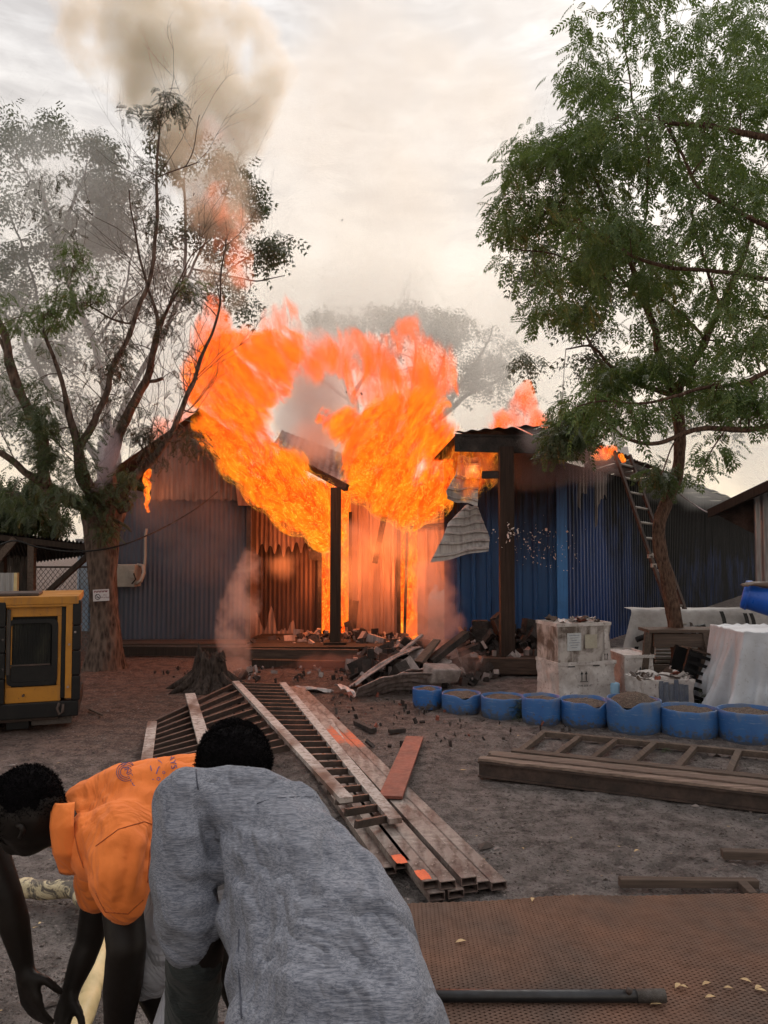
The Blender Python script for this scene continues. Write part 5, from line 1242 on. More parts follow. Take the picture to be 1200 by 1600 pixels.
# --- two far trees in the middle
def fartree(label, limbs, regs, Y, seed):
    tree(label, G(limbs[0][0][0], 905), limbs, [(s_, n, Y-1.2, Y+1.2, M_LEAFF) for s_, n in regs], M_BARKF, M_LEAFF, FRS, .24, per=9, crad=.40, twig_r=.010, seed=seed, bare=90, blen=1.8, lr=.55)
Yf = 24
fartree('far pale tree with bare slanting limbs right of the flames', [
 [(600, 905, Yf, 14), (610, 760, Yf, 12), (630, 690, Yf, 10)], [(630, 700, Yf, 8), (690, 650, Yf, 7), (740, 612, Yf, 5), (790, 590, Yf, 3)], [(690, 650, Yf, 6), (720, 600, Yf, 5), (760, 540, Yf, 3), (770, 510, Yf, 2)],
 [(650, 680, Yf, 6), (680, 600, Yf, 5), (700, 530, Yf, 3), (690, 500, Yf, 2)], [(640, 690, Yf, 6), (645, 600, Yf, 5), (650, 540, Yf, 3), (640, 490, Yf, 2)]],
 [((700, 525, 38, 38), 90), ((705, 590, 45, 45), 50), ((760, 560, 45, 50), 60), ((790, 560, 25, 30), 24), ((640, 500, 45, 25), 60), ((640, 560, 50, 50), 40), ((810, 620, 25, 25), 8)], Yf, 11)
fartree('far pale tree half hidden behind the left flames', [
 [(560, 905, 26, 12), (555, 700, 26, 10), (550, 620, 26, 8)], [(550, 640, 26, 6), (530, 570, 26, 4), (520, 510, 26, 2.5)], [(550, 620, 26, 6), (590, 550, 26, 4), (605, 500, 26, 2)], [(550, 630, 26, 5), (500, 590, 26, 4), (460, 560, 26, 2)]],
 [((520, 505, 40, 22), 60), ((600, 500, 30, 22), 46), ((560, 540, 60, 35), 50), ((480, 540, 40, 25), 18)], 26, 12)
fartree('thin far pale tree with twin trunks behind the ladder top', [
 [(985, 905, 17, 14), (975, 760, 17, 13), (968, 700, 17, 12)], [(968, 710, 17, 8), (952, 650, 17, 7), (940, 600, 17, 5), (930, 560, 17, 3)], [(970, 700, 17, 9), (965, 650, 17, 8), (950, 590, 17, 6), (925, 540, 17, 4), (905, 500, 17, 2)]],
 [((935, 580, 45, 40), 22), ((905, 440, 60, 80), 60), ((850, 420, 50, 60), 40), ((950, 330, 60, 60), 50), ((1010, 420, 70, 60), 50), ((825, 580, 14, 28), 10), ((1040, 640, 50, 30), 16), ((1140, 620, 60, 60), 40)], 17, 13)
# --- right tree
YT = 8.9
T4 = [
 [(1066, 1078, 9.0, 15), (1060, 1020, 9, 12), (1053, 960, 9, 11), (1044, 910, 9, 10), (1031, 860, 9, 9.5), (1030, 815, 9, 9.5), (1046, 775, 9, 9.5), (1060, 735, 9, 9), (1063, 690, 9, 9), (1060, 650, 9, 9), (1056, 615, 9, 9.5)],
 [(1056, 620, 9, 9), (1040, 580, 8.9, 8), (1028, 540, 8.8, 7), (1010, 480, 8.7, 6), (990, 420, 8.5, 5), (960, 350, 8.3, 4), (930, 280, 8.1, 3), (900, 230, 8, 2)],
 [(1058, 612, 9, 9), (1075, 570, 9, 8), (1100, 530, 8.8, 7), (1130, 480, 8.6, 6), (1160, 400, 8.4, 5), (1190, 300, 8.2, 4)],
 [(1054, 618, 9, 6), (1020, 607, 8.8, 5), (985, 592, 8.7, 4.4), (955, 575, 8.6, 3.6), (925, 545, 8.5, 2.4), (880, 545, 8.4, 1.4)],
 [(1010, 480, 8.7, 4), (960, 420, 8.4, 3.4), (900, 370, 8.1, 2.6), (850, 340, 7.9, 2), (800, 300, 7.8, 1.2)],
 [(990, 420, 8.5, 3), (1010, 330, 8.2, 2.6), (1010, 230, 8, 2), (985, 130, 7.8, 1.6), (975, 20, 7.6, 1.2)],
 [(1100, 530, 8.8, 4), (1040, 470, 8.4, 3), (960, 440, 8.1, 2.4), (870, 400, 7.9, 1.6), (790, 390, 7.8, 1)],
 [(1130, 480, 8.6, 4), (1090, 390, 8.2, 3.4), (1070, 280, 8, 2.8), (1040, 190, 7.8, 2)],
]
rpoly = [(880, 10), (900, 70), (890, 100), (845, 110), (865, 160), (880, 180), (835, 185), (815, 215), (820, 235), (770, 245), (790, 275), (775, 310), (785, 370), (765, 395), (770, 410), (810, 425), (815, 470), (820, 520), (850, 530), (880, 490), (930, 530), (960, 560), (1010, 560), (1060, 560), (1200, 600), (1260, 620), (1260, -40), (880, -40)]
tree('leafy green neem tree with crooked slender trunk beside the ladder', G(1066, 1070), T4, [
 (rpoly, 410, 6.6, 9.6, M_LEAF), ([(930, 150), (1260, 60), (1260, 560), (950, 470)], 130, 7, 9.6, M_LEAF), ((1000, 330, 120, 120), 40, 7, 9), ((930, 220, 80, 90), 55, 7, 8.6), ((840, 250, 60, 40), 36, 7.4, 8.4), ((830, 350, 60, 60), 44, 7.4, 8.6), ((880, 450, 70, 60), 50, 7.6, 9),
 ((890, 685, 32, 28), 46, 8.2, 8.9, M_LEAFL, .14), ((1040, 735, 22, 26), 16, 8.5, 9, M_LEAFL, .14), ((900, 640, 40, 40), 24, 8.4, 9.2), ((880, 650, 22, 22), 10, 8.4, 9), ((1000, 600, 60, 50), 44, 8, 9), ((1060, 590, 60, 50), 40, 8.3, 9.2), ((950, 590, 35, 30), 20, 8.2, 9)],
 M_BARKR, M_LEAF, FR, .175, per=7, crad=.17, twig_r=.0055, droop=.55, seed=21, bare=60, blen=.9, lr=.8)
# nearer branches reaching in from the right
tree('near neem boughs reaching in from the right edge, sharply cut dark leaves', Vector((5.5, 6.2, 0)), [
 [(1420, 1400, 6.4, 22), (1400, 1000, 6.4, 20), (1380, 760, 6.4, 18), (1340, 600, 6.4, 15), (1320, 300, 6.3, 12)],
 [(1345, 600, 6.4, 8), (1260, 640, 6.1, 5.5), (1200, 665, 6, 4.6), (1140, 672, 6, 4.6), (1080, 674, 6, 4), (1030, 686, 6, 3.4), (985, 682, 6, 2.6), (960, 668, 6, 1.6)],
 [(1330, 520, 6.4, 6), (1230, 570, 6.2, 4), (1140, 600, 6.1, 3.2), (1060, 616, 6, 2.6), (1000, 625, 6, 2), (940, 630, 6, 1.6), (900, 640, 6, 1)],
 [(1320, 250, 6.3, 8), (1250, 225, 6, 6), (1200, 216, 5.9, 5.4), (1130, 203, 5.9, 4.6), (1070, 196, 5.9, 3.4), (1010, 186, 5.9, 2.4)],
 [(1325, 420, 6.3, 7), (1260, 385, 6.1, 5), (1200, 352, 6, 4.4), (1150, 322, 6, 3.6), (1090, 290, 6, 3), (1060, 240, 6, 2.4), (1044, 200, 6, 2)],
 [(1325, 480, 6.3, 5), (1230, 440, 6.2, 3.6), (1020, 410, 6.4, 2.8), (960, 380, 6.5, 2.2), (905, 340, 6.5, 1.6)],
 [(1128, 672, 6, 1.6), (1110, 700, 6, 1.2), (1100, 730, 6, .9)], [(1060, 680, 6, 1.4), (1045, 700, 6, 1.2), (1030, 740, 6, 1)],
], [((1160, 640, 60, 26), 14, 5.8, 6.3), ((1180, 600, 60, 40), 24, 5.8, 6.4), ((1110, 700, 18, 26), 8, 5.9, 6.1), ((1010, 650, 60, 24), 12, 5.9, 6.2), ((930, 640, 40, 30), 12, 5.9, 6.2), ((1140, 180, 90, 60), 36, 5.6, 6.4), ((1000, 190, 60, 50), 16, 5.7, 6.2), ((1130, 330, 90, 70), 30, 5.7, 6.4), ((960, 370, 60, 40), 26, 6, 6.6), ((1180, 480, 70, 70), 40, 5.7, 6.5), ((1150, 60, 90, 60), 30, 5.7, 6.5)],
 M_BARKR, M_LEAF, FR, .15, per=6, crad=.15, twig_r=.004, droop=.5, seed=31)
random.seed(99)
# weed tuft by the third planter and small green tufts
def tuft(px, py, z, h_, label, n=40):
    c = G(px, py); t_ = empty('weed', c, label, 'plant'); cl = np.array([[c.x, c.y, 0]]*n)+np.random.default_rng(px).normal(size=(n, 3))*np.array([h_*.35, h_*.25, 0])+np.array([0, 0, 1])*np.random.default_rng(px+1).uniform(0.01, h_, n)[:, None]
    r2 = np.random.default_rng(px+2); o_ = inst_mesh('foliage', FR[0], FR[1], cl, rotmats(r2.uniform(0, 6.28, n), r2.uniform(-.6, .6, n), r2.normal(0, .4, n)), h_*r2.uniform(.25, .45, n), M_LEAFL, t_); tag(o_, kind='stuff')
tuft(810, 1122, 0, .17, 'small leafy weed growing between the third and fourth blue planters', 60)
tuft(1040, 1178, 0, .05, 'tiny green weed inside the flat timber frame', 40)
tuft(1103, 1103, 0, .14, 'thin straggly weed at the foot of the trestle near the tipped crate', 30)

# ------------------------------------------------------------------ fire
def field(t, p, big):
    fld = None                                                    # 1 in the middle of a puff, 0 at its rim
    for a, b, c, r_ in big:
        rr = r_*c/1200; q = t.n('ShaderNodeVectorMath', operation='MULTIPLY_ADD'); t.put(q.inputs[0], p); q.inputs[1].default_value = (1/rr, 1/(rr*.8), 1/rr); cc = P(a, b, c); q.inputs[2].default_value = (-cc.x/rr, -cc.y/(rr*.8), -cc.z/rr)
        l_ = t.n('ShaderNodeVectorMath', operation='DOT_PRODUCT'); t.put(l_.inputs[0], q.outputs[0]); t.put(l_.inputs[1], q.outputs[0])
        f_ = t.math('SUBTRACT', 1.0, l_.outputs['Value'], True); fld = f_ if fld is None else t.math('ADD', fld, f_)
    return fld
def fire_mat(name, lst, dens=9, bright=1.25, sc=4.0, lo=.42, hi=.60, hot=(1, .29, .010), cool=(.92, .052, .004), z0=1.6, z1=6.6, salm=(1, .13, .018), rot=(0, 0, 0), st=(1, 1, .42), filament=.5, thin=0.0, erode=.16, step=.15):
    t = NT(name); p = t.pos(); q = t.xyz(p); fld = field(t, p, lst)
    pm = t.map(t.map(p, (1, 1, 1), rot), st)                      # streaks run along the draught of the fire
    w1 = t.noise(pm, 1.5, 2, .5, col=True); v = t.vadd(pm, w1, .55)
    w2 = t.noise(v, 5.5, 2, .5, col=True); vv = v2 = t.vadd(v, w2, .20)
    n1 = t.noise(vv, sc, 6, .68)
    hz = t.mr(q[2], z0, z1)                                       # flames thin out as they rise
    thr = t.math('ADD', t.math('MULTIPLY', hz, .07+thin), lo)
    thr = t.math('ADD', thr, t.mr(fld, 0, .75, erode, 0))
    n1c = t.math('ADD', t.math('MULTIPLY', n1, .62), t.math('MULTIPLY', t.noise(vv, sc*3.2, 4, .7), .38))
    d = t.math('MULTIPLY', t.mr(t.math('SUBTRACT', n1, thr), 0, hi-lo), dens)
    d = t.math('MULTIPLY', d, t.mr(hz, 0, 1, 1.0, .45))
    e = t.n('ShaderNodeEmission'); a = t.n('ShaderNodeVolumeAbsorption'); a.inputs[0].default_value = (0, 0, 0, 1)
    base = t.ramp(n1c, [(.43, (cool[0]*.62, cool[1]*.35, cool[2]*.6)), (.49, cool), (.56, tuple(lerp(cool[i], hot[i], .55) for i in range(3))), (.64, hot)])
    base = t.mix(t.mr(hz, .25, 1, 0, .75), base, salm)
    t.put(e.inputs[0], base); t.put(e.inputs[1], t.math('MULTIPLY', d, bright)); t.put(a.inputs[1], d)
    ad = t.n('ShaderNodeAddShader'); t.put(ad.inputs[0], e.outputs[0]); t.put(ad.inputs[1], a.outputs[0])
    # surface: bright thin filaments licking over the skin of the flame
    f1 = t.noise(v2, 15, 3, .62); f1 = t.math('ABSOLUTE', t.math('SUBTRACT', f1, .5))
    fil = t.math('MULTIPLY', t.mr(f1, .0, .022, 1, 0), t.mr(hz, 0, .55, 1, .0))
    fil = t.math('MULTIPLY', fil, t.mr(n1, lo-.03, lo+.08)); fil = t.math('MULTIPLY', fil, filament)
    se = t.n('ShaderNodeEmission'); t.put(se.inputs[0], (1, .42, .05, 1)); t.put(se.inputs[1], fil)
    tr = t.n('ShaderNodeBsdfTransparent'); a2 = t.n('ShaderNodeAddShader'); t.put(a2.inputs[0], se.outputs[0]); t.put(a2.inputs[1], tr.outputs[0])
    m = t.out(a2.outputs[0], ad.outputs[0]); m.cycles.volume_step_rate = step; m.cycles.emission_sampling = 'NONE'
    return m
def blobs(name, lst, mat, label, cat, vox=.06, disp=.22, dscale=.45, yk=.75, kind=None, group=None, smooth=True, zk=1):
    bm = bmesh.new()
    for (px, py, Y, r) in lst:
        c = P(px, py, Y); rr = r*Y/1200
        bmesh.ops.create_icosphere(bm, subdivisions=3, radius=1, matrix=Matrix.Translation(c) @ Matrix.Diagonal((rr, rr*yk, rr*zk, 1)))
    me = bpy.data.meshes.new(name); bm.to_mesh(me); bm.free(); ob = link_mesh(name, me, mat)
    md = ob.modifiers.new('remesh', 'REMESH'); md.mode = 'VOXEL'; md.voxel_size = vox; md.use_smooth_shade = smooth
    if disp:
        tx = bpy.data.textures.new('n', 'CLOUDS'); tx.noise_scale = dscale; tx.noise_depth = 3
        md = ob.modifiers.new('d', 'DISPLACE'); md.texture = tx; md.strength = disp; md.mid_level = .5; md.texture_coords = 'GLOBAL'
    return tag(ob, label, cat, group, kind)
def path(pts, k=4):
    out = []
    for i in range(len(pts)-1):
        for j in range(k): out.append(tuple(lerp(a, b, j/k) for a, b in zip(pts[i], pts[i+1])))
    out.append(pts[-1]); return out
FG = 'flames of the burning huts'
def fire(lst, label, grow=1.35, vox=.07, yk=.8, cell=None, **k):
    big = [(a, b, c, r_*grow) for a, b, c, r_ in lst]
    return blobs('flame', big, fire_mat('flame_gas', big, **k), label, 'flame', vox=vox, disp=0, yk=yk, group=FG)
fire([(312, 615, 12, 22), (340, 590, 12, 46), (350, 550, 12, 34), (395, 575, 12, 52), (435, 545, 12.1, 34), (352, 660, 11.9, 40), (385, 640, 12, 36), (385, 712, 11.8, 38), (425, 752, 11.8, 38), (412, 690, 11.9, 24), (468, 788, 11.9, 38), (508, 830, 12.2, 26), (430, 600, 12.1, 28), (450, 730, 12, 26), (495, 775, 12, 26)],
     'large left sheet of fire sweeping down to the veranda post', grow=1.38, dens=20, bright=1.18, sc=4.8, lo=.40, hi=.55, rot=(0, R(38), 0), filament=.9, erode=.15)
fire([(506, 650, 12, 14), (532, 662, 12, 24), (570, 672, 12, 34), (612, 665, 12, 42), (655, 650, 12, 40), (682, 690, 11.9, 34), (688, 740, 11.9, 26), (668, 775, 11.9, 32), (638, 800, 12.0, 24), (565, 712, 12, 32), (605, 728, 12, 46), (565, 755, 12.1, 26), (605, 780, 12, 26)],
     'large right swirl of fire above the middle hut doors', grow=1.38, dens=20, bright=1.18, sc=5, lo=.40, hi=.55, rot=(0, R(-28), 0), filament=.9, erode=.15)
fire([(432, 520, 12.3, 30), (442, 492, 12.3, 22), (475, 555, 12.5, 36), (520, 545, 12.6, 34), (560, 555, 12.6, 34), (600, 560, 12.7, 34), (635, 545, 12.8, 34), (640, 512, 12.9, 20), (668, 575, 12.7, 34), (700, 600, 12.6, 18), (572, 605, 12.5, 26), (620, 610, 12.3, 32), (655, 610, 12.3, 28)],
     'ragged translucent upper fire linking both big flames', grow=1.65, dens=9, bright=1.05, sc=4, lo=.42, hi=.58, hot=(1, .20, .012), cool=(1, .085, .010), z0=3.4, z1=6.2, filament=.15, thin=.03, erode=.17, rot=(0, R(8), 0))
fire([(335, 530, 12.4, 36), (332, 500, 12.5, 26), (334, 468, 12.6, 16)], 'narrow orange tongue of fire rising beside the bare branch', dens=9, bright=1.0, sc=3.6, hot=(1, .2, .012), cool=(1, .085, .010), z0=4, z1=7, filament=.1)
fire([(378, 435, 13.4, 18), (366, 402, 13.4, 24), (352, 378, 13.4, 20), (362, 348, 13.5, 26), (350, 318, 13.5, 28), (346, 298, 13.5, 18)], 'thin salmon coloured fire drifting high in the brown smoke', dens=3.4, bright=.95, sc=2.8, lo=.43, hot=(.98, .26, .09), cool=(.85, .17, .08), z0=5.5, z1=9, salm=(.85, .24, .12), filament=0, erode=.12)
fire([(330, 205, 13.8, 26), (322, 222, 13.8, 18)], 'topmost faint salmon wisp of fire in the brown smoke', dens=1.6, bright=.9, sc=2.8, lo=.43, hot=(.98, .26, .09), cool=(.85, .17, .08), z0=5.5, z1=9, salm=(.85, .26, .14), filament=0, erode=.12)
fire([(785, 662, 14.5, 22), (812, 655, 14.5, 30), (842, 664, 14.5, 20), (815, 632, 14.5, 20), (820, 614, 14.5, 13), (824, 600, 14.5, 7)], 'peaked orange fire behind the right roof ridge', dens=7, bright=1.0, sc=3, lo=.42, hi=.56, hot=(1, .20, .012), cool=(1, .085, .010), z0=3.4, z1=6.5, filament=0, erode=.12)
fire([(725, 712, 10.9, 26), (745, 735, 10.9, 28), (730, 758, 10.9, 22), (757, 706, 10.8, 20), (785, 697, 10.7, 14)], 'fire licking under the right veranda roof beside its post', vox=.05, dens=9, bright=.85, sc=6, lo=.44, hi=.6, z0=2.5, z1=6, filament=.5, cool=(.8, .05, .01))
HOT = dict(dens=26, bright=1.15, sc=7, lo=.36, hi=.52, hot=(1, .30, .015), cool=(1, .06, .006), z0=3, z1=6, filament=.8)
fire([(933, 710, 11.2, 8), (945, 707, 11.2, 10), (957, 703, 11.2, 7), (938, 703, 11.2, 6)], 'small orange flame on the right hut eaves left of the ladder', vox=.025, **{**HOT, 'sc': 10})
fire([(970, 713, 11.1, 4), (974, 719, 11.1, 3.5)], 'tiny yellow flame at the top of the ladder', vox=.012, **{**HOT, 'sc': 18, 'dens': 50})
fire([(230+1.5*math.sin(k*1.7), 736+k*5.2, 12.2, 5.6-.25*k) for k in range(13)], 'slim yellow flame running down the left hut wall by the tree', vox=.02, **{**HOT, 'sc': 9, 'dens': 45})
fire([(262, 690, 13.2, 26), (285, 670, 13.2, 26), (302, 658, 13.2, 20), (250, 665, 13.2, 14)], 'orange fire glowing behind the forked tree limb', dens=5, bright=1.0, sc=3.6, hot=(1, .2, .012), cool=(1, .085, .010), z0=3, z1=6.2, filament=0)
for lst, lab in (([(508, 850+i*34, 13.6, 22) for i in range(5)]+[(538, 830+i*36, 13.7, 22) for i in range(5)], 'fire filling the doorway behind the middle veranda post'), ([(637, 832+i*36, 13.7, 22) for i in range(5)], 'fire filling the narrow right doorway of the middle hut'),
                 ([(400, 780, 13.9, 30), (450, 790, 13.9, 32), (500, 790, 13.9, 34), (560, 790, 13.9, 34), (620, 790, 13.9, 34), (680, 790, 13.9, 32)], 'fire glowing along the roofless top of the middle hut wall')):
    fire(lst, lab, grow=1.2, dens=22, bright=1.05, sc=6, lo=.34, hi=.5, hot=(1, .28, .015), cool=(1, .06, .006), z0=3, z1=6, filament=.9, erode=.1)
# light given off by the flames
def flame_light(px, py, Y, W_, r=.35, col=(1, .26, .07)):
    l = bpy.data.lights.new('flame_light', 'POINT'); l.energy = W_; l.shadow_soft_size = r; l.color = col
    o = bpy.data.objects.new('flame_light', l); COL.objects.link(o); o.location = P(px, py, Y)
for a in [(365, 700, 11.5, 45), (460, 780, 11.6, 60), (640, 775, 12.2, 130), (560, 740, 12.0, 80), (430, 960, 11.6, 10, .3), (400, 570, 11.9, 35), (640, 620, 11.9, 40), (520, 900, 12.95, 34, .12), (637, 900, 12.95, 26, .12), (440, 880, 12.6, 9, .2), (590, 860, 12.5, 16, .2), (740, 735, 10.9, 10, .2), (816, 645, 14.5, 50), (944, 706, 11.0, 2, .08), (270, 680, 13, 35, .2), (229, 765, 12.1, 3, .05), (350, 320, 13.5, 40, .3)]:
    flame_light(*a)

# ------------------------------------------------------------------ smoke
def smoke(lst, name, col, dens, label, grow=1.5, sc=.6, lo=.40, hi=.66, det=4, step=.55, an=.45, warp=.8, ab=None, vox=.15, fmax=.8):
    t = NT(name); p = t.pos(); big = [(a, b, c, r_*grow) for a, b, c, r_ in lst]
    m = smoke_mat(t, p, big, col, dens, sc, lo, hi, det, step, an, warp, ab, fmax)
    return blobs('smoke', big, m, label, 'smoke', vox=vox, disp=0, kind='stuff', group=SG, yk=.8)
def smoke_mat(t, p, big, col, dens, sc, lo, hi, det, step, an, warp, ab, fmax):
    fld = field(t, p, big)
    w1 = t.noise(p, sc*1.2, 2, .5, col=True); v = t.vadd(p, w1, warp)
    n1 = t.noise(v, sc, det, .6); d = t.mr(t.math('ADD', n1, t.mr(fld, 0, fmax*1.25, -(hi-lo), .06)), lo, hi, 0, 1, True)
    d = t.math('MULTIPLY', t.math('MULTIPLY', d, t.mr(fld, 0, fmax, 0, 1, True)), dens)
    s_ = t.n('ShaderNodeVolumePrincipled'); t.put(s_.inputs['Color'], (*col, 1)); t.put(s_.inputs['Density'], d); s_.inputs['Anisotropy'].default_value = an
    if ab: s_.inputs['Absorption Color'].default_value = (*ab, 1)
    m = t.out(None, s_.outputs[0]); m.cycles.volume_step_rate = step; return m
SG = 'smoke of the burning huts'
smoke(path([(340, 480, 14, 40), (340, 400, 14.2, 55), (330, 300, 14.4, 70), (340, 200, 14.8, 80), (300, 120, 15.2, 90), (220, 70, 15.6, 90), (150, 10, 16, 90)], 2)+[(390, 100, 15.5, 50), (380, 30, 16, 60), (280, 20, 16, 80), (370, 170, 15.2, 55), (410, 120, 15.6, 55), (430, 40, 15.6, 60), (180, 60, 15.6, 50)], 'brown_smoke', (.74, .575, .455), 4.6, 'brown smoke column climbing above the left flames', grow=1.9, fmax=1.9, sc=1.0, lo=.44, hi=.82, det=6, ab=(.6, .45, .35), vox=.2)
smoke([(60, 270, 14, 110), (140, 330, 14, 105), (60, 560, 13.6, 130), (130, 640, 13.6, 120), (60, 720, 13.8, 110), (180, 520, 13.8, 130), (230, 430, 13.8, 110), (100, 440, 14, 130), (240, 620, 14, 90), (130, 850, 14, 70), (60, 880, 14, 60)], 'pale_smoke', (.99, .985, .99), .24, 'pale drifting smoke veiling the tree behind the forked one', sc=.5, lo=.30, hi=.72, vox=.2)
smoke([(x, y, 19+U(-1, 1), 150) for x in (380, 520, 660, 800) for y in (560, 680, 800)], 'far_smoke', (.99, .97, .94), .30, 'light grey smoke bank behind the huts in front of far trees', sc=.35, lo=.30, hi=.75, step=.9, vox=.4)
smoke([(490, 690, 12.0, 40), (500, 640, 13.0, 55), (520, 690, 12.9, 50), (480, 600, 13.1, 50), (500, 560, 13.2, 50), (450, 660, 13, 30)], 'grey_smoke', (.85, .8, .78), 2.0, 'grey smoke rolling up between the two big flames', sc=.9, lo=.33, hi=.6, vox=.1)
smoke([(1000, 720, 15.5, 70), (1080, 720, 16, 70), (1150, 710, 16, 80), (1210, 690, 16, 80), (940, 660, 15.5, 55), (1180, 640, 17, 80), (1060, 650, 17, 80)], 'white_smoke', (.99, .98, .97), .6, 'whitish smoke spreading behind the right hut roof', sc=.5, lo=.28, hi=.70, vox=.2)
smoke([(800, 725, 10.6, 42), (850, 720, 10.6, 42), (890, 715, 10.8, 38), (760, 700, 10.6, 30), (840, 690, 9.9, 26), (930, 730, 11.0, 30)], 'soot_smoke', (.22, .20, .20), 4.5, 'dark sooty smoke hanging under the right veranda roof', sc=1.3, lo=.36, hi=.62, ab=(.3, .27, .27), vox=.07)
smoke(path([(368, 1040, 9.3, 20), (365, 1000, 9.4, 26), (370, 960, 9.5, 30), (385, 910, 9.6, 26), (395, 870, 9.6, 16)], 2), 'pink_smoke', (.84, .78, .78), 1.9, 'small steam like puff of pinkish smoke rising by the stump', sc=3.4, lo=.42, hi=.66, warp=.35, vox=.05)
smoke(path([(705, 1060, 9.4, 26), (700, 1010, 9.8, 34), (680, 950, 10.4, 38), (670, 890, 11, 30)], 2)+[(740, 1040, 9.5, 22), (640, 1000, 10.5, 28)], 'pink_smoke_thin', (.86, .70, .66), 2.4, 'pinkish smoke drifting over the burnt sheet pile', sc=2.6, lo=.41, hi=.66, warp=.4, vox=.06)
smoke([(280, 720, 11.8, 50), (300, 760, 11.8, 45), (250, 800, 11.8, 40), (330, 820, 11.9, 45), (280, 880, 11.9, 45), (350, 700, 11.8, 30), (340, 900, 11.7, 40)], 'hut_smoke', (.5, .42, .40), .6, 'thin brownish smoke seeping over the left hut gable', sc=1.0, lo=.32, hi=.68, ab=(.5, .4, .35), vox=.08)
smoke(path([(150, 760, 10.25, 12), (160, 735, 10.3, 18), (175, 700, 10.4, 18), (165, 665, 10.5, 14)], 2), 'blue_smoke', (.72, .76, .90), 3.2, 'bluish smoke wisp in the fork of the big tree', sc=3, lo=.36, hi=.62, warp=.3, vox=.05)
smoke(path([(440, 1060, 10.2, 22), (500, 1050, 10.4, 28), (580, 1045, 10.4, 30), (640, 1070, 9.4, 30), (590, 1110, 8.6, 22)], 2), 'low_smoke', (.7, .5, .48), 1.1, 'low reddish smoke creeping over the ground by the steps', sc=1.6, lo=.36, hi=.66, vox=.07)
smoke([(520, 860, 12.4, 40), (590, 850, 12.4, 55), (670, 850, 12.2, 50), (560, 930, 12.3, 45), (680, 930, 11.9, 45), (440, 880, 12.4, 26)], 'glow_smoke', (.85, .7, .62), .85, 'thin smoke glowing before the burning middle hut wall', sc=1.3, lo=.30, hi=.66, vox=.1)
smoke([(560, 380, 22, 170), (700, 300, 22, 170), (450, 250, 22, 130), (620, 120, 22, 180), (830, 420, 22, 130), (480, 450, 20, 110)], 'sky_smoke', (.90, .81, .72), .17, 'huge faint smoke veil drifting across the open sky', sc=.28, lo=.38, hi=.68, step=.9, vox=.5)
# sparks and flying ash specks
rubble('ash_flakes', 130, lambda: P(random.gauss(845, 30), random.gauss(855, 16)+U(-14, 14), U(11.3, 11.9)), .0055, [simple('white_ash_flake', (.7, .6, .56), (.6, .5, .48), 5)], 'white flying ash flakes in the air before the blue wall')
rubble('ash_flakes', 45, lambda: P(random.gauss(800, 14), random.gauss(832, 10), U(10.1, 10.3)), .006, [simple('pale_flake', (.7, .6, .56), (.6, .5, .48), 5)], 'pale ash flakes swarming round the right veranda post')
rubble('soot_flecks', 40, lambda: P(U(260, 720), U(200, 700), U(9, 12)), .005, [M_CHAR], 'black soot flecks floating in front of fire and sky')

# ------------------------------------------------------------------ people
from mathutils.bvhtree import BVHTree
def chain_balls(ch, step=.35):
    """ch: [(Vector, r)...] -> dense balls along it"""
    out = []
    for (a, ra), (b, rb) in zip(ch[:-1], ch[1:]):
        L_ = (b-a).length; n = max(1, int(L_/(step*min(ra, rb))))
        for k in range(n): t_ = k/n; out.append((a.lerp(b, t_), lerp(ra, rb, t_)))
    out.append(ch[-1]); return out
def px(*q): return [(P(a, b, c), r_*c/1200) for a, b, c, r_ in q]
def organic(name, chains, mat, parent, vox=.012, smooth=6, disps=(), sub=2, bake=True):
    bm = bmesh.new()
    for ch in chains:
        sc = (1, 1, 1)
        if isinstance(ch, tuple): ch, sc = ch
        for c, r_ in chain_balls(ch):
            bmesh.ops.create_icosphere(bm, subdivisions=sub, radius=1, matrix=Matrix.Translation(c) @ Matrix.Diagonal((r_*sc[0], r_*sc[1], r_*sc[2], 1)))
    me = bpy.data.meshes.new(name); bm.to_mesh(me); bm.free(); ob = link_mesh(name, me, mat)
    md = ob.modifiers.new('remesh', 'REMESH'); md.mode = 'VOXEL'; md.voxel_size = vox; md.use_smooth_shade = True
    if smooth: md = ob.modifiers.new('sm', 'SMOOTH'); md.factor = .6; md.iterations = smooth
    for i, (typ, sc, st) in enumerate(disps):
        tx = bpy.data.textures.new('fold', typ); tx.noise_scale = sc
        if typ == 'CLOUDS': tx.noise_depth = 2
        if typ == 'MARBLE': tx.turbulence = 6; tx.marble_type = 'SHARP'
        md = ob.modifiers.new('d%d' % i, 'DISPLACE'); md.texture = tx; md.strength = st; md.mid_level = .5; md.texture_coords = 'GLOBAL'
    dg = bpy.context.evaluated_depsgraph_get(); new = bpy.data.meshes.new_from_object(ob.evaluated_get(dg)); ob.modifiers.clear(); ob.data = new
    off = wloc(parent); bv = BVHTree.FromPolygons([v.co.copy() for v in new.vertices], [tuple(p.vertices) for p in new.polygons])
    new.transform(Matrix.Translation(-off)); new.update()
    if not new.materials: new.materials.append(mat)
    ob.parent = parent; return ob, bv
def onto(bv, x, y, lift=.002):
    d = ray(x, y).normalized(); h = bv.ray_cast(CAM, d); return (h[0] + h[1]*lift*(1 if h[1].dot(d) < 0 else -1)) if h[0] is not None else None
def seam(bv, pts, r_, mat, parent, name='seam', lift=.0005):
    pp = []
    for (a, b) in zip(pts[:-1], pts[1:]):
        n = max(2, int(math.hypot(b[0]-a[0], b[1]-a[1])/6))
        for k in range(n): q = onto(bv, lerp(a[0], b[0], k/n), lerp(a[1], b[1], k/n), lift); q and pp.append(q)
    if len(pp) > 2: return MB().tube(pp, r_, 6).build(name, mat, parent, True)
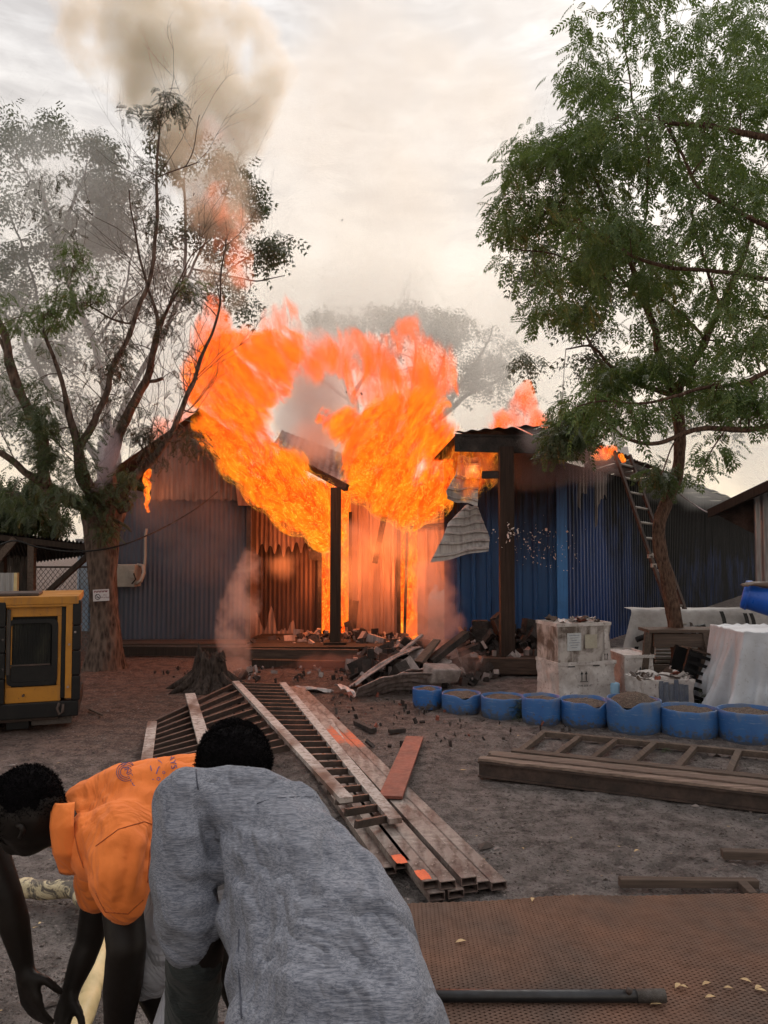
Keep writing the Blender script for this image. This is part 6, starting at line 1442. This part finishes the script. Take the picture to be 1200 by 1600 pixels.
def folds(ob, bv, parent, curves):
    """press creases and raise folds in the cloth along curves that lie on it"""
    me = ob.data; n = len(me.vertices); co = np.empty(n*3); me.vertices.foreach_get('co', co); co = co.reshape(-1, 3); nr = np.empty(n*3); me.vertices.foreach_get('normal', nr); nr = nr.reshape(-1, 3)
    off = np.array(wloc(parent)); tot = np.zeros(n)
    for pts, amp, w_ in curves:
        sp = smoothpts(pts, 6); q = [onto(bv, a, b, 0) for a, b in sp]; q = [(x, k/(len(q)-1)) for k, x in enumerate(q) if x is not None]
        if not q: continue
        best = np.zeros(n)
        for x, t_ in q: d2 = ((co+off-np.array(x))**2).sum(1); best = np.maximum(best, np.exp(-d2/w_**2)*math.sin(PI*(.08+.84*t_)))
        tot += amp*best
    co += nr*tot[:, None]; me.vertices.foreach_set('co', co.ravel()); me.update()
def finger(b, dirs, lens, r_): 
    out = [(b, r_)]; p = b
    for d, l in zip(dirs, lens): p = p+d.normalized()*l; r_ *= .93; out.append((p, r_))
    return out
def hand(w, d, nrm, thumb, s=1.0, curl=.35):
    """w wrist point, d direction to the fingers, nrm back of the hand, thumb +1/-1 side"""
    d = Vector(d).normalized(); nrm = Vector(nrm); nrm = (nrm-d*nrm.dot(d)).normalized(); sd = d.cross(nrm)*thumb
    ch = [[(w, .026*s), (w+d*.03*s, .026*s)]]
    for k, (o_, L_) in enumerate(((.030, .078), (.010, .088), (-.011, .082), (-.031, .064))):
        k0 = w+d*.022*s+sd*o_*.55*s; kn = w+d*.092*s+sd*o_*s
        ch.append([(k0, .019*s), (kn, .0135*s)])
        d1 = (d-nrm*curl*(.6+.1*k)+sd*o_*1.6); d2 = (d-nrm*curl*(1.7+.15*k)); d3 = (d-nrm*curl*(2.8+.1*k))
        ch.append(finger(kn, (d1, d2, d3), (L_*.46*s, L_*.32*s, L_*.24*s), .0095*s))
    tb = w+d*.025*s+sd*.018*s
    ch.append(finger(tb, (sd*.9+d*.55-nrm*.3, sd*.45+d-nrm*.5, d-nrm*.7), (.045*s, .034*s, .026*s), .014*s))
    return ch
def hair_tufts(bv, centre, rad, n, mat, parent, inside, L_=.010, seed=3):
    r_ = random.Random(seed); V = []; F = []
    for i in range(n):
        d = Vector((r_.gauss(0, 1), r_.gauss(0, 1), r_.gauss(0, 1))).normalized(); h = bv.ray_cast(centre+d*.4, -d)
        if h[0] is None or not inside(h[0]): continue
        p = h[0]-d*.001; k = len(V); t1 = d.orthogonal().normalized(); t2 = d.cross(t1); a = r_.uniform(0, 6.28); t1, t2 = t1*math.cos(a)+t2*math.sin(a), t2*math.cos(a)-t1*math.sin(a)
        l_ = L_*r_.uniform(.5, 1.3); q = p+d*l_*.6+t1*l_*.4; e = p+d*l_+t2*l_*.3
        V += [p+t2*.0013, p-t2*.0013, q+t1*.0012, q-t1*.0012, e]; F += [(k, k+1, k+3, k+2), (k+2, k+3, k+4)]
    off = wloc(parent); me = bpy.data.meshes.new('hair_curls'); me.from_pydata([tuple(v-off) for v in V], [], F); o = link_mesh('hair_curls', me, mat, parent); tag(o, kind='stuff')

t = NT('dark_skin'); v = t.obj(); n1 = t.noise(v, 60, 4, .6); n2 = t.noise(v, 6, 3)
M_SKIN = t.out(t.bsdf(t.mix(t.mr(n2, .3, .7), (.007, .0048, .004), (.012, .008, .006)), t.mr(n1, .3, .7, .45, .6), 0, t.bump(n1, .25, .002), .22))
M_HAIR = simple('black_hair', (.0035, .003, .0035), (.006, .005, .006), 60, .9, 0, .8, bsc=160, bd=.004, spec=.05)
def cloth(name, a, b, streak=0, rot=(0, 0, 0), tex=220, rough=.9, fold=.5, sc=9):
    t = NT(name); v = t.obj(); f1 = t.noise(t.map(t.map(v, (1, 1, 1), (0, R(40), R(25))), (1.6, .6, .6)), sc, 3, .5, .8); f1r = t.math('ABSOLUTE', t.math('SUBTRACT', f1, .5)); w_ = t.noise(v, tex, 2, .6)
    if streak:
        s1 = t.noise(t.map(v, (5, 34, 80), rot), 5.0, 4, .72); s2 = t.noise(t.map(v, (14, 90, 190), rot), 6, 3, .7)
        col = t.mix(t.mr(t.math('ADD', t.math('MULTIPLY', s1, .6), t.math('MULTIPLY', s2, .4)), .42, .58), a, b)
    else: col = t.mix(t.mr(t.noise(v, 7, 4, .6), .35, .65), a, b)
    h = t.math('ADD', t.math('MULTIPLY', t.mr(f1r, 0, .18), fold), t.math('MULTIPLY', w_, .05))
    q = t.n('ShaderNodeBsdfPrincipled'); t.put(q.inputs['Base Color'], col); q.inputs['Roughness'].default_value = rough; t.put(q.inputs['Normal'], t.bump(h, .55, .03)); q.inputs['Specular IOR Level'].default_value = .2
    q.inputs['Sheen Weight'].default_value = .05; q.inputs['Sheen Roughness'].default_value = .6
    return t.out(q.outputs[0])
M_GREY = cloth('heather_grey_knit', (.080, .088, .115), (.225, .235, .275), 1, (R(20), R(-12), R(10)), fold=1.6, sc=4.5)
M_ORNG = cloth('orange_polo_cotton', (.80, .21, .045), (.70, .17, .036), 0, (0, R(60), 0), fold=.55, sc=7)
M_SHORTS = cloth('pale_grey_cotton', (.34, .34, .37), (.27, .27, .30), 0, (0, 0, R(50)), fold=1.0, sc=11)
M_TROUS = cloth('dark_trouser', (.02, .02, .024), (.013, .013, .016), 0)
M_SEAM = simple('seam_thread', (.07, .075, .10), (.05, .055, .075), 60, .9)
M_FOLDL = simple('pale_fold_line', (.27, .28, .31), (.22, .23, .27), 60, .9)
M_SEAMO = simple('orange_seam', (.42, .09, .02), (.36, .08, .02), 60, .9)
M_PRINT = simple('violet_print', (.07, .05, .16), (.11, .07, .17), 60, .8)

# --- person in the grey shirt, bending away from the camera
pg = empty('person', Vector((-.15, 1.35, 0)), 'person in a long heather grey shirt bending away with head lowered, nearest to the camera', 'person', 'people clearing the yard')
hipL, hipR = Vector((-.17, 1.42, .66)), Vector((.04, 1.36, .66))
legs = lambda hip, kn, an, s_=1: [(hip, .105*s_), (kn, .068*s_), (kn.lerp(an, .35), .058*s_), (an, .042*s_)]
gk1, ga1, gk2, ga2 = Vector((-.27, 1.5, .47)), Vector((-.26, 1.35, .07)), Vector((.10, 1.42, .47)), Vector((.12, 1.25, .07))
gw = P(292, 1640, 1.78); gw.z = min(gw.z, .62)
elb = P(312, 1475, 1.66)
lw = P(296, 1640, 1.74); lw2 = Vector((lw.x-.03, lw.y+.05, lw.z-.16))
rsh = P(470, 1275, 1.84); relb = Vector((rsh.x+.02, 2.02, .80)); rwr = Vector((rsh.x-.10, 2.12, .55))
chains = [legs(hipL, gk1, ga1), legs(hipR, gk2, ga2), [(ga1, .042), (ga1+Vector((0, .14, -.04)), .03)], [(ga2, .042), (ga2+Vector((0, .14, -.04)), .03)],
          [(Vector((-.07, 1.42, .68)), .09)] + px((470, 1640, 1.50, 60), (470, 1500, 1.62, 55), (410, 1350, 1.82, 42), (385, 1250, 1.92, 34)), px((380, 1250, 1.88, 34), (368, 1215, 2.0, 34)),
          ([(P(366, 1196, 2.03), .088), (P(364, 1188, 2.12), .080)], (1, 1, 1)), [(P(364, 1215, 2.16), .06), (P(364, 1235, 2.2), .045)],
          px((290, 1255, 1.78, 36), (285, 1400, 1.7, 32)) + [(elb, .052)], [(elb, .056), (elb.lerp(lw, .4), .055), (lw, .040), (lw2, .031)], [(rsh, .055), (relb, .042), (rwr, .028)]]
chains += hand(lw2, (-.1, .25, -1), (-.5, -.8, 0), 1) + hand(rwr, (-.1, .15, -1), (.3, -.9, 0), -1)
organic('body', chains, M_SKIN, pg, .009, 5)
shirt_ch = [px((300, 1254, 1.80, 55), (350, 1242, 1.84, 50), (405, 1240, 1.84, 46), (450, 1262, 1.82, 46), (480, 1285, 1.78, 42)),
 px((358, 1275, 1.80, 58), (430, 1300, 1.78, 70), (500, 1322, 1.72, 52)), px((392, 1345, 1.70, 56), (480, 1365, 1.66, 80), (540, 1378, 1.62, 58)),
 px((413, 1430, 1.62, 74), (500, 1445, 1.56, 92), (572, 1448, 1.52, 62)), px((430, 1520, 1.52, 80), (510, 1535, 1.46, 105), (600, 1535, 1.42, 72)),
 px((442, 1620, 1.42, 98), (520, 1620, 1.38, 118), (618, 1612, 1.34, 88)), px((430, 1720, 1.35, 110), (560, 1720, 1.30, 140), (640, 1720, 1.27, 96)),
 px((430, 1300, 1.78, 70), (480, 1365, 1.66, 80), (500, 1445, 1.56, 92), (510, 1535, 1.46, 105), (520, 1620, 1.38, 118), (540, 1720, 1.30, 140)),
 px((500, 1322, 1.72, 50), (545, 1378, 1.62, 56), (585, 1450, 1.52, 58), (608, 1535, 1.42, 68), (622, 1612, 1.34, 84)),
 px((296, 1250, 1.80, 54), (286, 1310, 1.74, 47), (286, 1370, 1.70, 50), (292, 1420, 1.67, 52), (303, 1464, 1.66, 48))]
M_CUFF = cloth('shaded_dark_sleeve', (.018, .021, .020), (.035, .040, .040), 1, (R(20), R(-12), R(10)), fold=1.6, sc=6)  # lower end of the grey sleeve, its heavy shadow put into the cloth colour
organic('sleeve_end', [px((303, 1462, 1.665, 45), (305, 1500, 1.67, 46), (300, 1560, 1.70, 44), (296, 1625, 1.73, 42))], M_CUFF, pg, .009, 6, (('CLOUDS', .07, .016),))
so, gb = organic('shirt', shirt_ch, M_GREY, pg, .010, 9, (('CLOUDS', .2, .026), ('CLOUDS', .07, .012)))
folds(so, gb, pg, [([(312, 1246), (326, 1300), (343, 1365), (350, 1430)], -.022, .016), ([(330, 1262), (365, 1290), (420, 1318), (470, 1325)], .010, .013), ([(345, 1300), (385, 1345), (430, 1385)], .011, .014), ([(352, 1345), (380, 1400), (400, 1470), (405, 1560)], .012, .016),
 ([(336, 1285), (372, 1320), (410, 1362)], -.008, .010), ([(480, 1362), (512, 1396), (552, 1445), (600, 1503), (655, 1565)], .009, .011), ([(470, 1375), (500, 1420), (535, 1470), (580, 1535)], -.008, .016), ([(250, 1345), (290, 1366), (332, 1352)], .008, .010), ([(250, 1392), (290, 1418), (338, 1400)], .011, .011), ([(252, 1370), (292, 1394), (334, 1376)], -.008, .009),
 ([(258, 1430), (300, 1452), (340, 1436)], .010, .010), ([(253, 1295), (285, 1310), (318, 1300)], .006, .010), ([(372, 1500), (450, 1530), (540, 1540), (620, 1520)], .009, .018), ([(380, 1560), (470, 1590), (580, 1596)], -.009, .016), ([(590, 1390), (628, 1460), (655, 1540)], .010, .016), ([(520, 1290), (560, 1340), (585, 1400)], -.007, .018), ([(402, 1256), (437, 1246), (512, 1246), (545, 1258)], .004, .006), ([(430, 1200), (470, 1225), (500, 1245)], .006, .012)])
seam(gb, [(402, 1256), (425, 1248), (470, 1245), (515, 1247), (545, 1259)], .0018, M_SEAM, pg)
seam(gb, [(306, 1196), (307, 1215), (311, 1240)], .0016, M_SEAM, pg)
seam(gb, [(374, 1452), (373, 1500), (376, 1560), (378, 1598)], .0016, M_SEAM, pg)
seam(gb, [(480, 1362), (512, 1396), (552, 1445), (600, 1503), (655, 1560)], .0017, M_FOLDL, pg, 'fold_line')  # pale line laid along the raised fold, lighter than the cloth
trs = [[(hipL, .11), (gk1, .085), (gk1.lerp(ga1, .8), .07)], [(hipR, .11), (gk2, .085), (gk2.lerp(ga2, .8), .07)]]
organic('trousers', trs, M_TROUS, pg, .014, 6, (('CLOUDS', .1, .015),))
for an in (ga1, ga2): organic('shoe', [[(an+Vector((0, -.03, -.02)), .05), (an+Vector((0, .15, -.03)), .042)]], M_BLACK, pg, .01, 3)
hch = [[(P(366, 1190, 2.03), .098), (P(364, 1178, 2.10), .092)]]
ho, hb_ = organic('hair', hch, M_HAIR, pg, .007, 2, (('CLOUDS', .02, .010),))
hc = P(365, 1186, 2.06); hair_tufts(hb_, hc, .1, 9000, M_HAIR, pg, lambda p: True)

# --- person in the orange polo, bending to the left
po = empty('person', Vector((-.55, 2.3, 0)), 'person in an orange polo shirt with purple back print stooping to grip a yellow log', 'person', 'people clearing the yard')
Yo = 2.25
oh1, oh2 = P(345, 1345, 2.25), P(375, 1330, 2.55)
ok1 = Vector((oh1.x-.16, 2.14, .50)); oa1 = Vector((oh1.x+.02, 2.2, .07)); ok2 = Vector((oh2.x-.12, 2.55, .50)); oa2 = Vector((oh2.x+.03, 2.6, .07))
nsh = P(180, 1318, 2.14); nel = P(198, 1480, 2.0); nwr = P(182, 1640, 2.05); nwr.z = max(nwr.z, .30)
fsh = P(165, 1340, 2.45); fel = P(140, 1470, 2.42); fwr = P(113, 1540, 2.38)
chains = [legs(oh1, ok1, oa1), legs(oh2, ok2, oa2), [(oa1, .042), (oa1+Vector((-.13, 0, -.04)), .03)], [(oa2, .042), (oa2+Vector((-.13, 0, -.04)), .03)],
  px((350, 1330, 2.42, 45), (260, 1300, 2.32, 40), (170, 1300, 2.30, 36), (110, 1292, 2.2, 28), (72, 1285, 2.15, 33)),
  px((38, 1262, 2.15, 54), (46, 1268, 2.15, 54)), px((38, 1262, 2.15, 50), (48, 1300, 2.15, 34), (42, 1318, 2.15, 20)), px((20, 1290, 2.15, 28), (22, 1318, 2.15, 18)),
  px((12, 1300, 2.15, 13), (9, 1316, 2.15, 8)), px((66, 1300, 2.15, 26), (52, 1322, 2.15, 13)), px((30, 1322, 2.15, 9), (44, 1330, 2.15, 9)), px((24, 1318, 2.15, 8), (20, 1330, 2.15, 6)),
  [(nsh, .055), (nsh.lerp(nel, .5), .055), (nel, .052)], [(nel, .052), (nel.lerp(nwr, .35), .052), (nwr, .032)], [(fsh, .06), (fsh.lerp(fel, .6), .050), (fel, .043), (fel.lerp(fwr, .4), .042), (fwr, .030)]]
chains += hand(fwr, P(98, 1590, 2.36)-fwr, (-.7, -.7, .2), -1, 1.05, .45) + hand(nwr, (-.15, .1, -1), (-.6, -.7, 0), 1, 1.0, .4)
organic('body', chains, M_SKIN, po, .0085, 5)
# ear, eyelid on the turned head
MB().tube([P(27, 1289, 2.058), P(33, 1291, 2.05), P(36, 1297, 2.05), P(34, 1304, 2.053), P(30, 1309, 2.058)], [.006, .007, .007, .006, .005], 8).build('ear', M_SKIN, po, True)
sh = [px((140, 1262, 2.3, 46), (200, 1245, 2.32, 56), (270, 1240, 2.36, 58), (340, 1260, 2.42, 66)), px((150, 1300, 2.25, 52), (215, 1290, 2.25, 66), (290, 1300, 2.3, 70), (350, 1320, 2.4, 72)),
      px((110, 1290, 2.25, 38), (150, 1290, 2.25, 50)), px((230, 1330, 2.2, 50), (262, 1340, 2.28, 42), (320, 1360, 2.35, 50)), px((240, 1235, 2.36, 52), (305, 1225, 2.4, 46)),
      px((140, 1310, 2.14, 40), (160, 1335, 2.10, 44)), px((190, 1300, 2.14, 54), (186, 1345, 2.05, 52), (190, 1378, 2.01, 47), (194, 1402, 2.0, 37)), px((165, 1340, 2.4, 42), (150, 1395, 2.42, 32))]
oo_, ob_ = organic('polo_shirt', sh, M_ORNG, po, .009, 16, (('CLOUDS', .13, .028), ('CLOUDS', .05, .010)))
folds(oo_, ob_, po, [([(236, 1300), (232, 1340), (226, 1385)], -.014, .012), ([(218, 1305), (212, 1350), (206, 1400)], .010, .010), ([(200, 1310), (196, 1360), (190, 1410)], -.008, .008), ([(182, 1330), (178, 1375), (176, 1412)], .008, .009), ([(160, 1340), (158, 1380), (162, 1410)], .008, .009), ([(118, 1250), (128, 1290), (140, 1335)], .009, .011), ([(126, 1245), (145, 1280), (160, 1312)], -.007, .010),
 ([(150, 1230), (172, 1258), (185, 1290)], .007, .012), ([(250, 1300), (256, 1340), (258, 1380)], .009, .010), ([(120, 1330), (135, 1350), (145, 1380)], -.009, .010), ([(200, 1205), (225, 1240), (240, 1275)], .005, .016), ([(160, 1405), (195, 1420), (228, 1396)], .005, .006)])
# collar: stiff folded band hanging beside the neck
cpts = [(103, 1252, 2.14), (101, 1290, 2.09), (106, 1330, 2.08), (116, 1362, 2.12)]
def colf(u, v):
    q = lerp(0, len(cpts)-1, u); i = min(int(q), len(cpts)-2); a = P(*cpts[i]).lerp(P(*cpts[i+1]), q-i)
    return a + Vector((lerp(-.034, .028, v), -.012*math.sin(PI*v)-.01, .004*math.sin(u*9)))
MB().grid(colf, 24, 8).build('collar', M_ORNG, po, True, solid=.006)
for pts in ([(110, 1255), (114, 1290), (122, 1330), (133, 1362)], [(150, 1322), (185, 1296), (225, 1284), (243, 1290)], [(243, 1290), (234, 1330), (230, 1385)], [(150, 1395), (165, 1425), (200, 1428), (228, 1402)]):
    seam(ob_, pts, .0016, M_SEAMO, po)
def project_text(txt, size, cx_, cy_, ang, mat, arc=0):
    cu = bpy.data.curves.new('t', 'FONT'); cu.body = txt; cu.size = size; cu.align_x = 'CENTER'; cu.align_y = 'CENTER'
    tmp = bpy.data.objects.new('t', cu); COL.objects.link(tmp); dg = bpy.context.evaluated_depsgraph_get()
    me = bpy.data.meshes.new_from_object(tmp.evaluated_get(dg)); bpy.data.objects.remove(tmp)
    bm = bmesh.new(); bm.from_mesh(me); bmesh.ops.triangulate(bm, faces=bm.faces); bmesh.ops.subdivide_edges(bm, edges=bm.edges, cuts=1)
    ca, sa = math.cos(ang), math.sin(ang); off = wloc(po); bad = []
    for v in bm.verts:
        x, y = v.co.x, v.co.y
        if arc: th = x/arc; x, y = (arc+y)*math.sin(th), (arc+y)*math.cos(th)
        q = onto(ob_, cx_+x*ca-y*sa, cy_-(x*sa+y*ca), .0025)
        if q is None: bad.append(v); v.co = off
        else: v.co = q-off
    bmesh.ops.delete(bm, geom=bad, context='VERTS'); bm.to_mesh(me); bm.free(); me.materials.clear(); return link_mesh('back_print', me, mat, po)
M_PRINTB = simple('blue_print', (.06, .07, .26), (.09, .10, .28), 60, .8)
project_text('UNITED', 11, 203, 1212, R(-62), M_PRINT)
project_text('DAYS &', 13, 270, 1192, R(-80), M_PRINT); project_text('S', 13, 281, 1213, R(-80), M_PRINT)
for txt, s_, x, y, a in (('\u2014 \u2014', 14, 242, 1183, -40), ('I', 12, 236, 1202, 10), ('J', 14, 246, 1205, 160), ('o', 9, 256, 1207, 0), ('- o', 12, 244, 1217, 5)): project_text(txt, s_, x, y, R(a), M_PRINTB)
for r_ in (8, 11, 14):
    pts = [(197+r_*math.cos(q)*1.05, 1207+r_*math.sin(q)*1.0) for q in np.linspace(.9, 5.6 if r_ > 8 else 6.2, 22)]; seam(ob_, pts, .0009, M_PRINT, po, 'emblem_ring', .002)
seam(ob_, [(190, 1196), (198, 1190), (206, 1193), (211, 1200)], .0009, M_PRINT, po, 'emblem_ring', .002)
seam(ob_, [(190+12, 1180), (214, 1186), (219, 1180)], .0008, M_PRINT, po, 'emblem_ring', .002)
sh2 = [[(oh1+Vector((0, 0, .0)), .125), (oh1.lerp(ok1, .5), .11), (ok1+Vector((0, 0, .02)), .092)], [(oh2, .12), (oh2.lerp(ok2, .5), .105), (ok2, .09)], px((252, 1405, 2.25, 26), (248, 1470, 2.22, 34), (252, 1530, 2.2, 32)), px((285, 1560, 2.0, 34), (268, 1640, 1.95, 42))]
organic('shorts', sh2, M_SHORTS, po, .011, 6, (('CLOUDS', .07, .012),))
hh = [px((34, 1252, 2.15, 50), (42, 1250, 2.15, 52)), px((30, 1262, 2.15, 50), (52, 1262, 2.15, 46))]
h2o, h2b = organic('hair', hh, M_HAIR, po, .007, 2, (('CLOUDS', .02, .010),))
hair_tufts(h2b, P(38, 1258, 2.15), .1, 8000, M_HAIR, po, lambda p: True, seed=5)
for an in (oa1, oa2): organic('shoe', [[(an+Vector((.03, 0, -.02)), .05), (an+Vector((-.15, 0, -.03)), .042)]], M_BLACK, po, .01, 3)

# --- third person, only one reaching arm in view at the left edge
pt_ = empty('person', Vector((-1.55, 2.4, 0)), 'person mostly outside the left edge, one bare dark arm reaching down', 'person', 'people clearing the yard')
ts = P(-78, 1262, 2.35); te = P(12, 1400, 2.3); tw_ = P(38, 1510, 2.3)
tor = [(P(-330, 1330, 2.5), .14), (P(-210, 1270, 2.45), .14), (P(-100, 1245, 2.4), .12)]
th1, th2 = tor[0][0]+Vector((0, -.12, -.02)), tor[0][0]+Vector((0, .12, -.02))
ch = [tor, [(tor[-1][0], .06), (tor[-1][0]+Vector((-.01, 0, .12)), .058)], [(tor[-1][0]+Vector((-.02, 0, .19)), .095), (tor[-1][0]+Vector((.0, -.03, .15)), .08)], [(ts, .07), (P(-20, 1320, 2.32), .055), (te, .044), (te.lerp(tw_, .35), .046), (tw_, .029)],
      legs(th1, th1+Vector((.15, 0, -.42)), Vector((th1.x, th1.y, .07))), legs(th2, th2+Vector((.15, 0, -.42)), Vector((th2.x, th2.y, .07)))] + hand(tw_, P(52, 1575, 2.28)-tw_, (-.5, -.8, .2), -1, 1.05, .3)
organic('body', ch, M_SKIN, pt_, .0085, 5)
organic('shirt', [[(a, r_+.03) for a, r_ in tor], [(ts, .09), (P(-45, 1275, 2.34), .075)]], M_TROUS, pt_, .014, 6)
organic('trousers', [[(th1, .13), (th1+Vector((.15, 0, -.42)), .085), (Vector((th1.x, th1.y, .12)), .07)], [(th2, .13), (th2+Vector((.15, 0, -.42)), .085), (Vector((th2.x, th2.y, .12)), .07)]], M_TROUS, pt_, .014, 6)

# --- fourth person beyond the right edge, hand on the blue barrel
p4 = empty('person', Vector((3.75, 6.1, 0)), 'person beyond the right edge whose hand grips the raised blue barrel', 'person', 'people clearing the yard')
s4 = P(1335, 870, 6.25); e4 = P(1260, 912, 6.05); w4 = P(1196, 914, 6.03)
t4 = [(Vector((s4.x+.14, 6.3, 1.42)), .15), (Vector((s4.x+.16, 6.3, 1.15)), .13), (Vector((s4.x+.16, 6.3, .95)), .15)]
h4 = t4[-1][0]
ch = [t4, [(s4, .07), (e4, .045), (w4, .029)], [(t4[0][0]+Vector((0, 0, .1)), .06), (t4[0][0]+Vector((-.02, 0, .22)), .058)], [(t4[0][0]+Vector((-.03, 0, .32)), .095), (t4[0][0]+Vector((-.05, 0, .24)), .07)], [(t4[0][0]+Vector((0, .17, 0)), .06), (P(1330, 960, 6.5), .045), (P(1275, 975, 6.4), .03)],
      legs(h4+Vector((0, -.1, -.03)), Vector((h4.x-.05, h4.y-.11, .5)), Vector((h4.x, h4.y-.12, .07))), legs(h4+Vector((0, .1, -.03)), Vector((h4.x-.05, h4.y+.11, .5)), Vector((h4.x, h4.y+.12, .07)))] + hand(w4, (-1, 0, .12), (0, -.2, 1), 1, 1.05, .25)
M_SKIN2 = simple('dusty_dark_skin', (.10, .06, .045), (.07, .045, .035), 9, .6)
organic('body', ch, M_SKIN2, p4, .011, 4)
organic('shirt', [[(a, r_+.025) for a, r_ in t4]], M_GREY, p4, .018, 6)
organic('trousers', [[(h4+Vector((0, -.1, 0)), .13), (Vector((h4.x-.05, h4.y-.11, .5)), .085), (Vector((h4.x, h4.y-.12, .1)), .07)], [(h4+Vector((0, .1, 0)), .13), (Vector((h4.x-.05, h4.y+.11, .5)), .085), (Vector((h4.x, h4.y+.12, .1)), .07)]], M_TROUS, p4, .016, 6)
